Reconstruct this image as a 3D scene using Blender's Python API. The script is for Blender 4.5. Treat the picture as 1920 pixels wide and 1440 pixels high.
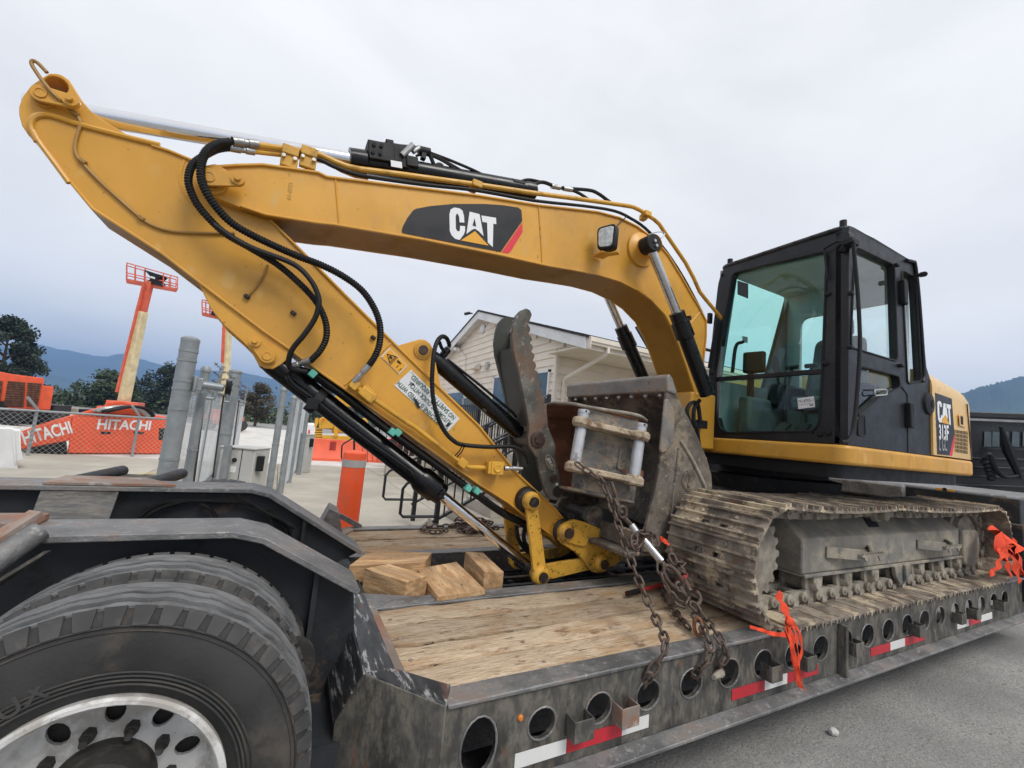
import bpy, bmesh, math, random
from mathutils import Vector, Matrix
random.seed(7)
for o in list(bpy.data.objects): bpy.data.objects.remove(o)
S = bpy.context.scene
COL = S.collection
R = math.radians
# ---------------------------------------------------------------- camera
F, CAM, YAW, PITCH, ROLL = 813.7, Vector((-4.405, -2.825, 1.607)), 0.482, 0.114, 0.090
_f = Vector((math.sin(YAW)*math.cos(PITCH), math.cos(YAW)*math.cos(PITCH), math.sin(PITCH)))
_r = Vector((math.cos(YAW), -math.sin(YAW), 0)); _u = _r.cross(_f)
_c, _s = math.cos(ROLL), math.sin(ROLL)
_r, _u = _c*_r + _s*_u, -_s*_r + _c*_u
cd = bpy.data.cameras.new('camera'); cam = bpy.data.objects.new('camera', cd); COL.objects.link(cam)
cd.sensor_fit = 'HORIZONTAL'; cd.sensor_width = 36; cd.lens = 36*F/1920
cd.clip_start = 0.05; cd.clip_end = 20000
m = Matrix((( _r.x, _u.x, -_f.x, CAM.x), (_r.y, _u.y, -_f.y, CAM.y), (_r.z, _u.z, -_f.z, CAM.z), (0, 0, 0, 1)))
cam.matrix_world = m
S.camera = cam
# ---------------------------------------------------------------- sky, sun, exposure
SUN_EL, SUN_AZ = 50, 165          # azimuth of the sun, degrees clockwise from +Y
w = bpy.data.worlds.new('World'); S.world = w; w.use_nodes = True
nt = w.node_tree; N = nt.nodes; L = nt.links; N.clear()
out = N.new('ShaderNodeOutputWorld')
sky = N.new('ShaderNodeTexSky'); sky.sky_type = 'NISHITA'; sky.sun_disc = False
sky.sun_elevation = R(SUN_EL); sky.sun_rotation = R(SUN_AZ)
b1 = N.new('ShaderNodeBackground'); b1.inputs[1].default_value = 0.10; L.new(sky.outputs[0], b1.inputs[0])
tc = N.new('ShaderNodeTexCoord'); mp = N.new('ShaderNodeMapping'); mp.inputs['Scale'].default_value = (1, 1, 2.2)
L.new(tc.outputs['Generated'], mp.inputs[0])
nz = N.new('ShaderNodeTexNoise'); nz.inputs['Scale'].default_value = 2.1; nz.inputs['Detail'].default_value = 5
nz.inputs['Roughness'].default_value = .52; nz.inputs['Distortion'].default_value = .4
L.new(mp.outputs[0], nz.inputs['Vector'])
cr = N.new('ShaderNodeValToRGB')
cr.color_ramp.elements[0].position = .33; cr.color_ramp.elements[0].color = (.685, .69, .70, 1)
cr.color_ramp.elements[1].position = .68; cr.color_ramp.elements[1].color = (.81, .808, .808, 1)
L.new(nz.outputs[0], cr.inputs[0])
b2 = N.new('ShaderNodeBackground'); b2.inputs[1].default_value = 0.93; L.new(cr.outputs[0], b2.inputs[0])
mx = N.new('ShaderNodeMixShader'); mx.inputs[0].default_value = .96
L.new(b1.outputs[0], mx.inputs[1]); L.new(b2.outputs[0], mx.inputs[2]); L.new(mx.outputs[0], out.inputs[0])
sd = bpy.data.lights.new('sun', 'SUN'); sd.energy = 1.5; sd.angle = R(25); sd.color = (1, .97, .92)
so = bpy.data.objects.new('sun', sd); COL.objects.link(so)
sdir = Vector((math.sin(R(SUN_AZ))*math.cos(R(SUN_EL)), math.cos(R(SUN_AZ))*math.cos(R(SUN_EL)), math.sin(R(SUN_EL))))
so.rotation_euler = sdir.to_track_quat('Z', 'Y').to_euler(); so.location = (0, -5, 30)
S.view_settings.view_transform = 'Standard'; S.view_settings.look = 'None'
S.view_settings.exposure = 0.58; S.view_settings.gamma = 1; S.view_settings.use_curve_mapping = False

S.cycles.max_bounces = 7; S.cycles.diffuse_bounces = 3; S.cycles.glossy_bounces = 3; S.cycles.transparent_max_bounces = 10; S.cycles.volume_bounces = 0

# ---------------------------------------------------------------- helpers
def ray(x, y): return _r*((x-960)/F) - _u*((y-720)/F) + _f
def U(x, y, Y): d = ray(x, y); return CAM + d*((Y-CAM.y)/d.y)
def UZ(x, y, Z): d = ray(x, y); return CAM + d*((Z-CAM.z)/d.z)
def UX(x, y, X): d = ray(x, y); return CAM + d*((X-CAM.x)/d.x)
def UL(pts, Y): return [U(x, y, Y) for x, y in pts]
V = Vector
_cols = {}

def obj(name, me, mat=None, parent=None, smooth=True, bevel=0, bseg=2, angle=35):
    """links a mesh (or MB) as ONE object; parts keep world coordinates"""
    if isinstance(me, MB): me = me.mesh(name)
    if mat is not None and not me.materials: me.materials.append(MT[mat] if isinstance(mat, str) else mat)
    if smooth:
        me.polygons.foreach_set('use_smooth', [True]*len(me.polygons))
        me.set_sharp_from_angle(angle=R(angle))
    o = bpy.data.objects.new(name, me); COL.objects.link(o)
    if parent is not None: attach(o, parent)
    if bevel:
        b = o.modifiers.new('bevel', 'BEVEL'); b.width = bevel; b.segments = bseg
        b.limit_method = 'ANGLE'; b.angle_limit = R(38); b.harden_normals = False
    return o
_org = {}
def attach(o, parent):
    o.parent = parent
    o.matrix_parent_inverse = Matrix.Translation(-_org.get(parent.name, V((0, 0, 0))))
def thing(name, label, cat, loc, group=None):
    e = bpy.data.objects.new(name, None); COL.objects.link(e); e.location = loc; e.empty_display_size = .2
    _org[e.name] = V(loc); tag(e, label, cat, group); return e
def tag(o, label, cat, group=None):
    o['label'] = label; o['category'] = cat
    if group: o['group'] = group
    return o
def struct(o): o['kind'] = 'structure'; return o
def copyobj(o, parent=None, mw=None):
    c = o.copy(); COL.objects.link(c)
    if parent is not None: attach(c, parent)
    if mw is not None: c.matrix_local = mw
    return c

def catmull(pts, n=6):
    P = [V(p) for p in pts]; P = [2*P[0]-P[1]] + P + [2*P[-1]-P[-2]]; o = []
    for i in range(1, len(P)-2):
        a, b, c, d = P[i-1:i+3]
        for k in range(n):
            t = k/n
            o.append(.5*((2*b) + (c-a)*t + (2*a-5*b+4*c-d)*t*t + (-a+3*b-3*c+d)*t**3))
    o.append(P[-2]); return o
def resample(P, step):
    o = [P[0]]; acc = 0
    for a, b in zip(P, P[1:]):
        l = (b-a).length
        if l == 0: continue
        t = step-acc
        while t <= l:
            o.append(a.lerp(b, t/l)); t += step
        acc = l-(t-step)
    return o

class MB:
    def __init__(s): s.v = []; s.f = []
    def add(s, vs, fs):
        n = len(s.v); s.v += [tuple(v) for v in vs]; s.f += [tuple(n+i for i in f) for f in fs]; return s
    def prism(s, pts, vec):
        n = len(pts); a = [V(p) for p in pts]; b = [p+V(vec) for p in a]
        return s.add(a+b, [tuple(range(n-1, -1, -1)), tuple(range(n, 2*n))] + [(i, (i+1) % n, n+(i+1) % n, n+i) for i in range(n)])
    def prismY(s, pts, y1):
        n = len(pts); a = [V(p) for p in pts]; b = [V((p.x, y1, p.z)) for p in a]
        return s.add(a+b, [tuple(range(n-1, -1, -1)), tuple(range(n, 2*n))] + [(i, (i+1) % n, n+(i+1) % n, n+i) for i in range(n)])
    def sheet(s, pts): return s.add(pts, [tuple(range(len(pts)))])
    def box(s, c, d, M=None):
        x, y, z = d[0]/2, d[1]/2, d[2]/2; c = V(c)
        vs = [V((i, j, k)) for i in (-x, x) for j in (-y, y) for k in (-z, z)]
        if M is not None: vs = [M @ q for q in vs]
        return s.add([c+q for q in vs], [(0, 1, 3, 2), (4, 6, 7, 5), (0, 4, 5, 1), (2, 3, 7, 6), (0, 2, 6, 4), (1, 5, 7, 3)])
    def bb(s, x0, x1, y0, y1, z0, z1): return s.box(((x0+x1)/2, (y0+y1)/2, (z0+z1)/2), (abs(x1-x0), abs(y1-y0), abs(z1-z0)))
    def bar(s, p, q, w, h, up=(0, 0, 1)):
        """box from p to q, w across, h along up"""
        p, q = V(p), V(q); d = (q-p).normalized(); u = V(up); sd_ = d.cross(u).normalized(); u = sd_.cross(d).normalized()
        vs = [e+sd_*a*w/2+u*b*h/2 for e in (p, q) for a in (-1, 1) for b in (-1, 1)]
        return s.add(vs, [(0, 1, 3, 2), (4, 6, 7, 5), (0, 4, 5, 1), (2, 3, 7, 6), (0, 2, 6, 4), (1, 5, 7, 3)])
    def ring(s, c, d, r, seg):
        d = V(d).normalized(); a = d.orthogonal().normalized(); b = d.cross(a)
        return [V(c)+a*r*math.cos(2*math.pi*i/seg)+b*r*math.sin(2*math.pi*i/seg) for i in range(seg)]
    def cyl(s, p, q, r, r2=None, seg=20):
        r2 = r if r2 is None else r2; d = V(q)-V(p)
        A = s.ring(p, d, r, seg); B = s.ring(q, d, r2, seg)
        return s.add(A+B, [tuple(range(seg-1, -1, -1)), tuple(range(seg, 2*seg))] + [(i, (i+1) % seg, seg+(i+1) % seg, seg+i) for i in range(seg)])
    def lathe(s, p, axis, prof, seg=32, closed=False):
        """prof: list of (distance along axis, radius)"""
        ax = V(axis).normalized(); n = len(prof); vs = []
        for t, r in prof: vs += s.ring(V(p)+ax*t, ax, max(r, 1e-4), seg)
        fs = []
        for k in range(n-1 if not closed else n):
            k2 = (k+1) % n
            fs += [(k*seg+i, k*seg+(i+1) % seg, k2*seg+(i+1) % seg, k2*seg+i) for i in range(seg)]
        return s.add(vs, fs)
    def tube(s, P, r, seg=8, closed=False, rf=None):
        P = [V(p) for p in P]; n = len(P); vs = []; a = None
        for i, p in enumerate(P):
            if closed: t = P[(i+1) % n]-P[i-1]
            else: t = P[min(i+1, n-1)]-P[max(i-1, 0)]
            t.normalize()
            if a is None: a = t.orthogonal().normalized()
            else:
                a = a-t*a.dot(t); a = a.normalized() if a.length > 1e-6 else t.orthogonal().normalized()
            b = t.cross(a); rr = r if rf is None else rf(i)
            vs += [p+a*rr*math.cos(2*math.pi*k/seg)+b*rr*math.sin(2*math.pi*k/seg) for k in range(seg)]
        fs = []
        for i in range(n if closed else n-1):
            j = (i+1) % n
            fs += [(i*seg+k, i*seg+(k+1) % seg, j*seg+(k+1) % seg, j*seg+k) for k in range(seg)]
        if not closed: fs += [tuple(range(seg-1, -1, -1)), tuple((n-1)*seg+k for k in range(seg))]
        return s.add(vs, fs)
    def ribbed(s, P, r, pitch=.013, depth=.12, seg=10):
        Q = resample(catmull(P, 10), pitch/2)
        return s.tube(Q, r, seg, rf=lambda i: r*(1 if i % 2 else 1-depth*1.6))
    def strip(s, P, y0, y1, th):
        """plate following an XZ path, spanning y0..y1, thickness th to the left of travel"""
        P = [V(p) for p in P]; n = len(P); vs = []
        for i, p in enumerate(P):
            t = P[min(i+1, n-1)]-P[max(i-1, 0)]; t.y = 0; t.normalize(); nn = V((-t.z, 0, t.x))
            q = p+nn*th
            vs += [V((p.x, y0, p.z)), V((p.x, y1, p.z)), V((q.x, y1, q.z)), V((q.x, y0, q.z))]
        fs = [(0, 1, 2, 3), tuple((n-1)*4+k for k in (3, 2, 1, 0))]
        for i in range(n-1):
            fs += [(i*4+k, i*4+(k+1) % 4, i*4+4+(k+1) % 4, i*4+4+k) for k in range(4)]
        return s.add(vs, fs)
    def link(s, p1, r1, p2, r2, y1, seg=20):
        """hull of two discs in XZ at p.y extruded to y1"""
        p1, p2 = V(p1), V(p2); d = p2-p1; d.y = 0; a0 = math.atan2(d.z, d.x); D = d.length
        al = math.acos(max(-1, min(1, (r1-r2)/D))); o = []
        for i in range(seg+1):
            a = a0+al+(2*math.pi-2*al)*i/seg; o.append(V((p1.x+r1*math.cos(a), p1.y, p1.z+r1*math.sin(a))))
        for i in range(seg+1):
            a = a0-al+(2*al)*i/seg; o.append(V((p2.x+r2*math.cos(a), p1.y, p2.z+r2*math.sin(a))))
        return s.prismY(o, y1)
    def mesh(s, name, recalc=True):
        me = bpy.data.meshes.new(name); me.from_pydata(s.v, [], s.f)
        if recalc:
            b = bmesh.new(); b.from_mesh(me); bmesh.ops.recalc_face_normals(b, faces=b.faces); b.to_mesh(me); b.free()
        me.update(); return me

def plate(outer, holes, vec, name='plate'):
    """planar plate with real holes, extruded by vec -> MB"""
    bm = bmesh.new(); es = []
    for lp in [outer]+holes:
        vs = [bm.verts.new(p) for p in lp]
        es += [bm.edges.new((vs[i], vs[(i+1) % len(vs)])) for i in range(len(vs))]
    bmesh.ops.triangle_fill(bm, use_beauty=True, use_dissolve=False, edges=es, normal=V(vec).normalized())
    bm.verts.index_update(); bm.verts.ensure_lookup_table()
    vs = [v.co.copy() for v in bm.verts]; fs = [[v.index for v in f.verts] for f in bm.faces]; bm.free()
    n = len(vs); mb = MB(); F2 = [tuple(f) for f in fs]+[tuple(n+i for i in reversed(f)) for f in fs]
    k = 0
    for lp in [outer]+holes:
        m_ = len(lp); F2 += [(k+i, k+(i+1) % m_, n+k+(i+1) % m_, n+k+i) for i in range(m_)]; k += m_
    return mb.add(vs+[v+V(vec) for v in vs], F2)
def ell(c, ax, ay, a, b, n=20): return [V(c)+V(ax)*a*math.cos(2*math.pi*i/n)+V(ay)*b*math.sin(2*math.pi*i/n) for i in range(n)]
def quadlerp(q, u, v):
    """bilinear point in quad q = TL, TR, BR, BL"""
    return (q[0]*(1-u)+q[1]*u)*(1-v)+(q[3]*(1-u)+q[2]*u)*v
def round_poly(pts, r, n=4):
    o = []; m_ = len(pts)
    for i in range(m_):
        a, b, c = V(pts[i-1]), V(pts[i]), V(pts[(i+1) % m_]); d1 = (a-b); d2 = (c-b)
        rr = min(r, d1.length*.45, d2.length*.45); p, q = b+d1.normalized()*rr, b+d2.normalized()*rr
        for k in range(n+1):
            t = k/n; o.append((1-t)**2*p+2*t*(1-t)*b+t*t*q)
    return o
def text_mesh(body, org, ux, uy, name='lettering', width=None, bold=0.0, height=1.0, spacing=1.0, depth=0):
    """built-in font laid on a surface: org + x*ux + y*uy, cap height = height along uy, optional total width along ux"""
    cu = bpy.data.curves.new(name, 'FONT'); cu.body = body; cu.offset = bold; cu.space_character = spacing; cu.resolution_u = 3
    o = bpy.data.objects.new(name, cu); COL.objects.link(o)
    dg = bpy.context.evaluated_depsgraph_get(); me = bpy.data.meshes.new_from_object(o.evaluated_get(dg)); bpy.data.objects.remove(o)
    xs = [v.co.x for v in me.vertices]; sx = 1/.7
    if width and xs: sx = width/(max(xs)-min(xs)); x0 = min(xs)
    else: x0 = 0; sx = height/.7
    sy = height/.7; ux, uy = V(ux).normalized(), V(uy).normalized()
    for v in me.vertices: v.co = V(org)+ux*((v.co.x-x0)*sx)+uy*(v.co.y*sy)
    me.name = name; me.materials.clear(); return me
# ---------------------------------------------------------------- materials
MT = {}
def mat(name, col, rough=.5, metal=0., var=.12, vs=2.5, dirt=None, ds=4., dt=(.52, .66), da=.8, drough=.9, d2=None, d2s=9., d2t=(.58, .68), d2a=.9,
        bump=0., bs=80., st=(1, 1, 1), spec=.5, coat=0., trans=0., rv=.1, rnd=True, speck=None, zs=None, emit=None):
    m = bpy.data.materials.new(name); m.use_nodes = True; nt = m.node_tree; N = nt.nodes; L = nt.links
    b = N['Principled BSDF']; b.inputs['Metallic'].default_value = metal; b.inputs['Specular IOR Level'].default_value = spec
    b.inputs['Coat Weight'].default_value = coat; b.inputs['Coat Roughness'].default_value = .15
    tc = N.new('ShaderNodeTexCoord'); mp = N.new('ShaderNodeMapping'); mp.inputs['Scale'].default_value = st
    L.new(tc.outputs['Object'], mp.inputs[0])
    oi = N.new('ShaderNodeObjectInfo'); sc = N.new('ShaderNodeVectorMath'); sc.operation = 'SCALE'; sc.inputs[0].default_value = (13.7, 7.3, 5.1)
    L.new(oi.outputs['Random'], sc.inputs['Scale']); ad = N.new('ShaderNodeVectorMath'); L.new(mp.outputs[0], ad.inputs[0]); L.new(sc.outputs[0], ad.inputs[1])
    vec = ad.outputs[0]
    def noise(s, det=4, ro=.6):
        n = N.new('ShaderNodeTexNoise'); n.inputs['Scale'].default_value = s; n.inputs['Detail'].default_value = det; n.inputs['Roughness'].default_value = ro
        L.new(vec, n.inputs['Vector']); return n.outputs[0]
    def ramp(x, a, c):
        r = N.new('ShaderNodeMapRange'); r.interpolation_type = 'SMOOTHSTEP'; L.new(x, r.inputs[0]); r.inputs[1].default_value = a; r.inputs[2].default_value = c
        return r.outputs[0]
    def mixc(f, a, c, amt=1, mode='MIX'):
        x = N.new('ShaderNodeMix'); x.data_type = 'RGBA'; x.blend_type = mode
        if amt != 1:
            k = N.new('ShaderNodeMath'); k.operation = 'MULTIPLY'; k.inputs[1].default_value = amt; L.new(f, k.inputs[0]); f = k.outputs[0]
        L.new(f, x.inputs[0])
        for s_, i in ((a, 6), (c, 7)):
            if isinstance(s_, tuple): x.inputs[i].default_value = (*s_[:3], 1)
            else: L.new(s_, x.inputs[i])
        return x.outputs[2], f
    n0 = noise(vs, 4)
    dk = tuple(c*(1-var*1.6) for c in col); lt = tuple(min(1, c*(1+var)) for c in col)
    c, _ = mixc(ramp(n0, .3, .72), dk, lt)
    rf = None
    if dirt:
        c, rf = mixc(ramp(noise(ds, 5, .68), *dt), c, dirt, da)
    if d2:
        c, rf2 = mixc(ramp(noise(d2s, 5, .7), *d2t), c, d2, d2a)
    if speck:
        vo = N.new('ShaderNodeTexNoise'); vo.inputs['Scale'].default_value = speck[1]; vo.inputs['Detail'].default_value = 2; L.new(vec, vo.inputs['Vector'])
        c, _ = mixc(ramp(vo.outputs[0], speck[2], speck[3]), c, speck[0], .9)
    L.new(c, b.inputs['Base Color'])
    rr = N.new('ShaderNodeMapRange'); L.new(noise(vs*4, 4), rr.inputs[0]); rr.inputs[1].default_value = .3; rr.inputs[2].default_value = .7
    rr.inputs[3].default_value = max(.02, rough-rv); rr.inputs[4].default_value = min(1, rough+rv)
    if rf is not None:
        mr = N.new('ShaderNodeMix'); L.new(rf, mr.inputs[0]); L.new(rr.outputs[0], mr.inputs[2]); mr.inputs[3].default_value = drough
        L.new(mr.outputs[0], b.inputs['Roughness'])
        if metal > 0:
            mm = N.new('ShaderNodeMath'); mm.operation = 'MULTIPLY_ADD'; L.new(rf, mm.inputs[0]); mm.inputs[1].default_value = -metal; mm.inputs[2].default_value = metal; L.new(mm.outputs[0], b.inputs['Metallic'])
    else: L.new(rr.outputs[0], b.inputs['Roughness'])
    if bump:
        bp = N.new('ShaderNodeBump'); bp.inputs['Strength'].default_value = bump; bp.inputs['Distance'].default_value = .01
        L.new(noise(bs, 5), bp.inputs['Height']); L.new(bp.outputs[0], b.inputs['Normal'])
    if emit: b.inputs['Emission Color'].default_value = (*emit[0], 1); b.inputs['Emission Strength'].default_value = emit[1]
    MT[name] = m; return m
Y0 = (.62, .315, .046)
mat('yellow', (.67, .335, .042), .36, var=.10, vs=1.1, dirt=(.40, .21, .048), ds=2.6, dt=(.48, .74), da=.55, bump=.06, bs=160, d2=(.11, .06, .025), d2s=34, d2t=(.64, .70), d2a=.7, speck=((.62, .36, .09), 9, .60, .76), st=(1, 1, .7))
mat('yellow_worn', (.68, .37, .045), .45, var=.1, dirt=(.20, .115, .045), ds=8, dt=(.50, .66), da=.75, d2=(.05, .03, .018), d2s=26, d2t=(.56, .63), d2a=.9, bump=.08, bs=150)
mat('yellow_hood', (.76, .47, .14), .34, var=.06, dirt=(.62, .45, .22), ds=2, dt=(.5, .9), da=.4, coat=.2)
mat('yellow_line', (.68, .36, .04), .4, var=.1, dirt=(.25, .135, .03), ds=9, dt=(.5, .66), da=.6)
mat('bronze_line', (.34, .18, .035), .5, var=.12)
mat('black_paint', (.008, .008, .010), .36, var=.2, dirt=(.05, .046, .04), ds=5, dt=(.5, .8), da=.3)
mat('cab_paint', (.013, .014, .017), .42, var=.25, vs=2, dirt=(.085, .08, .072), ds=3, dt=(.45, .85), da=.32, bump=.05, bs=320, spec=.4, speck=((.15, .14, .12), 90, .70, .75))
mat('cylinder_black', (.004, .004, .0045), .25, var=.2, dirt=(.04, .034, .028), ds=6, dt=(.56, .75), da=.45, spec=.4)
mat('cab_mid', (.27, .275, .28), .75, var=.1)
mat('cab_inner', (.10, .105, .11), .7, var=.1)
mat('plastic', (.008, .008, .009), .55, var=.15, bump=.05, bs=300, spec=.35)
mat('seat_fabric', (.12, .125, .13), .9, var=.2)
mat('cab_trim', (.46, .47, .475), .75, var=.1)
mat('rubber_hose', (.006, .006, .0065), .5, var=.2, dirt=(.035, .03, .025), ds=14, dt=(.5, .7), da=.4, spec=.35)
mat('hose_fitting', (.42, .42, .41), .4, .85, var=.15, dirt=(.1, .08, .06), ds=30, da=.5)
mat('chrome', (.78, .78, .8), .09, 1., var=.03, rv=.05, dirt=(.25, .2, .15), ds=11, dt=(.6, .8), da=.25, drough=.5)
mat('rod_worn', (.6, .6, .6), .22, 1., var=.1, dirt=(.3, .26, .2), ds=14, dt=(.5, .7), da=.4, drough=.6)
mat('bolt_zinc', (.5, .5, .48), .4, .8, var=.1)
mat('brown_pin', (.045, .022, .014), .6, var=.2, dirt=(.16, .11, .07), ds=18, da=.6)
mat('grease', (.014, .011, .009), .5, var=.3, dirt=(.07, .05, .035), ds=15, da=.7, bump=.4, bs=60)
mat('bucket_steel', (.155, .132, .108), .6, .12, var=.32, vs=5, dirt=(.29, .23, .16), ds=4, dt=(.47, .64), da=.75, d2=(.065, .05, .04), d2s=9, d2t=(.52, .64), d2a=.8, bump=.4, bs=45, speck=((.33, .27, .20), 40, .62, .70))
mat('bucket_edge', (.27, .25, .225), .5, .3, var=.2, vs=6, dirt=(.26, .19, .13), ds=6, dt=(.47, .6), da=.8, d2=(.12, .1, .085), d2s=14, bump=.3, bs=60)
mat('thumb_steel', (.125, .118, .10), .55, .2, var=.35, vs=6, dirt=(.155, .085, .05), ds=4.2, dt=(.46, .62), da=.75, d2=(.34, .295, .23), d2s=26, d2t=(.56, .68), d2a=.7, bump=.35, bs=70, st=(1, 1, .8))
mat('thumb_dark', (.075, .078, .068), .5, .2, var=.2, dirt=(.13, .10, .07), ds=6, da=.5)
mat('rust', (.24, .095, .045), .92, var=.3, vs=6, dirt=(.12, .052, .03), ds=9, da=.7, d2=(.33, .17, .09), d2s=18, bump=.6, bs=55)
mat('spare_steel', (.19, .18, .16), .7, .1, var=.3, vs=6, dirt=(.38, .31, .215), ds=5, dt=(.43, .60), da=.85, d2=(.05, .055, .06), d2s=8, d2t=(.57, .64), d2a=.8, bump=.45, bs=40, speck=((.30, .13, .07), 22, .62, .70))
mat('mud', (.46, .375, .265), .95, var=.22, vs=9, dirt=(.33, .24, .16), ds=10, da=.6, d2=(.19, .105, .065), d2s=13, d2t=(.50, .60), d2a=.85, bump=1.0, bs=35)
mat('silver_paint', (.52, .53, .54), .42, .4, var=.1, vs=8, dirt=(.22, .18, .14), ds=12, dt=(.54, .62), da=.8)
mat('shoe_steel', (.255, .21, .165), .75, .08, var=.38, vs=8, dirt=(.56, .46, .32), ds=4.5, dt=(.50, .59), da=.85, d2=(.17, .085, .048), d2s=11, d2t=(.54, .63), d2a=.7, bump=.7, bs=40)
mat('track_frame', (.22, .208, .182), .75, var=.22, vs=3, dirt=(.40, .34, .25), ds=4.5, dt=(.42, .66), da=.8, d2=(.085, .095, .105), d2s=5, d2t=(.56, .70), d2a=.7, bump=.3, bs=55)
mat('mud_grey', (.32, .285, .23), .9, var=.25, vs=7, dirt=(.17, .14, .11), ds=12, da=.6, bump=.4, bs=55)
mat('trailer_steel', (.085, .079, .070), .62, .15, var=.35, vs=5, dirt=(.20, .18, .145), ds=13, dt=(.40, .66), da=.7, d2=(.04, .041, .043), d2s=20, d2t=(.50, .64), d2a=.6, bump=.3, bs=60, st=(1.3, 1.3, .6), speck=((.16, .09, .06), 9, .66, .76))
mat('trailer_top', (.21, .208, .205), .5, .3, var=.28, vs=5, dirt=(.19, .12, .085), ds=5, dt=(.52, .66), da=.6, d2=(.40, .39, .365), d2s=30, d2t=(.54, .68), d2a=.65, bump=.4, bs=80, st=(.8, 1, 1))
mat('trailer_black', (.024, .026, .030), .55, .1, var=.25, vs=3, dirt=(.11, .072, .045), ds=3.5, dt=(.55, .64), da=.8, d2=(.008, .008, .009), d2s=5, bump=.12, bs=90)
mat('trailer_worn', (.050, .053, .058), .45, .3, var=.3, vs=4, dirt=(.42, .42, .42), ds=5, dt=(.52, .62), da=.8, d2=(.16, .08, .05), d2s=3.5, d2t=(.58, .68), bump=.15, bs=100, st=(6, 1.2, 9))
mat('rusty_plate', (.28, .225, .19), .75, .1, var=.2, dirt=(.27, .125, .075), ds=6, dt=(.45, .60), da=.8, d2=(.42, .39, .36), d2s=9, bump=.2, bs=80)
mat('wood_block', (.58, .37, .19), .8, var=.25, vs=3, dirt=(.40, .21, .09), ds=5, dt=(.44, .60), da=.75, d2=(.10, .055, .03), d2s=9, d2t=(.61, .66), d2a=.85, bump=.7, bs=24, st=(5, 1, 9))
mat('tyre', (.036, .035, .034), .8, var=.3, vs=4, dirt=(.095, .08, .065), ds=3.5, dt=(.46, .64), da=.75, bump=.25, bs=70)
mat('tyre_lug', (.06, .058, .056), .85, var=.25, vs=8, dirt=(.11, .10, .09), ds=10, da=.6)
mat('tread', (.165, .168, .17), .85, var=.2, vs=8, dirt=(.09, .087, .084), ds=12, da=.7, bump=.4, bs=90)
mat('rim', (.68, .67, .645), .55, 0., var=.12, vs=5, dirt=(.34, .31, .27), ds=6, dt=(.46, .62), da=.8, d2=(.16, .13, .1), d2s=18, d2t=(.60, .68))
mat('hub', (.035, .032, .029), .7, var=.3, dirt=(.1, .085, .07), ds=9, da=.6, bump=.3, bs=60)
mat('white_tape', (.74, .74, .71), .45, var=.06, dirt=(.35, .32, .27), ds=22, dt=(.62, .7), da=.8)
mat('red_tape', (.50, .022, .035), .4, var=.12, dirt=(.25, .08, .06), ds=16, dt=(.6, .75), da=.6)
mat('amber', (.75, .22, .02), .3)
mat('chain_steel', (.125, .095, .078), .55, .5, var=.3, vs=20, dirt=(.13, .065, .038), ds=30, dt=(.5, .62), da=.7, bump=.2, bs=200)
mat('red_paint', (.42, .03, .022), .5, var=.2, dirt=(.08, .05, .04), ds=30, da=.7)
mat('orange_cloth', (.80, .07, .02), .8, var=.15, vs=12, dirt=(.6, .06, .03), ds=20, da=.5)
mat('orange_post', (.88, .10, .022), .5, var=.06, dirt=(.55, .12, .06), ds=4, da=.4)
mat('grey_band', (.42, .42, .41), .5)
mat('barrier_orange', (.82, .13, .06), .6, var=.06)
mat('hitachi', (.80, .10, .028), .45, var=.07, dirt=(.45, .09, .04), ds=2, da=.4)
mat('lift_orange', (.68, .13, .07), .5)
mat('lift_cream', (.66, .56, .33), .5)
mat('white', (.78, .78, .77), .5, var=.04)
mat('white_letters', (.80, .80, .80), .45, var=.02)
mat('decal_black', (.010, .010, .012), .38, var=.05, spec=.4)
mat('decal_red', (.72, .028, .045), .4, var=.03)
mat('decal_yellow', (.80, .38, .02), .4, var=.03)
mat('decal_green', (.02, .10, .06), .5, var=.03)
mat('label_white', (.72, .72, .72), .5, var=.05, dirt=(.35, .3, .26), ds=22, dt=(.62, .7), da=.7)
mat('teal_clip', (.12, .45, .36), .5)
mat('galvanised', (.30, .325, .335), .5, .4, var=.10, vs=6, dirt=(.24, .25, .25), ds=3, da=.4)
mat('wire', (.56, .58, .59), .5, .4, var=.1)
mat('barb', (.10, .075, .06), .7, .3)
mat('rail_dark', (.045, .04, .036), .6, .2)
mat('box_grey', (.50, .50, .48), .55, var=.06, dirt=(.3, .27, .22), ds=5, da=.4)
mat('siding', (.86, .77, .645), .6, var=.05, vs=1.2, dirt=(.68, .58, .46), ds=2.5, da=.35)
mat('trim', (.78, .71, .60), .5, var=.05)
mat('fascia', (.80, .80, .79), .55, var=.06, dirt=(.55, .5, .43), ds=5, dt=(.58, .72), da=.5)
mat('soffit', (.70, .63, .52), .6, var=.04)
mat('shingle', (.045, .042, .042), .9, var=.3, vs=8, bump=.5, bs=90)
mat('rail_black', (.012, .013, .015), .42, var=.15)
mat('concrete', (.46, .425, .36), .9, var=.13, vs=.7, dirt=(.36, .315, .25), ds=1.6, dt=(.42, .72), da=.55, bump=.3, bs=50, speck=((.31, .285, .24), 70, .60, .72))
mat('gravel', (.66, .64, .60), .95, var=.12, vs=1.5, dirt=(.5, .47, .42), ds=5, da=.5, bump=.4, bs=60)
mat('yellow_marking', (.68, .48, .10), .8, var=.15, dirt=(.45, .41, .33), ds=9, da=.6)
mat('dozer', (.72, .40, .035), .5, var=.06)
mat('dark', (.012, .012, .013), .8)
mat('bark', (.07, .05, .035), .9, var=.2)
mat('leaf', (.050, .075, .030), .7, var=.45, vs=1.0)
mat('leaf_dark', (.022, .038, .022), .75, var=.4, vs=1.0)
mat('leaf_brown', (.075, .062, .03), .75, var=.4, vs=1.0)
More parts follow.
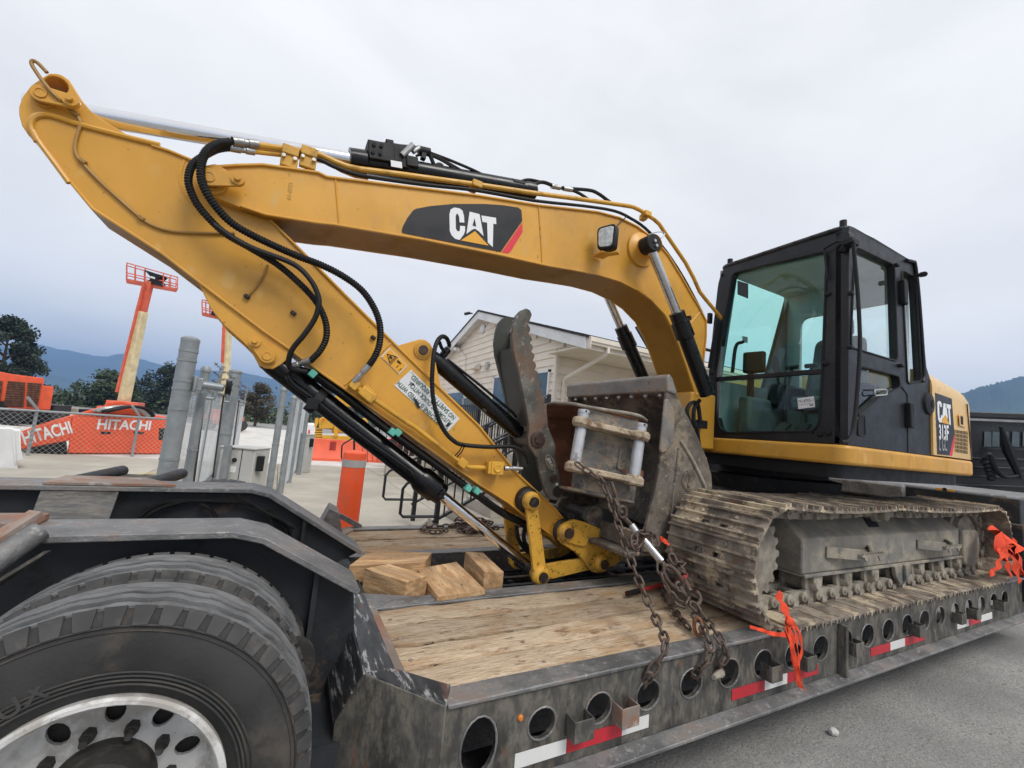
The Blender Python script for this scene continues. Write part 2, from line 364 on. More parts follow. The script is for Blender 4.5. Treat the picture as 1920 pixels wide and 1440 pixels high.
mat('hill', (.045, .07, .04), .95, var=.3, vs=.006)
mat('brown_wall', (.05, .025, .02), .8)
mat('wood_grey', (.32, .27, .2), .9)
mat('truck_black', (.022, .024, .027), .45, var=.2)
mat('mirror_glass', (.10, .13, .15), .06, .2, var=.1)
mat('window_blue', (.10, .16, .20), .05, .4, var=.2, vs=.6, dirt=(.2, .3, .35), ds=1.5, da=.6, drough=.06)
mat('lamp_lens', (.6, .6, .56), .12, .4, var=.2, vs=30)
mat('brass', (.20, .15, .075), .5, .4, var=.15)

def asphalt():
    m = mat('asphalt', (.32, .312, .297), .88, var=.22, vs=.8, dirt=(.215, .21, .20), ds=26, dt=(.45, .66), da=.75, d2=(.43, .42, .39), d2s=70, d2t=(.55, .66), d2a=.75, bump=1.0, bs=60, speck=((.13, .128, .122), 90, .60, .68))
asphalt()
def wood_deck():
    m = bpy.data.materials.new('deck_wood'); m.use_nodes = True; nt = m.node_tree; N = nt.nodes; L = nt.links; b = N['Principled BSDF']
    tc = N.new('ShaderNodeTexCoord'); oi = N.new('ShaderNodeObjectInfo'); ad = N.new('ShaderNodeVectorMath'); sc = N.new('ShaderNodeVectorMath'); sc.operation = 'SCALE'
    sc.inputs[0].default_value = (3.1, 5.3, 1.7); L.new(oi.outputs['Random'], sc.inputs['Scale']); L.new(tc.outputs['Object'], ad.inputs[0]); L.new(sc.outputs[0], ad.inputs[1])
    def nz(st, s, d=8, ro=.65, dist=0):
        mp = N.new('ShaderNodeMapping'); mp.inputs['Scale'].default_value = st; L.new(ad.outputs[0], mp.inputs[0])
        n = N.new('ShaderNodeTexNoise'); n.inputs['Scale'].default_value = s; n.inputs['Detail'].default_value = d; n.inputs['Roughness'].default_value = ro; n.inputs['Distortion'].default_value = dist
        L.new(mp.outputs[0], n.inputs['Vector']); return n.outputs[0]
    def ramp(x, st):
        r = N.new('ShaderNodeValToRGB'); e = r.color_ramp.elements; e[0].position, e[0].color = st[0][0], (*st[0][1], 1); e[1].position, e[1].color = st[-1][0], (*st[-1][1], 1)
        for p, c in st[1:-1]: q = e.new(p); q.color = (*c, 1)
        L.new(x, r.inputs[0]); return r.outputs[0]
    def mix(f, a, c, mode='MIX'):
        x = N.new('ShaderNodeMix'); x.data_type = 'RGBA'; x.blend_type = mode; L.new(f, x.inputs[0])
        for s_, i in ((a, 6), (c, 7)):
            if isinstance(s_, tuple): x.inputs[i].default_value = (*s_, 1)
            else: L.new(s_, x.inputs[i])
        return x.outputs[2]
    def mr(x, a, c):
        r = N.new('ShaderNodeMapRange'); r.interpolation_type = 'SMOOTHSTEP'; L.new(x, r.inputs[0]); r.inputs[1].default_value = a; r.inputs[2].default_value = c; return r.outputs[0]
    grain = nz((1.6, 26, 4), 5, 8, .75, .8)
    c = ramp(grain, [(.30, (.22, .135, .07)), (.44, (.44, .31, .185)), (.56, (.58, .45, .30)), (.72, (.70, .58, .43))])
    c = mix(mr(nz((1, 2.5, 1), 1.6, 6), .46, .58), c, (.43, .27, .135))
    c = mix(mr(nz((2, 6, 1), 3.2, 7), .57, .66), c, (.24, .13, .06))
    crack = nz((1.3, 38, 3), 5, 5, .8, 1.5)
    c = mix(mr(crack, .60, .66), c, (.08, .048, .028))
    c = mix(mr(nz((1, 1, 1), 60, 3), .68, .74), c, (.62, .55, .44))
    hv = N.new('ShaderNodeHueSaturation'); vr = N.new('ShaderNodeMapRange'); L.new(oi.outputs['Random'], vr.inputs[0]); vr.inputs[3].default_value = .80; vr.inputs[4].default_value = 1.16; L.new(vr.outputs[0], hv.inputs['Value']); hv.inputs['Saturation'].default_value = .90; L.new(c, hv.inputs['Color']); c = hv.outputs[0]
    L.new(c, b.inputs['Base Color']); b.inputs['Roughness'].default_value = .85
    bp = N.new('ShaderNodeBump'); bp.inputs['Strength'].default_value = .5; bp.inputs['Distance'].default_value = .012; L.new(grain, bp.inputs['Height'])
    bp2 = N.new('ShaderNodeBump'); bp2.inputs['Strength'].default_value = .8; bp2.inputs['Distance'].default_value = .01; bp2.invert = True
    L.new(mr(crack, .58, .66), bp2.inputs['Height']); L.new(bp.outputs[0], bp2.inputs['Normal']); L.new(bp2.outputs[0], b.inputs['Normal'])
    MT['deck_wood'] = m
wood_deck()
def glass(name, tint, rough=.0, refl=1.0, ior=1.45):
    """thin pane: tinted pass-through plus Fresnel mirror"""
    m = bpy.data.materials.new(name); m.use_nodes = True; nt = m.node_tree; N = nt.nodes; L = nt.links; N.clear()
    o = N.new('ShaderNodeOutputMaterial'); t = N.new('ShaderNodeBsdfTransparent'); t.inputs[0].default_value = (*tint, 1)
    g = N.new('ShaderNodeBsdfGlossy'); g.inputs['Roughness'].default_value = .02; g.inputs[0].default_value = (refl, refl, refl, 1)
    fr = N.new('ShaderNodeFresnel'); fr.inputs[0].default_value = ior; mx = N.new('ShaderNodeMixShader')
    gm = N.new('ShaderNodeNewGeometry'); k1 = N.new('ShaderNodeMath'); k1.operation = 'SUBTRACT'; k1.inputs[0].default_value = 1; L.new(gm.outputs['Backfacing'], k1.inputs[1]); k2 = N.new('ShaderNodeMath'); k2.operation = 'MULTIPLY'; L.new(fr.outputs[0], k2.inputs[0]); L.new(k1.outputs[0], k2.inputs[1]); L.new(k2.outputs[0], mx.inputs[0]); L.new(t.outputs[0], mx.inputs[1]); L.new(g.outputs[0], mx.inputs[2]); L.new(mx.outputs[0], o.inputs[0]); MT[name] = m
glass('glass_green', (.80, .985, .945)); glass('glass_far', (.88, .99, .97)); glass('glass_side', (.93, .98, .975), ior=1.75)
# ---------------------------------------------------------------- the setting
def PZ(x, y, z): return V((x, y, z))
def Ud(x, y, d): return CAM + ray(x, y)*d
BK = V((_f.x, _f.y, 0)).normalized()                        # level direction away from the camera
def plane2(x, y, A, B):
    n = V((B-A)).cross(V((0, 0, 1))); d = ray(x, y); return CAM + d*((A-CAM).dot(n)/d.dot(n))
g = MB().sheet([(-6000, -3000, 0), (6000, -3000, 0), (6000, 9000, 0), (-6000, 9000, 0)])
struct(obj('ground', g, 'asphalt', smooth=False))
g = MB().sheet([(-14, 1.95, .004), (4.5, 1.95, .004), (4.5, 12.7, .004), (-14, 12.7, .004)])
apron = struct(obj('pavement', g, 'mud_grey', smooth=False))
xs = [-14, -10.4, -6.8, -4.25, -1.6, 1.2, 4.5]; ys = [1.95, 4.1, 7.0, 9.9, 12.7]
for i in range(len(xs)-1):
    for j in range(len(ys)-1):
        obj('slab', MB().bb(xs[i]+.006, xs[i+1]-.006, ys[j]+.006, ys[j+1]-.006, .006, .035+random.uniform(-.002, .002)), 'concrete', apron, bevel=.006, bseg=1)
g = MB(); nx = 60
xsq = [-45+i*(60/nx) for i in range(nx+1)]
g.add([(x, 12.7+.12*math.sin(x*1.7)+random.uniform(-.05, .05), .012) for x in xsq]+[(x, 45, .012) for x in xsq], [(i, i+1, nx+2+i, nx+1+i) for i in range(nx)])
struct(obj('gravel_strip', g, 'gravel', smooth=False))
g = MB()
for a, b, wd in (((-60, 909), (310, 886), .10), ((105, 898), (131, 909), .12)):
    p, q = UZ(*a, .044), UZ(*b, .044); n = (q-p).cross(V((0, 0, 1))).normalized()*wd/2
    g.sheet([p-n, q-n, q+n, p+n])
struct(obj('parking_line', g, 'yellow_marking', smooth=False))

# hills
def hill(name, ridge, d, foot, label_seed, steps=10):
    random.seed(label_seed); P = catmull([Ud(x, y, d) for x, y in ridge], steps); mb = MB(); n = len(P); rows = 7; vs = []
    for i, p in enumerate(P):
        away = V((p.x-CAM.x, p.y-CAM.y, 0)); L_ = away.length; away.normalize(); h = p.z
        for k in range(-rows, rows+1):
            t = k/rows; z = h*(1-abs(t)**1.15) + (h*.02*math.sin(i*.37+k*2.1)*(1-abs(t)))*(1 if k else 0)+random.uniform(-.012, .012)*h*(1-abs(t))
            q = V((p.x, p.y, 0)) + away*(t*L_*foot); vs.append((q.x, q.y, z-1*(abs(t) > .99)))
    m_ = 2*rows+1; mb.add(vs, [(i*m_+k, (i+1)*m_+k, (i+1)*m_+k+1, i*m_+k+1) for i in range(n-1) for k in range(m_-1)])
    return struct(obj(name, mb, 'hill', angle=180))
hill('hill', [(-160, 668), (-60, 640), (30, 652), (60, 645), (110, 654), (190, 668), (235, 664), (300, 684), (380, 694), (450, 698), (520, 712), (590, 722), (680, 742), (800, 765), (900, 790)], 2600, .30, 3)
hill('hill', [(-160, 728), (40, 706), (70, 700), (110, 704), (140, 715), (175, 716), (230, 722), (330, 735), (480, 760), (600, 780)], 1700, .22, 5)
hill('hill', [(1560, 842), (1700, 775), (1780, 745), (1830, 728), (1860, 720), (1890, 712), (1925, 705), (2000, 695), (2100, 740)], 1050, .28, 9)

# trees
def tree(name, label, bx, by, ty, wpx, d, lm, n=1500, shape='round', seed=1, group=None):
    random.seed(seed); base = Ud(bx, by, d); base.z = 0; top = Ud(bx, ty, d).z; hw = wpx*d/F/2
    t = thing(name, label, 'tree', base, group)
    tr = MB().tube([base, base+V((hw*.03, 0, top*.4)), base+V((-hw*.02, 0, top*.92))], .1, 7, rf=lambda i: [hw*.09, hw*.065, hw*.015][i])
    for k in range(9):
        a = random.uniform(0, 6.28); z = top*random.uniform(.25, .8)
        tr.tube([base+V((0, 0, z)), base+V((math.cos(a)*hw*.35, math.sin(a)*hw*.35, z+top*.09)), base+V((math.cos(a)*hw*.7, math.sin(a)*hw*.7, z+top*.12))], .1, 5, rf=lambda i: [hw*.035, hw*.022, hw*.008][i])
    obj('trunk', tr, 'bark', t)
    mb = MB(); cl = []
    for k in range(46):
        u = random.random(); z = .22+.76*u
        rr = (math.sin(math.pi*min(1, (u*.86+.14)))**.7 if shape == 'round' else (1-u)**.75+.08)*hw*random.uniform(.45, .95); a = random.uniform(0, 6.28)
        cl.append((V((math.cos(a)*rr, math.sin(a)*rr, z*top)), hw*random.uniform(.2, .38)*(1 if shape == 'round' else .75)))
    ls = hw*.048
    for k in range(int(n*2.6)):
        c, r = random.choice(cl); dv = V((random.gauss(0, 1), random.gauss(0, 1), random.gauss(0, .7))); dv.normalize()
        p = base+c+dv*r*random.uniform(.4, 1.05)*V((1, 1, 1)).x; a = V((random.gauss(0, 1), random.gauss(0, 1), random.gauss(0, 1))).normalized(); b = a.orthogonal().normalized(); s_ = ls*random.uniform(.6, 1.6)
        mb.sheet([p-a*s_, p+b*s_*.6, p+a*s_, p-b*s_*.6])
    obj('crown', mb.mesh('crown', False), lm, t, smooth=False); return t
G = 'trees far behind the yard'
tree('conifer_tree', 'dark evergreen tree at the far left edge behind the orange machine', -14, 765, 594, 104, 42, 'leaf_dark', 4200, 'round', 11, G)
tree('leafy_tree', 'round green tree right behind the leaning cream boom lift mast', 203, 768, 700, 90, 60, 'leaf', 2600, 'round', 12, G)
tree('conifer_tree', 'dark evergreen between the boom lift mast and the big steel gate post', 312, 772, 684, 80, 60, 'leaf_dark', 2600, 'round', 13, G)
tree('leafy_tree', 'brownish bushy tree seen over the chain link gate', 478, 795, 722, 62, 45, 'leaf_brown', 2600, 'round', 14, G)
tree('conifer_tree', 'dark evergreen left of the yellow bulldozer, under the black bucket cylinder', 602, 795, 712, 60, 42, 'leaf_dark', 2400, 'cone', 15, G)
tree('conifer_tree', 'small dark tree right of the yellow bulldozer cab', 712, 800, 742, 44, 50, 'leaf_dark', 1800, 'cone', 16, G)
tree('leafy_tree', 'pale green tree just behind the bulldozer at the black stair railing', 688, 802, 762, 40, 60, 'leaf', 1500, 'round', 17, G)
random.seed(21)
hb = MB()
for k in range(5200):
    x = random.uniform(-40, 640); d = random.uniform(58, 66); p = Ud(x, 760, d); p.z = abs(random.gauss(0, 1.15))+.1; s_ = random.uniform(.16, .4)
    a = V((random.gauss(0, 1), random.gauss(0, 1), random.gauss(0, 1))).normalized(); b = a.orthogonal().normalized()
    hb.sheet([p-a*s_, p+b*s_*.6, p+a*s_, p-b*s_*.6])
o = obj('hedgerow', hb.mesh('hedgerow', False), 'leaf', smooth=False); o['kind'] = 'stuff'; o['label'] = 'low green hedgerow along the far side of the yard'; o['category'] = 'hedge'

# ---------------------------------------------------------------- house with beige siding
XH, YH, ZS = 1.295, 5.85, 3.6
YR, ZR, YE, XG = 10.42, 5.43, 4.37, 1.0            # ridge, eave edge, gable overhang
YF = 2*YR-YE; SL = (ZR-ZS)/(YR-YE)
house = thing('house', 'beige clapboard building with white gable trim and raised entrance', 'building', (XH, YH, 0))
wb = MB(); wb.prism([V((XH+.02, YH+.02, 0)), V((XH+.02, YH+.02, ZS)), V((XH+.02, YE+.03, ZS)), V((XH+.02, YR, ZR+.1)), V((XH+.02, YF-.03, ZS)), V((XH+.02, 2*YR-YH, ZS)), V((XH+.02, 2*YR-YH, 0))], (12, 0, 0))
wall = obj('wall', wb, 'siding', house, smooth=False)
z = .95
while z < ZR-.1:
    y0 = YH+.05 if z < ZS-.03 else YE+.04+max(0, (z+.2-ZS))/SL
    y1 = 2*YR-y0
    if y1-y0 > .3:
        obj('siding_board', MB().prism([V((XH+.018, y0, z+.215)), V((XH-.002, y0, z+.215)), V((XH-.036, y0, z)), V((XH+.018, y0, z))], (0, y1-y0, 0)), 'siding', wall, smooth=False)
    if z < ZS-.1:
        obj('siding_board', MB().prism([V((XH+.05, YH+.018, z+.215)), V((XH+.05, YH-.002, z+.215)), V((XH+.05, YH-.036, z)), V((XH+.05, YH+.018, z))], (11.8, 0, 0)), 'siding', wall, smooth=False)
    z += .2
obj('corner_board', MB().bb(XH-.035, XH+.06, YH-.035, YH+.06, .5, ZS), 'trim', house, bevel=.006)
roof = obj('roof', MB().prism([V((XG-.03, YE-.06, ZS+.17)), V((XG-.03, YR, ZR+.19)), V((XG-.03, YF+.06, ZS+.17)), V((XG-.03, YF+.06, ZS+.13)), V((XG-.03, YR, ZR+.15)), V((XG-.03, YE-.06, ZS+.13))], (13, 0, 0)), 'shingle', house, smooth=False)
for k in range(19):                                           # shingle courses step down the near slope
    t0 = k/19; y0 = YE-.07+(YR-YE)*t0; z0 = ZS+.175+(ZR-ZS)*t0
    mb = MB()
    x = XG-.04
    while x < XG+6.5:
        l_ = random.uniform(.18, .34); mb.bar((x+l_/2, y0, z0+.004), (x+l_/2, y0+.36, z0+.36*SL+.006), l_-.01, .016+random.uniform(0, .010)); x += l_
    obj('shingle', mb, 'shingle', roof, smooth=False)
fas = MB()
for sgn in (1, -1):
    a = V((XG, YR-sgn*(YR-YE), ZS-.02)); b = V((XG, YR, ZR-.02))
    fas.prism([a+V((0, 0, -.08)), b+V((0, 0, -.08)), b+V((0, 0, .17)), a+V((0, 0, .17))], (.03, 0, 0))
    fas.prism([a+V((.03, 0, .02)), b+V((.03, 0, .02)), b+V((.03, 0, .05)), a+V((.03, 0, .05))], (XH-XG, 0, 0))
obj('fascia', fas, 'fascia', house, smooth=False)
sf = MB(); n = 60
for i in range(n):
    x = XG+.03+i*.13; sf.bb(x, x+.122, YE+.02, YH, ZS-.03, ZS-.012)
obj('soffit', sf.bb(XG+.03, XG+8, YE+.02, YH, ZS-.012, ZS-.002), 'soffit', house, smooth=False)
gt = MB().prism([V((XG+.05, YE-.01, ZS+.0)), V((XG+.05, YE-.09, ZS+.0)), V((XG+.05, YE-.10, ZS+.05)), V((XG+.05, YE-.125, ZS+.06)), V((XG+.05, YE-.125, ZS+.155)), V((XG+.05, YE-.01, ZS+.155))], (8, 0, 0))
gt.bb(XG+.031, XG+.05, YE-.13, YE+.01, ZS-.09, ZS+.16); gt.bb(XG+.06, XG+8, YE-.008, YE+.02, ZS-.09, ZS+.12)
gut = obj('gutter', gt, 'trim', house, smooth=False)
dp = [V((XG+.55, YE-.06, ZS+.01)), V((XG+.55, YE-.06, ZS-.09)), V((XG+.55, YE+.05, ZS-.16)), V((XH+.2, YH-.16, ZS-.55)), V((XH+.2, YH-.07, ZS-.62)), V((XH+.2, YH-.07, .6))]
ds = MB()
for a, b in zip(dp, dp[1:]): ds.bar(a, b, .075, .065, up=(1, 0, 0)); ds.box(b, (.075, .068, .068))
obj('downspout', ds, 'trim', house, bevel=.01)
def gable_window(x0, y0, x1, y1, part='window'):
    a, b = UX(x0, y0, XH-.03), UX(x1, y1, XH-.03); ya, yb = max(a.y, b.y), min(a.y, b.y); z0, z1 = min(a.z, b.z), max(a.z, b.z)
    w_ = MB(); e = .06
    for q in ((ya, ya-e, z0, z1), (yb+e, yb, z0, z1), (ya, yb, z0, z0+e), (ya, yb, z1-e, z1)): w_.bb(XH-.075, XH+.02, q[0], q[1], q[2], q[3])
    o = obj(part, w_, 'fascia', house, smooth=False); obj('pane', MB().bb(XH-.058, XH-.045, ya-e, yb+e, z0+e, z1-e), 'window_blue', o, smooth=False)
gable_window(838, 736, 866, 800); gable_window(870, 744, 898, 812); gable_window(928, 706, 950, 800, 'door_window'); gable_window(1007, 697, 1027, 770)
o = UX(906, 616, XH-.03); obj('vent', MB().lathe(o, (-1, 0, 0), [(0, .17), (.04, .17), (.07, .13), (.08, 0)], 20), 'fascia', house)
o = UX(896, 688, XH-.03); obj('wall_light', MB().prism([o+V((0, .28, -.1)), o+V((-.26, .28, -.1)), o+V((-.1, .28, .1)), o+V((0, .28, .1))], (0, -.5, 0)), 'trim', house, bevel=.01)
o = UX(915, 686, XH-.03); obj('junction_box', MB().bb(o.x-.08, o.x, o.y-.1, o.y+.1, o.z-.12, o.z+.12), 'box_grey', house, bevel=.01)
o = UX(860, 654, XH-.03); obj('flood_light', MB().box(o+V((-.12, 0, 0)), (.2, .55, .12), Matrix.Rotation(.35, 3, 'X')), 'fascia', house, bevel=.02)
cb = MB().tube([UX(866, 657, XH-.03), UX(874, 668, XH-.03), UX(873, 690, XH-.03), UX(872, 715, XH-.03)], .012, 6); obj('cable', cb, 'box_grey', house)
o = UX(885, 592, XG); obj('security_camera', MB().cyl(o+V((-.06, .06, .10)), o+V((-.2, .2, .06)), .05).cyl(o+V((0, -.02, .08)), o+V((-.1, .1, .08)), .025), 'rail_black', house)

# stairs with black railings
st = thing('stairs', 'concrete steps with black picket handrails beside the beige building', 'stairs', (-2.2, 3.4, 0))
for k in range(7):
    obj('step', MB().bb(-2.15+k*.31, 1.2, 2.98, 3.92, .035+k*.165, .035+(k+1)*.165), 'concrete', st, bevel=.008)
obj('landing', MB().bb(.02, 1.25, 2.9, 9.0, .035, 1.19), 'concrete', st, bevel=.01)
obj('side_wall', MB().prism([V((-2.3, 3.96, .035)), V((.0, 3.96, 1.25)), V((.0, 3.96, .035))], (0, .16, 0)), 'concrete', st, bevel=.008)
def railing(Y, x0, z0, x1, sl, parent, loop=True, gap=.125):
    r_ = MB(); zt = lambda x: z0+(x-x0)*sl
    path = [V((x0+.5, Y, zt(x0)-.40)), V((x0+.04, Y, zt(x0)-.40)), V((x0, Y, zt(x0)-.36)), V((x0, Y, zt(x0)-.04)), V((x0+.05, Y, zt(x0)+.03)), V((x1, Y, zt(x1)))]
    r_.tube(path, .02, 8)
    obj('handrail', r_, 'rail_black', parent)
    b_ = MB(); b_.bar((x0+.45, Y, zt(x0+.45)-.06), (x1, Y, zt(x1)-.06), .04, .03); b_.bar((x0+.45, Y, zt(x0+.45)-.72), (x1, Y, zt(x1)-.72), .04, .03); obj('rail', b_, 'rail_black', parent)
    for xp in (x0+.5, (x0+x1)/2+.2, x1): obj('post', MB().bb(xp-.03, xp+.03, Y-.03, Y+.03, max(.03, zt(xp)-1.0), zt(xp)), 'rail_black', parent)
    x = x0+.6
    while x < x1-.05:
        obj('picket', MB().bb(x-.009, x+.009, Y-.009, Y+.009, zt(x)-.72, zt(x)-.05), 'rail_black', parent, smooth=False); x += gap
railing(2.93, -2.86, .81, .0, .55, st); railing(4.05, -2.85, .84, .0, .55, st)
for xx in (.02,):
    obj('rail', MB().bb(.0, .04, 4.1, 9.0, 2.24, 2.28).bb(.0, .04, 4.1, 9.0, 1.30, 1.33), 'rail_black', st)
    y = 4.2
    while y < 9: obj('picket', MB().bb(.01, .03, y-.009, y+.009, 1.3, 2.25), 'rail_black', st, smooth=False); y += .13
    y = 4.1
    while y < 9.1: obj('post', MB().bb(-.02, .06, y-.04, y+.04, 1.19, 2.34), 'rail_black', st); y += 1.6
st2 = thing('stairs', 'far black stair railing in front of the orange barrier', 'stairs', (-1.5, 11, 0))
def railing2():
    for Y in (10.6, 11.2):
        p = [U(664, 861, Y), U(642, 861, Y), U(640, 858, Y), U(641, 836, Y), U(644, 832, Y), U(668, 818, Y), U(760, 770, Y)]
        obj('handrail', MB().tube(p, .022, 7), 'rail_black', st2)
        obj('post', MB().tube([U(664, 868, Y), U(664, 822, Y)], .03, 6), 'rail_black', st2)
        for k in range(9): obj('picket', MB().tube([U(680+k*9, 868-k*1, Y), U(680+k*9, 816-k*5, Y)], .01, 4), 'rail_black', st2)
    mb = MB().bb(-1.45, .4, 10.3, 10.5, .03, .42); mb.bb(-1.1, .4, 10.5, 11.3, .03, .6); obj('kerb_wall', mb, 'concrete', st2, bevel=.01)
railing2()
bw = thing('fence_wall', 'dark brown board fence behind the far steps', 'fence', (0, 12.5, 0))
for k in range(16):
    x = -.9+k*.22; obj('board', MB().bb(x, x+.2, 12.4, 12.43, .05, 1.9+random.uniform(-.01, .01)), 'brown_wall', bw, bevel=.004, bseg=1)
obj('rail', MB().bb(-.9, 2.6, 12.43, 12.48, 1.4, 1.5).bb(-.9, 2.6, 12.43, 12.48, .4, .5), 'brown_wall', bw)

# ---------------------------------------------------------------- bollard
bp = Ud(660, 900, 5.2); bp.z = .036; zt = Ud(668, 848, 5.2).z
bo = thing('bollard', 'orange plastic bollard with a grey reflective band on the concrete', 'bollard', bp)
obj('sleeve', MB().lathe(bp, (0, 0, 1), [(0, .135), (zt-.07, .135), (zt-.045, .128), (zt-.03, .095), (zt-.018, .04), (zt-.014, 0)], 28), 'orange_post', bo)
obj('reflective_band', MB().lathe(bp, (0, 0, 1), [(zt-.21, .1345), (zt-.21, .1375), (zt-.125, .1375), (zt-.125, .1345)], 28), 'grey_band', bo)

# ---------------------------------------------------------------- chain link gate and posts
def chainlink(A, B, z0, z1, pitch=.07, r=.0022):
    mb = MB(); A, B = V(A), V(B); Ln = (B-A).length; dx = (B-A)/Ln; H = z1-z0; n = int((Ln+H)/pitch)
    sd_ = dx.cross(V((0, 0, 1)))
    for s_ in (1, -1):
        for k in range(n):
            u0 = k*pitch-H; a0, a1 = u0, u0+H; t0, t1 = 0., 1.
            if a0 < 0: t0 = -a0/H
            if a1 > Ln: t1 = (Ln-a0)/H
            if t1 <= t0: continue
            q = []
            for t in (t0, t1):
                zz = z0+H*t if s_ > 0 else z1-H*t
                q.append(A+dx*(a0+H*t)+V((0, 0, zz-A.z))+sd_*s_*r)
            mb.tube(q, r, 3)
    return mb.mesh('mesh', False)
gate = thing('sliding_gate', 'galvanised chain link sliding gate with barbed wire receding beside the walkway', 'gate', (-5.4, 5.2, 0))
XF = -5.55; zr = UX(390, 732, XF).z
o = obj('wire_mesh', chainlink((XF, 4.7, .1), (XF, 15.5, .1), .12, zr, .06, .0019), 'wire', gate, smooth=False); o['kind'] = 'stuff'
obj('rail', MB().tube([(XF, 4.6, zr), (XF, 15.5, zr)], .035, 10), 'galvanised', gate); obj('rail', MB().tube([(XF, 4.6, .12), (XF, 15.5, .12)], .03, 10), 'galvanised', gate)
for k, y in enumerate((5.75, 8.3, 12.3)):
    obj('post', MB().tube([(XF, y+1.1, .05), (XF, y+1.1, zr)], .024, 8), 'galvanised', gate)
    obj('brace', MB().tube([(XF+.06, y+.25, .1), (XF+.04, y-.05, zr-.02)], .018, 6), 'rail_dark', gate)
    obj('barb_arm', MB().tube([(XF+.03, y+.1, zr-.14), (XF+.16, y+.1, zr-.14), (XF+.16, y+.1, zr-.1), (XF+.2, y+.1, zr+.42)], .028, 8), 'galvanised', gate)
for k in range(3):
    mb = MB(); P = []
    for i in range(90):
        y = 5.0+i*.085; P.append(V((XF+.17+.015*math.sin(i*.9), y, zr+.12+k*.13+.02*math.sin(i*.35)-.02*abs(math.sin(i*.11)))))
    mb.tube(P, .004, 4)
    for i in range(3, 88, 2): mb.tube([P[i]+V((.02, 0, .022)), P[i]-V((.02, 0, .022))], .003, 3).tube([P[i]+V((-.02, .008, .022)), P[i]+V((.02, .008, -.022))], .003, 3)
    obj('barbed_wire', mb, 'barb', gate, smooth=False)
gp = thing('gate_post', 'large round steel gate post with a domed cap and clamps', 'post', (0, 0, 0))
p = Ud(318, 860, 5.2); p.z = 0.03; zt = Ud(355, 634, 5.2).z
gp.location = p; _org[gp.name] = p.copy(); _pp = p.copy()
obj('pipe', MB().lathe(p, (0, 0, 1), [(0, .097), (zt-.03, .097)], 28), 'galvanised', gp)
obj('cap', MB().lathe(p, (0, 0, 1), [(zt-.05, .1), (zt-.015, .1), (zt+.01, .07), (zt+.018, 0)], 28), 'galvanised', gp)
for zz in (.35, .9, 1.5, zt-.65, zt-.55, zt-.3, zt-.18): obj('band', MB().lathe(p, (0, 0, 1), [(zz, .0965), (zz, .1025), (zz+.028, .1025), (zz+.028, .0965)], 28), 'galvanised', gp)
cl_ = MB().box(p+V((.15, .02, zt-.56)), (.10, .10, .16)).cyl(p+V((.19, .02, zt-.56)), p+V((.42, .05, zt-.57)), .05, seg=12).box(p+V((.13, -.05, zt-.56)), (.03, .05, .2))
obj('roller_bracket', cl_, 'galvanised', gp, bevel=.01); obj('guide_roller', MB().lathe(p+V((.47, .0, zt-.56)), (1, .15, 0), [(-.03, .0), (-.03, .10), (.0, .085), (.03, .10), (.03, 0)], 20), 'plastic', gp)
def tallpost(label, px_top, px_bot, d, r, seed=0, arm=False):
    p = Ud(*px_bot, d); p.z = .03; zt = Ud(*px_top, d).z
    t = thing('fence_post', label, 'post', p, 'steel posts of the sliding gate')
    obj('pipe', MB().lathe(p, (0, 0, 1), [(0, r), (zt-.02, r)], 18), 'galvanised', t); obj('cap', MB().lathe(p, (0, 0, 1), [(zt-.06, r*1.15), (zt-.02, r*1.15), (zt+.01, r*.8), (zt+.015, 0)], 18), 'galvanised', t)
    for zz in (.4, 1.0, zt-.35): obj('band', MB().lathe(p, (0, 0, 1), [(zz, r*.99), (zz, r*1.12), (zz+.02, r*1.12), (zz+.02, r*.99)], 18), 'galvanised', t)
tallpost('thinner steel pipe post just right of the large gate post', (396, 692), (352, 893), 5.5, .053)
tallpost('thick grey pipe standing behind the gate right of the barbed wire arm', (432, 694), (412, 880), 9.5, .12)
tallpost('tall pale square topped post in the middle of the gate line', (526, 728), (504, 919), 7.6, .055)
tallpost('slim post right behind the tall pale gate post', (545, 744), (525, 925), 8.6, .055)
tallpost('far gate post nearest the orange barrier', (563, 760), (560, 888), 11.5, .05)
tallpost('thin post second from the orange barrier', (553, 752), (543, 900), 10, .045)
g2 = thing('fence', 'second chain link panel behind the pale gate posts', 'fence', (-4.3, 8, 0))
a, b = Ud(527, 925, 8.6), Ud(556, 890, 12.5); a.z = b.z = .1
o = obj('wire_mesh', chainlink(a, b, .12, 2.0, .055, .0017), 'wire', g2, smooth=False); o['kind'] = 'stuff'
obj('rail', MB().tube([V((a.x, a.y, 2.0)), V((b.x, b.y, 2.0))], .03, 8), 'galvanised', g2)
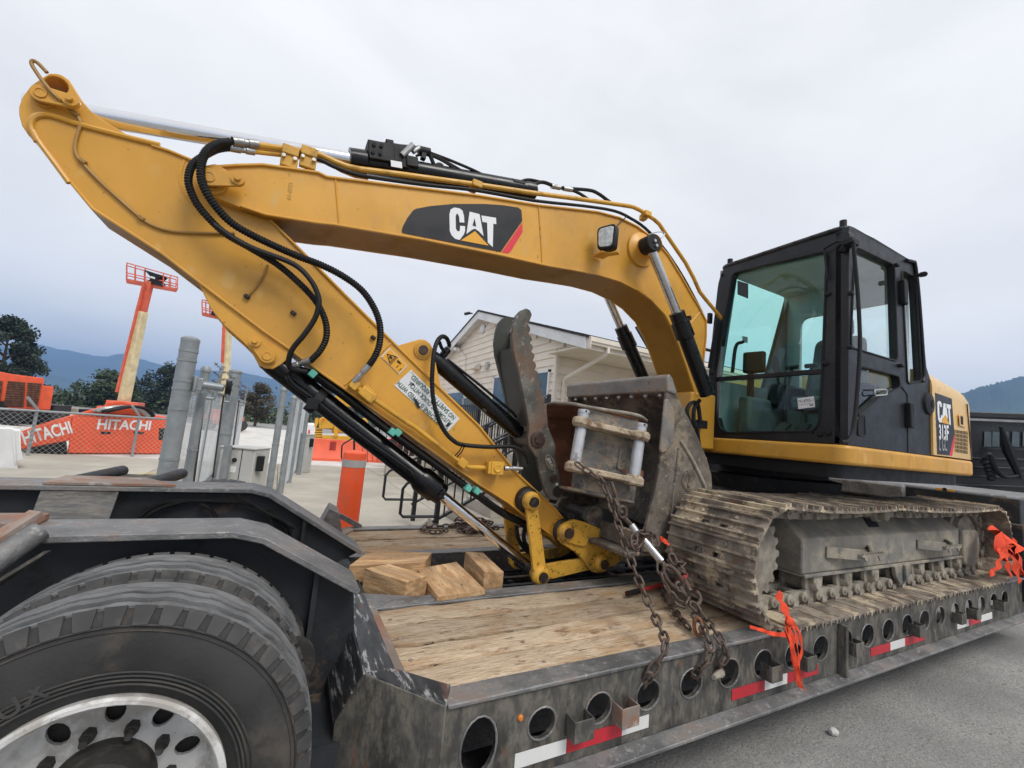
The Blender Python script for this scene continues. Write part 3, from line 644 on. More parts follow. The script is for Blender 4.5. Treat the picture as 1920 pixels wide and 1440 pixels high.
# gate operator cabinets
def cabinet(label, pts, d, th, dots=True):
    q = [Ud(x, y, d) for x, y in pts]; zb = .035
    for i in (2, 3): q[i].z = zb; q[i].x, q[i].y = q[1 if i == 2 else 0].x, q[1 if i == 2 else 0].y
    zt = (q[0].z+q[1].z)/2; q[0].z = q[1].z = zt
    t = thing('control_cabinet', label, 'cabinet', (q[2]+q[3])/2, 'gate control cabinets')
    obj('housing', MB().prism(q, BK*th), 'box_grey', t, bevel=.012)
    up_ = V((0, 0, 1)); rt = (q[1]-q[0]).normalized(); w_ = (q[1]-q[0]).length; h_ = zt-zb; fr_ = -BK
    obj('lid', MB().prism([q[0]+up_*.0-rt*.01+fr_*.02, q[1]-rt*-.01+fr_*.02, q[1]+rt*.01+fr_*.02+up_*.02, q[0]-rt*.01+fr_*.02+up_*.02], BK*(th+.03)), 'box_grey', t, bevel=.004)
    obj('panel_seam', MB().prism([q[0]+rt*w_*.62+fr_*.004, q[0]+rt*w_*.64+fr_*.004, q[0]+rt*w_*.64-up_*h_*.95+fr_*.004, q[0]+rt*w_*.62-up_*h_*.95+fr_*.004], BK*.01), 'dark', t)
    obj('key_lock', MB().cyl(q[0]+rt*w_*.45-up_*h_*.17, q[0]+rt*w_*.45-up_*h_*.17+fr_*.02, w_*.06), 'dark', t); obj('label', MB().prism([q[0]+rt*w_*.36-up_*h_*.26+fr_*.004, q[0]+rt*w_*.52-up_*h_*.26+fr_*.004, q[0]+rt*w_*.52-up_*h_*.35+fr_*.004, q[0]+rt*w_*.36-up_*h_*.35+fr_*.004], BK*.006), 'white', t)
    obj('switch_box', MB().box(q[1]+rt*.03-up_*h_*.2+BK*th*.3, (.10, .12, h_*.22)), 'plastic', t, bevel=.01)
    obj('conduit', MB().cyl(q[3]+rt*w_*.28+fr_*.06, q[0]+rt*w_*.28+fr_*.06+up_*.04, w_*.10), 'galvanised', t)
cabinet('grey steel gate control cabinet behind the trailer tyre', [(414, 841), (480, 841), (480, 960), (414, 960)], 6.4, .4)
cabinet('far grey control cabinet left of the orange barrier', [(560, 815), (581, 815), (581, 880), (560, 880)], 12, .35)

# ---------------------------------------------------------------- far machines on the left
def prismD(mb, pts, d, th):
    q = [Ud(x, y, d) for x, y in pts]; c = sum(q, V((0, 0, 0)))/len(q)-CAM; c.z = 0; return mb.prism(q, c.normalized()*th)
A, B = UZ(303, 853, 0), UZ(126, 853, 0)
def hp(x, y): return plane2(x, y, A, B)
hn = -((B-A).cross(V((0, 0, 1)))).normalized();  hn = hn if hn.dot(BK) < 0 else -hn      # toward the camera
hk = (A+B)/2-CAM; hk.z = 0; hk.normalize()
hb = thing('excavator_boom', 'orange excavator boom section with white lettering lying behind the fence', 'machine part', (A+B)/2)
obj('body', MB().prism([hp(*q) for q in [(136, 782), (180, 771), (250, 775), (313, 782), (304, 851), (126, 850)]], hk*1.6), 'hitachi', hb, bevel=.03)
obj('arm', MB().prism([hp(*q) for q in [(36, 810), (60, 801), (135, 781), (130, 826), (40, 843)]], hk*1.2), 'hitachi', hb, bevel=.03)
obj('top_cover', MB().prism([hp(*q) for q in [(60, 800), (110, 785), (160, 771), (196, 760), (200, 754), (228, 752), (246, 757), (266, 768), (282, 777), (285, 784), (136, 783)]], hk*1.0), 'hitachi', hb, bevel=.03)
obj('counterweight_foot', MB().prism([hp(*q) for q in [(64, 838), (125, 828), (126, 852), (60, 853)]], -hn*1.0), 'plastic', hb)
for k in range(4):
    P = [hp(175+k*5, 771)+hn*.1*k, hp(195+k*6, 765)+hn*(.1*k+.1), hp(225+k*7, 762)+hn*.15, hp(255+k*6, 767)+hn*.1, hp(275+k*4, 780)+hn*.05]
    obj('hose', MB().tube(catmull(P, 5), .045, 8), 'hose_fitting' if k < 2 else 'plastic', hb)
obj('lettering', text_mesh('HITACHI', hp(181, 804)+hn*.012, hp(281, 806)-hp(181, 804), V((0, 0, 1)), width=(hp(281, 806)-hp(181, 804)).length, height=.27, bold=.03), 'white_letters', hb, smooth=False)
a_, b_ = hp(46, 833), hp(130, 812)
obj('lettering', text_mesh('HITACHI', a_+hn*.012, b_-a_, (b_-a_).cross(hn)*-1, width=(b_-a_).length*1.08, height=.31, bold=.03), 'white_letters', hb, smooth=False)
obj('latch', MB().prism([hp(*q)+hn*.01 for q in [(298, 803), (310, 803), (309, 825), (297, 825)]], -hn*.03), 'dark', hb)
for x in (188, 250): obj('slot', MB().prism([hp(x, 809)+hn*.005, hp(x+20, 810)+hn*.005, hp(x+19, 814)+hn*.005, hp(x+1, 814)+hn*.005], -hn*.02), 'dark', hb)
hx = thing('excavator_house', 'orange excavator engine house with two dark louvred grilles at the far left edge', 'excavator', Ud(40, 790, 20))
obj('body', prismD(MB(), [(-40, 692), (0, 697), (26, 702), (83, 709), (81, 723), (101, 725), (94, 769), (-40, 766)], 20, 2.2), 'hitachi', hx, bevel=.04)
for pts in ([(15, 714), (46, 717), (43, 763), (7, 762)], [(52, 717), (77, 719), (69, 763), (50, 762)], [(-20, 712), (4, 714), (-1, 761), (-25, 760)]):
    q = [Ud(x, y, 19.96) for x, y in pts]; gr = obj('grille', MB().prism(q, BK*.05), 'rust', hx)
    for k in range(11):
        v = (k+.5)/11; a, b = quadlerp(q, 0, v), quadlerp(q, 1, v); obj('louvre', MB().bar(a-BK*.02, b-BK*.02, .03, .03), 'brown_wall', gr, smooth=False)
obj('track', prismD(MB(), [(-40, 772), (62, 774), (30, 800), (-40, 812)], 19, 1.0), 'plastic', hx, bevel=.05); obj('undercarriage', MB().box(V((Ud(30, 800, 20.8).x, Ud(30, 800, 20.8).y, .5)), (3, 2, 1.0)), 'plastic', hx)
fl = thing('fence', 'low chain link fence with top rail in front of the orange machines', 'fence', UZ(150, 857, 0))
a, b = UZ(-60, 858, 0), UZ(310, 857, 0); ft = plane2(59, 770, a, b).z
obj('rail', MB().tube([V((a.x, a.y, ft)), V((b.x, b.y, ft))], .03, 8), 'galvanised', fl)
for x in (-45, 51, 247):
    q = UZ(x, 857, 0); obj('post', MB().tube([q, V((q.x, q.y, ft+.04)), V((q.x-.18, q.y-.12, ft+.32))], .035, 8), 'galvanised', fl)
o = obj('wire_mesh', chainlink(V((a.x, a.y, .05)), V((b.x, b.y, .05)), .06, ft, .12, .0028), 'wire', fl, smooth=False); o['kind'] = 'stuff'
wbx = thing('barrier', 'white moulded plastic barrier block at the far left edge', 'barrier', UZ(10, 880, 0))
d_ = (UZ(10, 880, 0)-CAM).dot(_f)
obj('block', prismD(MB(), [(-40, 803), (24, 803), (25, 806), (38, 807), (39, 845), (44, 860), (42, 864), (29, 866), (34, 880), (-40, 882)], d_, .5), 'white', wbx, bevel=.03)
obj('rib', prismD(MB(), [(22, 806), (26, 806), (31, 870), (27, 870)], d_-.03, .1), 'white', wbx, bevel=.01)
def lift(label, d, cream, red, side, plat, base):
    t = thing('boom_lift', label, 'boom lift', Ud(*base, d)*1); q = Ud(*base, d); q.z = 0; t.location = q; _org[t.name] = q.copy()
    obj('lower_boom', MB().bar(Ud(*cream[0], d), Ud(*cream[1], d), cream[2]*d/F, .5, up=BK), 'lift_cream', t, bevel=.03)
    obj('upper_boom', MB().bar(Ud(*red[0], d), Ud(*red[1], d), red[2]*d/F, .35, up=BK), 'lift_orange', t, bevel=.03)
    obj('side_tube', MB().bar(Ud(*side[0], d-.3), Ud(*side[1], d-.3), side[2]*d/F, .15, up=BK), 'lift_orange', t)
    c1, c2 = Ud(cream[0][0]-9, cream[0][1]-8, d), Ud(cream[0][0]+2, cream[0][1]-62, d)
    ck = MB()
    for k in range(9): p_ = c1.lerp(c2, k/8); ck.box(p_, (.28, .3, .13))
    obj('cable_track', ck, 'plastic', t)
    obj('chassis', MB().box(V((q.x, q.y, .75)), (2.2, 2.2, .6)).box(V((q.x, q.y, 1.2)), (1.6, 1.6, .5)), 'lift_orange', t, bevel=.05)
    for sx in (-1, 1):
        for sy in (-1, 1): obj('wheel', MB().cyl((q.x+sx*.95, q.y+sy*1.15-.15, .42), (q.x+sx*.95, q.y+sy*1.15+.15, .42), .42), 'tyre', t)
    tl, tr, br, bl = [Ud(x, y, d) for x, y in plat]; pm = MB(); dep = (tl-CAM).normalized()*.8; dep.z = 0
    pf = obj('platform', MB().prism([quadlerp([tl, tr, br, bl], 0, .86), quadlerp([tl, tr, br, bl], 1, .86), br, bl], dep), 'lift_orange', t)
    for off in (V((0, 0, 0)), dep):
        for v in (0, .55): obj('guard_rail', MB().bar(quadlerp([tl, tr, br, bl], 0, v)+off, quadlerp([tl, tr, br, bl], 1, v)+off, .06, .06), 'lift_orange', pf)
        for u in (0, .17, .36, .72, .86, 1): obj('upright', MB().bar(quadlerp([tl, tr, br, bl], u, 0)+off, quadlerp([tl, tr, br, bl], u, .9)+off, .05, .05, up=(1, 0, 0)), 'lift_orange', pf)
    cx = [quadlerp([tl, tr, br, bl], u, v)-BK*.1 for u, v in ((.36, .12), (.72, .2), (.62, .55), (.72, .95), (.42, .9), (.5, .5))]
    obj('control_console', MB().prism(cx, BK*.5), 'plastic', t); obj('console_label', MB().prism([quadlerp([tl, tr, br, bl], u, v)-BK*.12 for u, v in ((.5, .42), (.58, .44), (.58, .56), (.5, .54))], BK*.02), 'white', t)
lift('boom lift with a raised cream mast and orange basket over the far yard', 28, ((229, 770), (266, 584), 14), ((267, 590), (282, 528), 8.5), ((219, 735), (270, 532), 3.2), [(238, 493), (333, 520), (333, 544), (238, 527)], (228, 800))
lift('second boom lift mostly hidden behind the yellow stick', 31, ((421, 760), (428, 600), 9), ((426, 605), (430, 560), 7), ((417, 680), (421, 590), 4), [(379, 562), (420, 571), (420, 598), (380, 589)], (420, 800))
sh = thing('shed', 'low grey concrete block wall beyond the orange boom', 'wall', Ud(130, 775, 40)); q = sh.location.copy(); q.z = 0; sh.location = q; _org[sh.name] = q.copy()
obj('wall', prismD(MB(), [(100, 764), (146, 766), (146, 790), (100, 790)], 40, 1), 'wood_grey', sh, bevel=.03); obj('dark_block', prismD(MB(), [(147, 767), (200, 769), (200, 790), (147, 790)], 40, 1), 'plastic', sh)

# ---------------------------------------------------------------- bulldozer and orange barrier
q = UZ(640, 862, 0); br_ = thing('barrier', 'orange jersey barrier lying in front of the yellow bulldozer', 'barrier', q); db = (q-CAM).dot(_f)
c0, c1 = UZ(583, 864, 0), UZ(705, 868, 0); dv = (c1-c0).normalized(); nv = dv.cross(V((0, 0, 1))); zt_ = .80
obj('body', MB().prism([c0-nv*.0, c0-nv*.0+V((0, 0, .10)), c0-nv*.14+V((0, 0, .28)), c0-nv*.2+V((0, 0, zt_)), c0-nv*.36+V((0, 0, zt_)), c0-nv*.42+V((0, 0, .28)), c0-nv*.56+V((0, 0, .1)), c0-nv*.56], dv*3.0), 'barrier_orange', br_, bevel=.02)
obj('stencil', MB().prism([c0+dv*.62-nv*.17+V((0, 0, .72)), c0+dv*.84-nv*.17+V((0, 0, .72)), c0+dv*.84-nv*.14+V((0, 0, .42)), c0+dv*.62-nv*.14+V((0, 0, .42))], nv*.012), 'red_paint', br_)
dz = thing('bulldozer', 'yellow tracked bulldozer parked behind the orange barrier', 'bulldozer', Ud(650, 845, 19)); q = dz.location.copy(); q.z = 0; dz.location = q; _org[dz.name] = q.copy()
D = 19.
obj('push_frame', prismD(MB(), [(603, 816), (690, 820), (690, 836), (606, 832)], D-.3, .5), 'dozer', dz, bevel=.03)
obj('radiator_guard', prismD(MB(), [(597, 786), (604, 782), (625, 782), (626, 804), (598, 804)], D-.2, 1.0), 'dozer', dz, bevel=.04)
obj('engine_hood', prismD(MB(), [(622, 784), (680, 790), (684, 812), (622, 812)], D, 1.4), 'dozer', dz, bevel=.04)
obj('upright', prismD(MB(), [(626, 798), (634, 798), (634, 818), (626, 818)], D-.4, .5), 'dozer', dz)
obj('lamp_bracket', prismD(MB(), [(591, 784), (597, 783), (597, 792), (592, 803), (589, 800)], D-.2, .3), 'dozer', dz)
for k in range(12): obj('track_shoe', prismD(MB(), [(591-k*.3, 803+k*4.4), (604, 803+k*4.4), (604, 806+k*4.4), (590-k*.3, 806+k*4.4)], D-.1-.02*k, .5), 'dozer', dz, bevel=.01)
obj('track_frame', prismD(MB(), [(580, 850), (592, 804), (604, 804), (606, 860), (580, 860)], D, 3.5), 'dark', dz); obj('track_frame', prismD(MB(), [(668, 832), (720, 836), (720, 862), (664, 860)], D, 3.0), 'dark', dz)
obj('blade_arm', prismD(MB(), [(655, 838), (662, 836), (640, 862), (632, 862)], D-.2, .3), 'dozer', dz)
cabp = obj('cab_roof', prismD(MB(), [(627, 742), (634, 742), (652, 755), (700, 760), (700, 766), (640, 762)], D+.3, 1.8), 'dozer', dz, bevel=.04)
obj('cab', prismD(MB(), [(640, 762), (700, 766), (700, 800), (640, 796)], D+.5, 1.4), 'window_blue', dz); obj('cab_post', prismD(MB(), [(664, 763), (669, 763), (669, 800), (664, 800)], D+.4, .2), 'dark', dz); obj('fuel_tank', prismD(MB(), [(676, 785), (684, 783), (690, 790), (690, 800), (676, 800)], D-.1, .6), 'dozer', dz, bevel=.05)
for x, y in ((606, 787), (611, 824)): obj('reflector', MB().cyl(Ud(x, y, D-.34), Ud(x, y, D-.18), .04), 'decal_red', dz)
q = Ud(575, 830, 30); vn = thing('van', 'white van roof showing behind the gate cabinet', 'van', V((q.x, q.y, 0)))
obj('body', prismD(MB(), [(566, 794), (590, 794), (592, 800), (592, 850), (562, 850), (562, 800)], 30, 3), 'white', vn, bevel=.1); obj('window', prismD(MB(), [(565, 803), (575, 803), (575, 815), (564, 815)], 29.98, .1), 'dark', vn); obj('tail_light', prismD(MB(), [(578, 806), (581, 806), (581, 815), (578, 815)], 29.97, .1), 'decal_red', vn); obj('wheel', MB().cyl(Ud(570, 850, 29.9), Ud(570, 850, 30.4), .4), 'tyre', vn)
q = Ud(730, 830, 24); cr_ = thing('parked_car', 'red car glimpsed through the far stair pickets', 'car', V((q.x, q.y, 0)))
obj('body', prismD(MB(), [(722, 832), (726, 824), (734, 822), (746, 826), (746, 848), (722, 846)], 24, 1.8), 'decal_red', cr_, bevel=.1); obj('window', prismD(MB(), [(726, 825), (735, 823), (744, 827), (744, 832), (725, 831)], 23.97, .1), 'dark', cr_); obj('wheel', MB().cyl(Ud(730, 850, 23.9), Ud(730, 850, 24.3), .3), 'tyre', cr_)

# ---------------------------------------------------------------- black service truck body at the right edge
q = UZ(1870, 1010, 0); tk = thing('service_truck', 'black box truck body with a band of windows at the right edge', 'truck', V((7.4, 3.2, 0)))
Dk = 9.0
obj('body', prismD(MB(), [(1790, 772), (2100, 784), (2100, 925), (1790, 925)], Dk, 2.2), 'truck_black', tk, bevel=.05)
obj('roof_rail', prismD(MB(), [(1790, 783), (2100, 795), (2100, 800), (1790, 787)], Dk-.06, .1), 'hose_fitting', tk); obj('roof_edge', prismD(MB(), [(1788, 770), (2100, 782), (2100, 792), (1788, 781)], Dk-.05, .2), 'truck_black', tk, bevel=.02)
for x in (1846, 1861, 1878, 1898, 1918): obj('window', prismD(MB(), [(x, 809), (x+13, 810), (x+13, 838), (x-1, 837)], Dk-.02, .05), 'mirror_glass', tk)
obj('sill', prismD(MB(), [(1842, 839), (1960, 842), (1960, 846), (1842, 842)], Dk-.08, .1), 'truck_black', tk)
for k in range(4): obj('side_rib', prismD(MB(), [(1790, 856+k*17), (2100, 866+k*17), (2100, 870+k*17), (1790, 860+k*17)], Dk-.05, .1), 'truck_black', tk, bevel=.01)
obj('suspension_spring', MB().ribbed([Ud(1845, 862, Dk-.2), Ud(1853, 875, Dk-.2), Ud(1861, 903, Dk-.2)], .08, .09, .2), 'plastic', tk)
obj('hose', MB().tube(catmull([Ud(1842, 858, Dk-.2), Ud(1856, 853, Dk-.25), Ud(1868, 880, Dk-.3), Ud(1885, 894, Dk-.3), Ud(1915, 890, Dk-.3)], 6), .045, 8), 'rubber_hose', tk)
obj('strut', MB().tube([Ud(1877, 800, Dk-.3), Ud(1890, 845, Dk-.3), Ud(1912, 895, Dk-.3)], .06, 8, rf=lambda i: [.03, .09, .05][i]), 'plastic', tk)
for k in (-.7, 1.6): obj('wheel', MB().cyl(Ud(1900, 960, Dk)+V((k, 0, -.1)), Ud(1900, 960, Dk)+V((k, .3, -.1)), .5), 'tyre', tk)
tk.location = V((Ud(1900, 960, Dk).x, Ud(1900, 960, Dk).y, 0)); _org[tk.name] = tk.location.copy()
for ch in tk.children: ch.matrix_parent_inverse = Matrix.Translation(-tk.location)
wf = thing('picket_fence', 'white picket fence glimpsed under the counterweight', 'fence', (7, 8, 0))
A2, B2 = Ud(1500, 888, 14), Ud(1730, 896, 12)
obj('rail', MB().bar(A2, B2, .05, .05), 'white', wf)
for k in range(60):
    p_ = A2.lerp(B2, k/59); obj('picket', MB().bb(p_.x-.03, p_.x+.03, p_.y-.01, p_.y+.01, .1, p_.z+.12), 'white', wf, smooth=False)
# ---------------------------------------------------------------- lowboy trailer
random.seed(31)
ZD = .62
T = thing('lowboy_trailer', 'black steel lowboy trailer with timber deck carrying the yellow excavator', 'trailer', (0, .09, 0))
YN, YFAR, X0, X1 = -1.28, 1.46, -3.74, 2.55
hx_ = [-3.326+.288*k for k in range(19)]
def hr_(x): t = min(1, max(0, (x+3.3)/1.5)); return (.066+.020*t, .060+.013*t)
def side_beam(Y, vec, far=False):
    holes = [ell((x, Y, .478), (1, 0, 0), (0, 0, 1), *hr_(x), 18) for x in hx_ if x < X1-.2]
    if not far: holes.append(ell((-3.60, Y, .455), (1, 0, 0), (0, 0, 1), .074, .105, 20))
    return plate([V((X0, Y, .20)) if False else V((X0, Y, .30)), V((X1, Y, .30)), V((X1, Y, .612)), V((X0, Y, .612))], holes, vec)
sb = obj('side_beam', side_beam(YN, (0, .022, 0)), 'trailer_steel', T, angle=25)
obj('side_beam', side_beam(YFAR, (0, -.022, 0), True), 'trailer_steel', T, angle=25)
for x in hx_+[-3.6]:
    big = x == -3.6; n = 18; mb = MB(); rw = (.074, .105) if big else hr_(x); zc = .455 if big else .478
    if x < X1-.2: obj('hole_rim', mb.tube([V((x+rw[0]*math.cos(2*math.pi*i/n), YN-.001, zc+rw[1]*math.sin(2*math.pi*i/n))) for i in range(n)], .0045, 5, closed=True), 'trailer_top', sb)
fl_ = MB().prism([V((X0, YN, .302)), V((X0, YN-.075, .288)), V((X0, YN-.075, .272)), V((X0, YN, .284))], (X1-X0, 0, 0)); obj('bottom_flange', fl_, 'trailer_top', T, bevel=.004)
obj('bottom_plate', MB().bb(X0, X1, YN, YN+.2, .275, .299), 'trailer_black', T)
# top rails: outer, with chamfered nose
obj('top_rail', MB().bb(X0, X1, YN-.012, YN+.098, .612, .630), 'trailer_top', T, bevel=.005)
obj('top_rail', MB().bb(X0, X1, YFAR-.098, YFAR+.012, .612, .630), 'trailer_top', T, bevel=.005)
obj('inner_rail', MB().bb(-3.83, X1, -.395, -.275, .612, .628).bb(-3.83, X1, -.30, -.278, .30, .611), 'trailer_top', T, bevel=.004)
obj('inner_rail', MB().bb(-3.83, X1, .535, .64, .612, .628).bb(-3.83, X1, .545, .565, .30, .611), 'trailer_top', T, bevel=.004)
# timber planks
def plank(x0, x1, y0, y1, zt):
    n = 22; m_ = 5; vs = []; fs = []
    for i in range(n+1):
        for j in range(m_+1):
            x = x0+(x1-x0)*i/n; y = y0+(y1-y0)*j/m_; e = .010 if j in (0, m_) else 0
            if j in (0, m_): y += random.uniform(-.004, .004)
            vs.append((x, y, zt-e*random.random()+random.uniform(-.0025, .0025)))
    k = len(vs); vs += [(x0+(x1-x0)*i/n, y0+(y1-y0)*j/m_, .55) for i in range(n+1) for j in (0, m_)]
    for i in range(n):
        for j in range(m_): a = i*(m_+1)+j; fs.append((a, a+m_+1, a+m_+2, a+1))
        a = i*(m_+1); fs.append((a, a+m_+1, k+2*i+2, k+2*i)); fs.append((a+m_, k+2*i+1, k+2*i+3, a+2*m_+1))
    fs.append(tuple(range(m_, -1, -1))+(k, k+1)); fs.append(tuple(n*(m_+1)+j for j in range(m_+1))+(k+2*n+1, k+2*n))
    return MB().add(vs, fs)
yy = [-1.178, -.985, -.80, -.595, -.402]
for a, b in zip(yy, yy[1:]):
    zt = ZD+random.uniform(-.004, .004); cut = [-3.828, random.uniform(-1.2, .2), X1]
    for c, d in zip(cut, cut[1:]): pk = obj('plank', plank(c+.002, d-.002, a+.005, b-.005, zt+random.uniform(-.002, .002)), 'deck_wood', T); [obj('plank_bolt', MB().lathe((c+.05+kk*.55, a+(b-a)*.3, zt-.002), (0, 0, 1), [(0, .011), (.004, .010), (.006, 0)], 10), 'rusty_plate', pk) for kk in range(4) if c+.05+kk*.55 < d-.05]
yy = [.645, .85, 1.05, 1.2, 1.358]
for a, b in zip(yy, yy[1:]):
    zt = ZD+random.uniform(-.004, .004); cut = [-3.79, random.uniform(-1, 1), X1]
    for c, d in zip(cut, cut[1:]): obj('plank', plank(c+.002, d-.002, a+.003, b-.003, zt), 'deck_wood', T)
# channel floor between the inner rails
obj('channel_floor', MB().bb(-3.9, X1, -.278, .545, .33, .345), 'grease', T)
for k in range(26): x = -3.6+k*.24; obj('cross_member', MB().bb(x, x+.05, -.277, .544, .346, .43+.02*(k % 3)), 'trailer_black', T, bevel=.004)
for k in range(5): y = -.2+k*.16; obj('channel_bar', MB().bb(-3.0, X1, y, y+.035, .47, .485), 'trailer_black', T)
# sloped nose of the deck
def poly(name, pts, th, m, parent=T, bevel=.004): return obj(name, MB().prism(pts, th), m, parent, bevel=bevel)
ra, rb, rc = V((-3.965, -.20, .648)), V((-3.985, -1.02, .648)), V((-3.745, -1.285, .632))
poly('nose_strip', [ra, rb, V((-3.865, -1.0, .636)), V((-3.85, -.20, .636))], (0, 0, -.02), 'trailer_worn')
poly('nose_strip', [V((-3.868, -1.0, .632)), V((-3.853, -.30, .632)), V((-3.815, -.30, .626)), V((-3.825, -1.04, .626))], (0, 0, -.02), 'rusty_plate')
poly('nose_chamfer', [rb, rc, V((-3.69, -1.18, .634)), V((-3.83, -1.04, .636)), V((-3.867, -1.0, .636))], (0, 0, -.02), 'trailer_worn')
sa, sb_ = V((-4.045, -.18, .47)), V((-4.07, -.98, .47))
poly('nose_plate', [ra+V((-.004, 0, -.004)), rb+V((-.004, 0, -.004)), sb_, sa], (.02, 0, -.004), 'trailer_worn')
poly('nose_cheek', [rb+V((-.003, -.003, -.006)), rc+V((-.003, -.003, -.006)), V((-3.745, -1.285, .10)), V((-4.03, -1.0, .10)), V((-4.07, -.985, .30)), sb_+V((0, -.006, 0))], (.015, .015, 0), 'trailer_steel')
poly('nose_lower', [V((-4.075, -.97, .468)), V((-4.05, -.2, .468)), V((-4.03, -.2, .1)), V((-4.03, -.97, .1))], (.02, 0, 0), 'trailer_black')
poly('cheek_gusset', [V((-3.97, -1.062, .30)), V((-3.76, -1.275, .33)), V((-3.76, -1.275, .16)), V((-3.95, -1.09, .12))], (-.03, -.03, 0), 'trailer_black')
obj('nose_block', MB().bb(-3.95, -3.83, -1.0, 1.3, .30, .61), 'trailer_black', T)
obj('inner_corner', MB().prism([V((-3.86, -.42, .630)), V((-3.70, -.30, .630)), V((-3.60, -.275, .630)), V((-3.86, -.17, .630))], (0, 0, -.02)), 'trailer_top', T)
# far nose: wedge blocks by the bollard
fa = [UZ(x, y, .64) for x, y in ((648, 1010), (678, 988), (725, 1000), (668, 1040))]
poly('nose_strip', [V((-3.95, .60, .64)), V((-3.95, 1.2, .64)), V((-3.72, 1.47, .632)), V((-3.68, 1.36, .632)), V((-3.80, 1.15, .636)), V((-3.80, .60, .636))], (0, 0, -.03), 'rusty_plate')
obj('wedge_block', MB().prism([U(600, 985, 1.15), U(618, 953, 1.15), U(636, 962, 1.15), U(643, 1003, 1.15), U(620, 1000, 1.15)], (.02, .28, 0)), 'trailer_top', T, bevel=.006)
obj('wedge_lip', MB().bar(U(636, 966, 1.44), U(676, 988, 1.44), .05, .04), 'trailer_top', T)
# stake pockets and lamp
for px, py in ((1092, 1342), (1178, 1318), (1451, 1240), (1516, 1222), (1606, 1198), (1723, 1168), (1801, 1146), (1829, 1138), (1880, 1137)):
    c = U(px, py, YN-.045); x = c.x; mb = MB()
    for q in ((x-.05, x-.043, YN-.06, YN), (x+.043, x+.05, YN-.06, YN), (x-.05, x+.05, YN-.067, YN-.06)): mb.bb(*q[:2], q[2], q[3], .41, .492)
    obj('stake_pocket', mb, 'rusty_plate' if px == 1178 else 'trailer_steel', T, bevel=.003)
obj('marker_lamp', MB().lathe((-3.43, YN, .52), (0, -1, 0), [(0, .012), (.005, .012), (.010, .008), (.011, 0)], 14), 'amber', T)
obj('side_stiffener', MB().bb(-1.115, -1.085, YN-.05, YN, .30, .60).bb(-1.08, -1.06, YN-.006, YN, .36, .57), 'trailer_steel', T, bevel=.004)
def tape(x0, x1, m): obj('reflector', MB().bb(x0, x1, YN-.0035, YN-.0005, .338, .392), m, T, smooth=False)
for a, b, m in ((-3.44, -3.20, 'white_tape'), (-3.20, -2.90, 'red_tape'), (-2.90, -2.74, 'white_tape'), (-2.15, -1.87, 'red_tape'), (-1.87, -1.66, 'white_tape'), (-1.66, -1.34, 'red_tape'),
                (-.70, -.42, 'red_tape'), (-.42, -.20, 'white_tape'), (-.20, .12, 'red_tape'), (.74, .98, 'white_tape'), (.98, 1.25, 'red_tape'), (1.25, 1.52, 'white_tape')): tape(a, b, m)
# gooseneck beams over the wheels
def neck(y0, y1, yw, slope_end):
    P = [V((-7.5, 0, 1.10)), V((-4.50, 0, 1.10)), V((-4.40, 0, 1.075)), V((slope_end[0], 0, slope_end[1]))]
    mb = MB().strip(P, y0, y1, .026); f_ = obj('neck_flange', mb, 'trailer_top', T, bevel=.004)
    wv = [V((-7.5, yw, .62)), V((-7.5, yw, 1.10))]+[V((p.x, yw, p.z)) for p in P[1:]]+[V((-3.97, yw, .62)), V((-3.97, yw, .33)), V((-4.3, yw, .33)), V((-4.5, yw, .62))]
    obj('neck_web', MB().prism(wv, (0, .02, 0)), 'trailer_black', T)
    obj('web_stiffener', MB().bar((-4.17, yw-.03, .45), (-4.17, yw-.03, .93), .02, .05, up=(0, 1, 0)), 'trailer_black', T)
neck(-.765, -.50, -.66, (-4.0, .84)); neck(.33, .60, .40, (-3.80, .70))
obj('cross_tube', MB().cyl((-4.25, -.95, .70), (-4.25, -.67, .70), .055).cyl((-4.25, -.99, .70), (-4.25, -.95, .70), .085), 'hub', T)
obj('axle_beam', MB().bb(-4.15, -4.0, -1.0, 1.2, .30, .40), 'trailer_black', T); obj('axle', MB().cyl((-4.70, -1.1, .545), (-4.70, 1.3, .545), .07), 'trailer_black', T)
pl = [U(75, 926, .335), U(222, 926, .335), U(198, 990, -.42), U(50, 990, -.42)]
for q in pl[:2]: q.z = 1.098
obj('saddle_plate', MB().prism([pl[0], pl[1], pl[2], pl[3]], (0, 0, -.02)), 'trailer_steel', T); obj('saddle_lip', MB().prism([V((pl[0].x, .335, 1.130)), V((pl[1].x+.25, .335, 1.130)), V((pl[1].x+.05, .62, 1.130)), V((pl[0].x, .62, 1.130))], (0, 0, .012)), 'rusty_plate', T)
obj('rub_plate', MB().bb(-7.4, -5.12, -.70, -.52, 1.127, 1.155), 'rusty_plate', T, bevel=.004)
a, b = U(72, 996, -.78), UZ(-60, 1085, 1.04)
obj('ramp_roll', MB().tube([a, b], .038, 14), 'trailer_top', T); obj('ramp_edge', MB().bar(a+V((-.02, .03, .05)), b+V((-.02, .03, .05)), .05, .03), 'rusty_plate', T)
obj('ramp_gusset', MB().prism([a+V((.03, -.02, -.06)), b+V((0, 0, -.06)), b+V((0, 0, -.5)), a+V((-.12, -.05, -.22))], (.015, .01, 0)), 'trailer_steel', T)
q = [UZ(x, y, 1.06) for x, y in ((120, 914), (228, 888), (340, 893), (268, 917))]
obj('ramp_plate', MB().prism(q, (0, 0, -.02)), 'trailer_steel', T)
for a_, b_ in ((0, 1), (3, 2)): obj('ramp_roll', MB().tube([q[a_]+V((0, 0, .02)), q[b_]+V((0, 0, .02))], .04, 12), 'trailer_black', T)
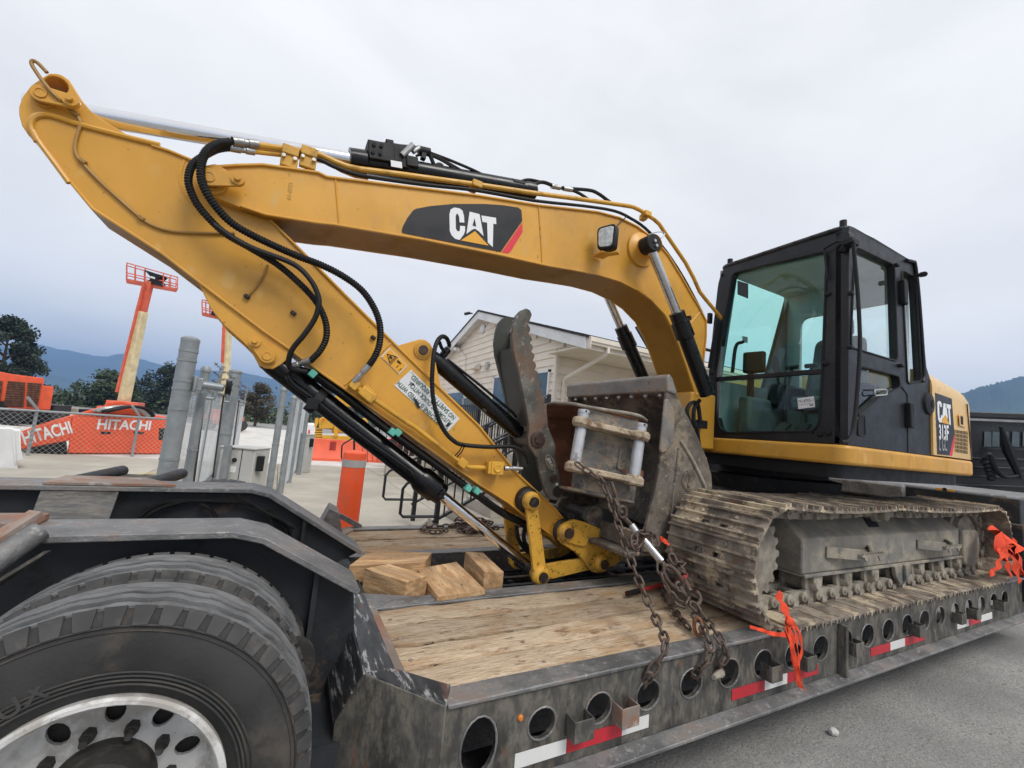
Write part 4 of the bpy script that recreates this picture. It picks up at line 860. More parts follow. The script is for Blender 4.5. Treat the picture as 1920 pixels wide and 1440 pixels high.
for k, P in enumerate(([(255, 975), (285, 952), (320, 940), (380, 938), (430, 936), (480, 950), (520, 970), (545, 990)], [(262, 978), (290, 958), (325, 945), (360, 939), (410, 940), (470, 946), (530, 985), (548, 1030)], [(375, 945), (395, 955), (408, 975)], [(505, 955), (508, 985), (520, 1010), (545, 1028)], [(543, 985), (548, 1005), (560, 1025)], [(470, 944), (500, 962), (528, 975), (553, 990)])):
    obj('air_line', MB().tube(catmull([U(x, y, .36-.008*k) for x, y in P], 5), .011, 7), 'rubber_hose', T)
# right-hand gooseneck riser
obj('riser', MB().bb(2.56, 2.72, -1.25, 1.42, .30, 1.40), 'trailer_black', T, bevel=.01)
obj('riser_deck', MB().prism([V((2.6, 1.40, 1.26)), V((2.6, -1.16, 1.26)), V((2.6, -1.16, 1.425)), V((2.6, 1.40, 1.425))], (2.6, 0, 0)), 'trailer_top', T, bevel=.02)
obj('riser_edge', MB().bb(2.50, 2.60, -.30, 1.40, 1.22, 1.415), 'trailer_top', T, bevel=.03)
a, b = UX(1755, 914, 2.594), UX(1792, 930, 2.594)
lb = obj('yellow_bracket', MB().prism([V((2.594, a.y, a.z)), V((2.594, b.y, a.z-.005)), V((2.594, b.y+.03, b.z)), V((2.594, a.y-.03, b.z))], (-.02, 0, 0)), 'decal_yellow', T); obj('bracket_ring', MB().cyl((2.57, (a.y+b.y)/2, a.z-.01), (2.56, (a.y+b.y)/2, a.z-.01), .02), 'dark', lb)
obj('end_post', MB().bb(2.40, 2.54, -1.30, -1.16, .632, 1.15).bb(2.36, 2.40, -1.34, -1.2, .40, .62), 'trailer_black', T, bevel=.01)

# wheels
def wheel(yc, outer, first):
    w_ = .125; cx, cz, Ro = -4.70, .545, .525; o_ = V((cx, yc, cz))
    ax = (0, 1, 0)
    prof = [(-.105, .30), (-.122, .335), (-.132, .385), (-.130, .43), (-.122, .465), (-.112, .492), (-.100, .507), (-.09, .509), (.09, .509), (.100, .507), (.112, .492), (.122, .465), (.130, .43), (.132, .385), (.122, .335), (.105, .30)]
    ty = t = rm = hb_ = obj('wheel', MB().lathe(o_, ax, prof, 96), 'tyre', T)
    if not outer:
        return ribs(o_, ty, Ro, 5)
    ribs(o_, ty, Ro, 5)
    for r_ in (.475, .462, .435, .362, .352, .342, .332): obj('sidewall_ring', MB().lathe(o_, ax, [(-.1275 if r_ < .4 else -.1225, r_-.003), (-.1315 if r_ < .4 else -.1265, r_), (-.1275 if r_ < .4 else -.1225, r_+.003)], 96), 'tyre', ty)
    obj('rim', MB().lathe(o_, ax, [(-.105, .30), (-.128, .303), (-.134, .297), (-.134, .287), (-.124, .280), (-.09, .272), (-.02, .262), (.01, .25), (.02, .235)], 72), 'rim', t)
    hs = []
    for k in range(10):
        a = 2*math.pi*(k+.5)/10; c = o_+V((math.cos(a)*.193, .018, math.sin(a)*.193)); rd = V((math.cos(a), 0, math.sin(a))); tg = V((-math.sin(a), 0, math.cos(a)))
        hs.append(ell(c, rd, tg, .032, .024, 12))
    oc = [o_+V((math.cos(2*math.pi*k/48)*.24, .018, math.sin(2*math.pi*k/48)*.24)) for k in range(48)]; ic = [o_+V((math.cos(2*math.pi*k/32)*.118, .018, math.sin(2*math.pi*k/32)*.118)) for k in range(32)]
    obj('disc', plate(oc, hs+[ic], (0, .012, 0)), 'rim', rm, angle=25)
    obj('drum', MB().lathe(o_, ax, [(.05, .22), (.05, .10)], 40), 'hub', t)
    obj('hub', MB().lathe(o_, ax, [(.03, .122), (-.04, .12), (-.075, .112), (-.09, .085), (-.105, .082), (-.108, .0)], 40), 'hub', t)
    obj('hub_cap', MB().lathe(o_, ax, [(-.10, .078), (-.118, .078), (-.122, .07), (-.122, .0)], 32), 'mud_grey', hb_)
    for k in range(10):
        a = 2*math.pi*k/10; c = o_+V((math.cos(a)*.152, .02, math.sin(a)*.152)); obj('lug_nut', MB().cyl(c, c+V((0, -.03, 0)), .017, seg=6).cyl(c+V((0, -.03, 0)), c+V((0, -.055, 0)), .010, seg=10), 'hub', rm)
    for k in range(6):
        a = 2*math.pi*k/6; c = o_+V((math.cos(a)*.062, -.121, math.sin(a)*.062)); obj('cap_bolt', MB().cyl(c, c+V((0, -.006, 0)), .008, seg=8), 'mud_grey', hb_)
    for ch, px, py in (('X', 62, 1301), ('U', 12, 1330), ('L', -40, 1372)):
        p = U(px, py, yc-.131); rd = (p-o_); rd.y = 0; rd.normalize(); tg = V((rd.z, 0, -rd.x)); obj('sidewall_letter', text_mesh(ch, p-rd*.022-tg*.02, tg, rd, height=.045, bold=.015), 'tyre_lug', ty, smooth=False)
    return t
def ribs(o_, ty, Ro, n):
    seg = 120; wd = .205/n
    for k in range(n):
        y0, y1 = -.1025+k*wd, -.1025+(k+1)*wd; vs = []
        for i in range(seg):
            a = 2*math.pi*i/seg; zz = .005*(1 if (i//2) % 2 else -1)
            def P(y, r): return o_+V((math.cos(a)*r, y, math.sin(a)*r))
            l_ = y0+.0055+(zz if k else .004); r_ = y1-.0055+(zz if k < n-1 else -.004); cr_ = -.010*((k-(n-1)/2)/((n-1)/2))**2
            vs += [P(l_, Ro-.02), P(l_, Ro+cr_), P(r_, Ro+cr_), P(r_, Ro-.02)]
        obj('tread_rib', MB().add(vs, [(i*4+j, i*4+j+1, ((i+1) % seg)*4+j+1, ((i+1) % seg)*4+j) for i in range(seg) for j in range(3)]), 'tread', ty, angle=50)
    mb = MB()
    for s_ in (-1, 1):
        for i in range(52):
            a = 2*math.pi*(i+.25)/52; rd = V((math.cos(a), 0, math.sin(a))); tg = V((-math.sin(a), 0, math.cos(a))); wl = .0240
            p0, p1 = o_+rd*.516+V((0, s_*.0985, 0)), o_+rd*.474+V((0, s_*.1215, 0))
            q = [p0-tg*wl, p0+tg*wl, p1+tg*wl*.7, p1-tg*wl*.7]; ot = (V((0, s_, 0))*.8+rd*.6).normalized()*.006
            mb.prism([x-ot*.5 for x in q], ot*1.5)
    o_l = obj('shoulder_lugs', mb, 'tyre_lug', ty); o_l['kind'] = 'stuff'
    return ty
wheel(-1.19, True, True); wheel(-.895, False, False); wheel(.80, False, False); wheel(1.10, False, False)
# ---------------------------------------------------------------- excavator
random.seed(41)
EX = thing('excavator', 'yellow tracked excavator with black cab strapped down on the lowboy trailer', 'excavator', (0, 0, ZD))
BN, BF = -.22, .14                                             # boom side planes
YC = -.04
# --- boom
top = [(400, 309), (445, 306), (492, 305), (543, 312), (597, 320), (613, 328), (677, 336), (893, 363), (1010, 382), (1080, 390), (1122, 395), (1163, 406), (1197, 423), (1230, 448), (1255, 477), (1280, 518), (1297, 548), (1311, 571), (1326, 600), (1326, 630), (1322, 670), (1318, 710), (1314, 738)]
nose = [(403, 368), (386, 362), (374, 350), (369, 335), (374, 320), (385, 311)]
bot = [(450, 387), (497, 403), (533, 409), (597, 419), (627, 422), (793, 450), (943, 480), (1027, 499), (1080, 508), (1122, 516), (1163, 528), (1197, 545), (1222, 563), (1247, 590), (1264, 622), (1276, 655), (1288, 690), (1298, 722), (1304, 742), (1310, 746)]
tw, bw_, nw = UL(top, BN), UL(bot, BN), UL(nose, BN)
body = MB().prismY([V((p.x, BN+.014, p.z)) for p in nw+tw+bw_[::-1]], BF-.014)
body.strip(tw, BN, BF, -.014); body.strip(bw_, BN, BF, .014)
boom = obj('boom', body, 'yellow', EX, bevel=.004)
def wseam(pts, Y=BN+.012): obj('weld_seam', MB().tube([U(x, y, Y) for x, y in pts], .006, 6), 'yellow', boom)
wseam([(1010, 385), (1013, 430), (1017, 494)]); wseam([(629, 333), (632, 370), (636, 420)]); wseam([(1312, 586), (1300, 600), (1290, 612)])
obj('boom_tip_plate', MB().prismY([V((p.x, BN-.012, p.z)) for p in UL([(386, 312), (404, 309), (425, 320), (430, 345), (418, 362), (400, 366), (384, 360), (373, 346), (371, 328)], BN)], BN+.012), 'yellow', boom, bevel=.004)
def pin_keeper(p1, r1, p2, r2, Y, parent, m='yellow', gap=.03):
    a, b = U(*p1, Y-gap-.016), U(*p2, Y-gap-.016); d = (a-CAM).dot(_f)/F
    k = obj('pin_keeper', MB().link(V((a.x, Y-gap, a.z)), r1*d, V((b.x, Y-gap, b.z)), r2*d, Y-gap-.016), m, parent, bevel=.003)
    mb = MB().lathe(V((a.x, Y, a.z)), (0, -1, 0), [(0, r1*d*1.15), (gap-.012, r1*d*1.15), (gap-.012, r1*d)], 28)
    mb.lathe(V((a.x, Y-gap-.016, a.z)), (0, -1, 0), [(0, r1*d*.6), (.006, r1*d*.58), (.006, r1*d*.45), (.003, r1*d*.42), (.003, 0)], 24)
    mb.lathe(V((b.x, Y-gap-.016, b.z)), (0, -1, 0), [(0, r2*d*.98), (.012, r2*d*.95), (.012, r2*d*.45), (.030, r2*d*.42), (.030, 0)], 20)
    obj('pin', mb, m, parent)
pin_keeper((392, 331), 17, (446, 337), 12, BN-.012, boom)
# boom decal
q3 = lambda x, y: (560+x/3, 220+y/3)
DB = BN+.014-.003
def decal(name, pts, m, parent, off=0., f=q3, Y=DB): return obj(name, MB().prismY([V((p.x, Y-off, p.z)) for p in [U(*f(x, y), Y-off) for x, y in pts]], Y-off+.0016), m, parent, smooth=False)
decal('decal', [(580, 636), (588, 610), (612, 565), (643, 524), (660, 514), (740, 499), (870, 487), (1050, 487), (1150, 494), (1235, 507), (1253, 522), (1258, 582), (1137, 757), (900, 712), (605, 655), (583, 648)], 'decal_black', boom)
decal('decal', [(1258, 590), (1260, 645), (1195, 752), (1178, 765), (1143, 757)], 'decal_red', boom)
decal('letter', [(848, 545), (855, 518), (875, 507), (905, 512), (922, 525), (930, 555), (932, 592), (905, 590), (903, 560), (895, 542), (886, 545), (883, 560), (884, 622), (890, 638), (902, 642), (907, 635), (908, 610), (936, 612), (936, 640), (928, 660), (905, 690), (880, 683), (860, 663), (850, 638)], 'white_letters', boom, .002)
decal('letter', [(962, 530), (1018, 545), (1040, 668), (1012, 640), (992, 626), (975, 632), (944, 656)], 'white_letters', boom, .002)
decal('letter', [(990, 568), (999, 614), (978, 608)], 'decal_black', boom, .0035)
decal('letter', [(1028, 552), (1110, 565), (1112, 601), (1095, 598), (1092, 730), (1064, 704), (1060, 592), (1034, 588)], 'white_letters', boom, .002)
decal('letter', [(992, 640), (1070, 722), (912, 692)], 'decal_yellow', boom, .003)
obj('stamp', text_mesh('61-0771', U(545, 376, BN+.0125), V((0, 0, 1)), V((-1, 0, 0)), height=.022), 'bronze_line', boom, smooth=False)
# work light
c = U(1136, 444, -.36); fw = (V((-1, -.55, -.12))).normalized(); rt = fw.cross(V((0, 0, 1))).normalized(); up = rt.cross(fw)
hs = round_poly([c-rt*.075+up*.095, c+rt*.075+up*.085, c+rt*.07-up*.09, c-rt*.062-up*.095], .035, 3)
obj('work_light', MB().prism(hs, -fw*.085), 'plastic', boom, bevel=.012, bseg=3)
obj('lamp_lens', MB().prism([c+(p-c)*.80+fw*.006 for p in hs], -fw*.01), 'lamp_lens', boom, bevel=.004)
obj('lamp_bracket', MB().bar(c-up*.11-fw*.03, V((c.x+.05, BN, c.z-.10)), .09, .012).bar(c-up*.115-fw*.06-rt*.08, c-up*.115-fw*.06+rt*.08, .05, .012), 'yellow', boom, bevel=.002)
obj('lamp_wire', MB().tube(catmull([c-fw*.08, c-fw*.09+up*.05, U(1160, 420, BN-.02), U(1175, 406, BN)], 5), .004, 5), 'plastic', boom)
# boom cylinder boss
pb = U(1203, 468, BN)
obj('cylinder_boss', MB().lathe(pb, (0, -1, 0), [(-.01, .145), (.006, .143), (.012, .115), (.03, .085), (.09, .078), (.15, .078)], 32), 'yellow', boom)
obj('cylinder_boss', MB().lathe(V((pb.x, BF, pb.z)), (0, 1, 0), [(-.01, .145), (.006, .143), (.012, .115), (.03, .085), (.15, .078)], 32), 'yellow', boom)
# lines on the boom
LA = [(484, 272), (545, 281), (580, 285), (604, 292), (627, 303), (650, 312), (672, 317), (760, 328), (877, 344), (893, 346), (993, 361), (1093, 374), (1170, 385), (1187, 388), (1200, 394), (1212, 402), (1226, 411), (1236, 420), (1250, 441), (1285, 492), (1300, 520), (1312, 547), (1322, 560), (1338, 579), (1360, 606)]
obj('hydraulic_line', MB().tube([U(x, y, -.17) for x, y in LA], .017, 10), 'yellow_line', boom)
obj('hydraulic_line', MB().tube([U(x, y, -.16) for x, y in [(477, 285), (540, 292), (590, 298), (612, 304), (640, 320), (665, 330), (690, 334)]], .012, 8), 'yellow_line', boom)
obj('cable_harness', MB().tube(catmull([U(x, y, -.185) for x, y in [(560, 290), (600, 300), (625, 312), (660, 325), (700, 333), (800, 347), (893, 357), (1000, 376), (1093, 386), (1150, 395), (1180, 408), (1210, 428), (1240, 460), (1262, 490), (1282, 522), (1300, 555), (1316, 586)]], 3), .012, 8), 'rubber_hose', boom)
for x, y in ((545, 285), (580, 287)):
    cc = U(x, y, -.185); obj('line_clamp', MB().box(cc, (.085, .05, .055)).box(cc+V((.0, -.0, -.06)), (.085, .03, .07)), 'yellow_line', boom, bevel=.006)
    for sx in (-.028, .028): obj('bolt', MB().cyl(cc+V((sx, -.02, -.045)), cc+V((sx, -.034, -.045)), .010, seg=8), 'bolt_zinc', boom)
for x, y in ((893, 347), (1212, 402)): obj('line_clamp', MB().box(U(x, y, -.17), (.07, .06, .045)).box(U(x-6, y+6, -.14), (.05, .05, .05)), 'yellow_line', boom, bevel=.005)
for P, r_ in (([(712, 270), (745, 274), (790, 279), (805, 290), (812, 305), (822, 322), (850, 334), (905, 345), (960, 352)], .014), ([(738, 292), (752, 279), (785, 281), (830, 300), (875, 325), (915, 342), (950, 350)], .010),
              ([(800, 284), (850, 303), (900, 325), (930, 344), (960, 348), (985, 337), (1010, 340), (1045, 350), (1060, 352)], .010), ([(992, 356), (1005, 345), (1020, 342), (1050, 352), (1100, 356), (1120, 362), (1145, 380)], .014), ([(1060, 352), (1085, 362), (1105, 375)], .012), ([(780, 292), (800, 290), (830, 302), (870, 328)], .008)):
    obj('hose', MB().tube(catmull([U(x, y, -.08) for x, y in P], 5), r_, 8), 'rubber_hose', boom)
for x, y in ((794, 283), (970, 344)): obj('hose_clamp', MB().cyl(U(x-10, y-2, -.08), U(x+12, y+3, -.08), .028, seg=12).box(U(x, y+8, -.08), (.03, .04, .06)), 'plastic', boom)
for x, y in ((1042, 350), (1064, 354)): obj('hose_coupling', MB().cyl(U(x-8, y-1, -.08), U(x+8, y+2, -.08), .019, seg=10), 'hose_fitting', boom)

# --- stick cylinder on top of the boom
a, b = U(283, 236, YC), U(655, 300, YC); dr = (b-a).normalized()
sc_ = obj('stick_cylinder', MB().lathe(b, dr, [(0, .05), (0, .072), (.10, .075), (.11, .066), (1.25, .066), (1.27, .072), (1.34, .072), (1.36, .05)], 28), 'cylinder_black', EX)
obj('cylinder_rod', MB().cyl(a-dr*.46, b+dr*.02, .047, seg=32), 'chrome', sc_)
vb = U(712, 292, YC-.03); M3 = Matrix((dr, V((0, 1, 0)), dr.cross(V((0, 1, 0))))).transposed()
vbm = MB().box(vb, (.16, .12, .12), M3).box(vb+dr*.12-V((0, 0, .0)), (.11, .10, .15), M3).box(vb+dr*.05+V((0, 0, .085)), (.05, .05, .05), M3).box(vb+dr*.2-V((0, 0, .03)), (.08, .12, .07), M3)
obj('valve_block', vbm, 'plastic', sc_, bevel=.006)
for i in (0, 1):
    for j in (0, 1): pz_ = vb+dr*(-.05+.045*i)+V((0, -.061, -.02+.05*j)); obj('valve_bolt', MB().cyl(pz_, pz_+V((0, -.008, 0)), .012, seg=8), 'dark', sc_)
obj('valve_label', MB().box(vb+dr*.10+V((0, -.065, -.075)), (.07, .004, .04), M3), 'white', sc_)
obj('valve_fitting', MB().cyl(vb+dr*.13+V((0, -.05, .0)), vb+dr*.19+V((0, -.06, .08)), .02, seg=10).cyl(vb+dr*.2+V((0, -.03, .05)), vb+dr*.24+V((0, -.03, .09)), .016, seg=10), 'hose_fitting', sc_)
obj('cylinder_lug', MB().link(U(825, 314, YC-.05), .035, U(826, 324, YC-.05), .04, YC+.0), 'cylinder_black', sc_)

# --- boom cylinders
def boom_cyl(Y, pt, pg, pe, cap=True):
    a, g_, e = U(*pt, Y), U(*pg, Y), U(*pe, Y); d = (e-a).normalized()
    c_ = obj('boom_cylinder', MB().lathe(g_, d, [(-.02, .03), (-.02, .062), (.06, .062), (.062, .072), (.20, .075), (.21, .060), ((e-g_).length, .060), ((e-g_).length, 0)], 28), 'cylinder_black', EX)
    obj('cylinder_rod', MB().cyl(a, g_, .036, seg=24), 'rod_worn', c_)
    obj('rod_eye', MB().lathe(V((a.x, Y-.055, a.z)), (0, 1, 0), [(0, 0), (0, .062), (.006, .070), (.104, .070), (.11, .062), (.11, 0)], 26), 'plastic', c_)
    for k, off in enumerate((.012, -.022)): pz_ = V((a.x+.02*k, Y-.056, a.z+off)); obj('bolt', MB().cyl(pz_, pz_+V((0, -.012, 0)), .013, seg=10), 'bolt_zinc', c_)
    obj('grease_fitting', MB().box(g_+d*.07+V((.075, -.02, .05)), (.03, .03, .03)), 'plastic', c_)
    return c_
c_ = boom_cyl(-.37, (1217, 459), (1270, 590), (1322, 742))
obj('grease_line', MB().tube(catmull([U(1216, 440, -.36), U(1232, 435, -.34), U(1246, 437, -.33), U(1240, 446, -.34), U(1228, 452, -.38)], 5), .004, 5), 'hose_fitting', c_)
a = U(1217, 459, -.37); e = U(1270, 590, -.37); e2 = U(1330, 735, -.37)
Yf = .29
c2 = obj('boom_cylinder', MB().lathe(V((e.x, Yf, e.z)), (e2-e), [(-.02, .03), (-.02, .062), (.06, .062), (.062, .072), (.20, .075), (.21, .060), (.85, .060), (.85, 0)], 28), 'cylinder_black', EX)
fb = U(1312, 740, BN); obj('boom_foot', MB().bb(fb.x-.10, fb.x+.22, BN+.0, BF, 1.62, fb.z+.02), 'yellow', boom, bevel=.02)
obj('cylinder_rod', MB().cyl((a.x, Yf, a.z), (e.x, Yf, e.z), .036, seg=24), 'rod_worn', c2)
obj('rod_eye', MB().lathe(V((a.x, Yf-.055, a.z)), (0, 1, 0), [(0, 0), (0, .070), (.11, .070), (.11, 0)], 26), 'plastic', c2)

# --- stick
SN, SF = -.165, .085
st_top = [(90, 134), (104, 134), (115, 137.5), (127, 146), (133, 155), (140, 167), (150, 183), (167, 203), (183, 216), (200, 227), (233, 247), (260, 261), (283, 268), (317, 279), (358, 296), (420, 335), (506, 408), (577, 478), (650, 552), (744, 645), (822, 721), (900, 797), (970, 885), (1043, 953), (1068, 985)]
st_bot = [(75, 143), (55, 157), (40, 177), (32.5, 196), (32.5, 212), (38, 232), (50, 250), (70, 268), (95, 297), (127, 340), (170, 392), (233, 432), (300, 475), (413, 562), (492, 622), (544, 658), (608, 705), (650, 734), (761, 812), (900, 911), (953, 944), (983, 968), (1037, 1007), (1060, 1018)]
sa_, sb2 = UL(st_top, SN), UL(st_bot, SN)
hole = ell(U(105, 160, SN+.012), (1, 0, 0), (0, 0, 1), .042, .042, 18)
mbs = plate([V((p.x, SN+.012, p.z)) for p in sa_+sb2[::-1]], [hole], (0, SF-SN-.024, 0))
i0 = 12; mbs.strip(sa_[i0:], SN, SF, -.014); mbs.strip(sb2[9:], SN, SF, .014)
stick = obj('stick', mbs, 'yellow', EX, bevel=.004)
rim_ = catmull([U(x, y, SN+.008) for x, y in [(70, 266), (62, 250), (58, 235), (62, 222), (75, 216), (92, 216), (110, 221), (150, 234), (200, 247), (250, 260), (300, 272)]], 4)
obj('edge_flange', MB().tube(rim_, .013, 8), 'yellow', stick); obj('edge_flange', MB().tube(catmull([U(x, y, SN+.006) for x, y in [(62, 245), (75, 268), (100, 302), (130, 343)]], 4), .012, 8), 'yellow', stick)
pin_keeper((76, 174), 16, (133, 189), 13, SN+.012, stick)
obj('grease_line', MB().tube(catmull([U(x, y, SN-.04 if x < 130 else SN+.004) for x, y in [(88, 136), (73, 120), (63, 114), (59, 119), (66, 132), (83, 156), (108, 184), (136, 209), (146, 219), (151, 232), (147, 246), (142, 264), (141, 282), (147, 297), (160, 312), (188, 341), (225, 375), (262, 407), (287, 423), (320, 433), (367, 437), (440, 437)]], 4), .008, 8), 'bronze_line', stick)
obj('grease_line', MB().tube(catmull([U(x, y, SN) for x, y in [(502, 497), (495, 515), (480, 538), (463, 555)]], 4), .007, 8), 'bronze_line', stick)
for x, y in ((140, 212), (155, 302), (265, 409), (463, 556), (550, 587), (700, 633), (908, 770)): obj('line_clip', MB().box(U(x, y, SN), (.03, .02, .02), Matrix.Rotation(.5, 3, 'Y')), 'bronze_line' if x < 400 else 'grease', stick, bevel=.004)
wl = MB().tube(catmull([U(x, y, SN+.012) for x, y in [(346, 300), (338, 330), (340, 350), (350, 370), (375, 395)]], 4), .006, 6); obj('weld_seam', wl, 'yellow', stick)
obj('weld_seam', MB().tube([U(737, 640, SN+.011), U(700, 675, SN+.011), U(646, 722, SN+.011)], .006, 6), 'yellow', stick)
# bracket for the bucket cylinder
br = [(372, 530), (413, 558), (492, 618), (546, 660), (540, 672), (527, 684), (512, 692), (496, 690), (484, 683), (479, 672), (470, 656), (455, 641), (420, 610), (396, 580), (382, 552)]
obj('cylinder_bracket', MB().prismY([V((p.x, SN+.016, p.z)) for p in UL(br, SN+.016)], SN+.046).prismY([V((p.x, SF-.046, p.z)) for p in UL(br, SN+.016)], SF-.016), 'yellow', stick, bevel=.004)
pin_keeper((501, 667), 14, (478, 640), 11, SN+.016, stick)
# bracket for the thumb cylinder
bk = [(745, 648), (780, 638), (787, 636), (797, 637), (806, 643), (812, 654), (826, 724), (833, 735), (800, 705)]
obj('thumb_bracket', MB().prismY([V((p.x, -.135, p.z)) for p in UL(bk, -.135)], -.105).prismY([V((p.x, .03, p.z)) for p in UL(bk, -.135)], .06), 'yellow', stick, bevel=.004)
pc = U(792, 657, -.135); obj('thumb_pin', MB().lathe(pc, (0, -1, 0), [(0, .055), (.012, .055), (.012, .046), (.018, .044), (.018, .03)], 26), 'yellow', stick); obj('pin_end', MB().cyl(pc+V((0, .19, 0)), pc+V((0, -.028, 0)), .03, seg=22), 'brown_pin', stick)
# labels on the stick
wq = [U(739, 722.5, SN+.008), U(771, 693, SN+.008), U(862, 785, SN+.008), U(839, 810, SN+.008)]
obj('sign_label', MB().prism(wq, (0, .002, 0)), 'label_white', stick, smooth=False)
ux, uy = wq[1]-wq[2], wq[0]-wq[1]; H_ = uy.length; n_ = V((0, -.003, 0)); Lx = ux.length; uxn, uyn = ux.normalized(), uy.normalized()
obj('lettering', text_mesh('THIS MACHINE IS FITTED WITH', wq[2]+uxn*.004+uyn*H_*.70+n_, ux, uy, width=Lx*.985, height=H_*.20, bold=.012), 'decal_green', stick, smooth=False)
obj('lettering', text_mesh('AUTOMATIC QUICK HITCH.', wq[2]+uxn*Lx*.03+uyn*H_*.38+n_, ux, uy, width=Lx*.86, height=H_*.20, bold=.012), 'decal_green', stick, smooth=False)
obj('lettering', text_mesh('NO SAFETY PIN REQUIRED.', wq[2]+uxn*Lx*.06+uyn*H_*.08+n_, ux, uy, width=Lx*.88, height=H_*.20, bold=.012), 'decal_green', stick, smooth=False)
for pts in ([(775, 744), (782, 750), (788, 764), (784, 766), (778, 756)], [(771, 717), (776, 719), (778, 723), (773, 722)], [(835, 798), (842, 792), (845, 796), (840, 801)]): obj('grease_mark', MB().prism([U(x, y, SN+.0045) for x, y in pts], (0, .001, 0)), 'grease', stick, smooth=False)
yq = [U(714, 669, SN+.008), U(730, 652, SN+.008), U(764, 686, SN+.008), U(748, 702, SN+.008)]
cq = sum(yq, V((0, 0, 0)))/4
obj('warning_label', MB().prism(yq, (0, .002, 0)), 'label_white', stick, smooth=False); obj('warning_label', MB().prism([cq+(p-cq)*.92+V((0, -.002, 0)) for p in yq], (0, .0015, 0)), 'decal_yellow', stick, smooth=False)
def lq(u, v): return quadlerp([yq[0], yq[1], yq[2], yq[3]], u, v)+V((0, -.0035, 0))
def wtri(pts): return [lq(*p) for p in pts]
obj('warning_symbol', plate(wtri([(.5, .08), (.92, .44), (.08, .44)]), [wtri([(.5, .15), (.78, .40), (.22, .40)])], (0, .001, 0)), 'decal_black', stick, smooth=False)
obj('warning_symbol', MB().prism(wtri([(.42, .25), (.58, .22), (.62, .36), (.40, .37)]), (0, .001, 0)).prism(wtri([(.04, .47), (.96, .47), (.96, .495), (.04, .495)]), (0, .001, 0)).prism(wtri([(.60, .58), (.80, .56), (.78, .76), (.66, .76)]), (0, .001, 0)).prism(wtri([(.25, .72), (.5, .72), (.5, .75), (.25, .75)]), (0, .001, 0)).prism(wtri([(.25, .88), (.5, .88), (.5, .91), (.25, .91)]), (0, .001, 0)), 'decal_black', stick, smooth=False)
# hoses looping from boom to stick
def hose(P, r_, ribbed, name='hose', m='rubber_hose', parent=None, Y=None, pitch=.0135):
    pts = [U(x, y, yy) for x, y, yy in P]
    mb = MB().ribbed(pts, r_, pitch) if ribbed else MB().tube(catmull(pts, 6), r_, 10)
    return obj(name, mb, m, parent or stick)
hose([(432, 266, -.22), (412, 269, -.25), (395, 277, -.28), (383, 290, -.30), (377, 312, -.31), (378, 337, -.31), (388, 362, -.31), (407, 390, -.30), (433, 417, -.29), (467, 438, -.28), (510, 459, -.27), (560, 481, -.27), (600, 496, -.27), (640, 516, -.28), (677, 543, -.29), (700, 575, -.30), (712, 608, -.30), (712, 642, -.29), (704, 666, -.27), (692, 685, -.24)], .021, True)
hose([(428, 277, -.19), (405, 281, -.22), (380, 294, -.25), (362, 308, -.27), (354, 328, -.28), (355, 350, -.28), (368, 380, -.28), (392, 410, -.28), (425, 440, -.27), (467, 464, -.26), (520, 496, -.26), (560, 530, -.26), (590, 562, -.26), (605, 588, -.27), (612, 612, -.27), (611, 636, -.26), (600, 658, -.24), (584, 675, -.21)], .019, True)
hose([(400, 420, -.30), (440, 448, -.29), (480, 468, -.29), (550, 495, -.30), (583, 526, -.31), (597, 556, -.31), (597, 576, -.31), (589, 600, -.30), (570, 628, -.29), (550, 652, -.27), (542, 672, -.25), (543, 688, -.23), (555, 694, -.21), (575, 697, -.19)], .014, False)
def fit(p, q, r_, Y1, Y2): obj('hose_fitting', MB().lathe(U(*p, Y1), U(*q, Y2)-U(*p, Y1), [(0, r_*1.02), (.05, r_*1.05), (.055, r_*.8), (.075, r_*.8), (.078, r_*1.0), ((U(*q, Y2)-U(*p, Y1)).length, r_*.95), ((U(*q, Y2)-U(*p, Y1)).length, 0)], 12), 'hose_fitting', stick)
fit((436, 265), (484, 271), .023, -.21, -.17); fit((430, 277), (477, 285), .019, -.19, -.16); fit((692, 685), (664, 716), .020, -.24, -.20); fit((584, 675), (548, 687), .019, -.21, -.14)
for P, r_ in (([(660, 722), (690, 740), (700, 748), (760, 790), (777, 800), (852, 858), (868, 871), (880, 876), (913, 877)], .015),):
    obj('hydraulic_line', MB().tube([U(x, y, -.19) for x, y in P], r_, 10), 'yellow_line', stick)
for x, y, L_ in ((664, 722, .05), (688, 741, .10), (866, 868, .06)):
    obj('line_clamp', MB().box(U(x, y, -.19), (L_, .05, .055), Matrix.Rotation(.62, 3, 'Y')), 'yellow_line', stick, bevel=.006)
obj('line_bracket', MB().prism([U(680, 722, -.175), U(690, 722, -.175), U(707, 741, -.175), U(700, 748, -.175), U(683, 733, -.175)], (0, .012, 0)), 'yellow_line', stick, bevel=.003)
vbk = U(929, 877, -.205); obj('valve_block', MB().box(vbk, (.088, .07, .082)).lathe(vbk+V((0, -.036, 0)), (0, -1, 0), [(0, .028), (.006, .028), (.006, .018), (.003, .016), (.003, 0)], 18).box(vbk+V((-.055, 0, 0)), (.02, .06, .075)), 'yellow_line', stick, bevel=.005)
obj('hose_fitting', MB().lathe(U(945, 878, -.20), U(993, 879, -.20)-U(945, 878, -.20), [(0, .016), (.03, .018), (.03, .013), (.06, .013), (.06, .017), (.10, .016), (.1, .012), (.14, .012), (.14, 0)], 12), 'hose_fitting', stick)
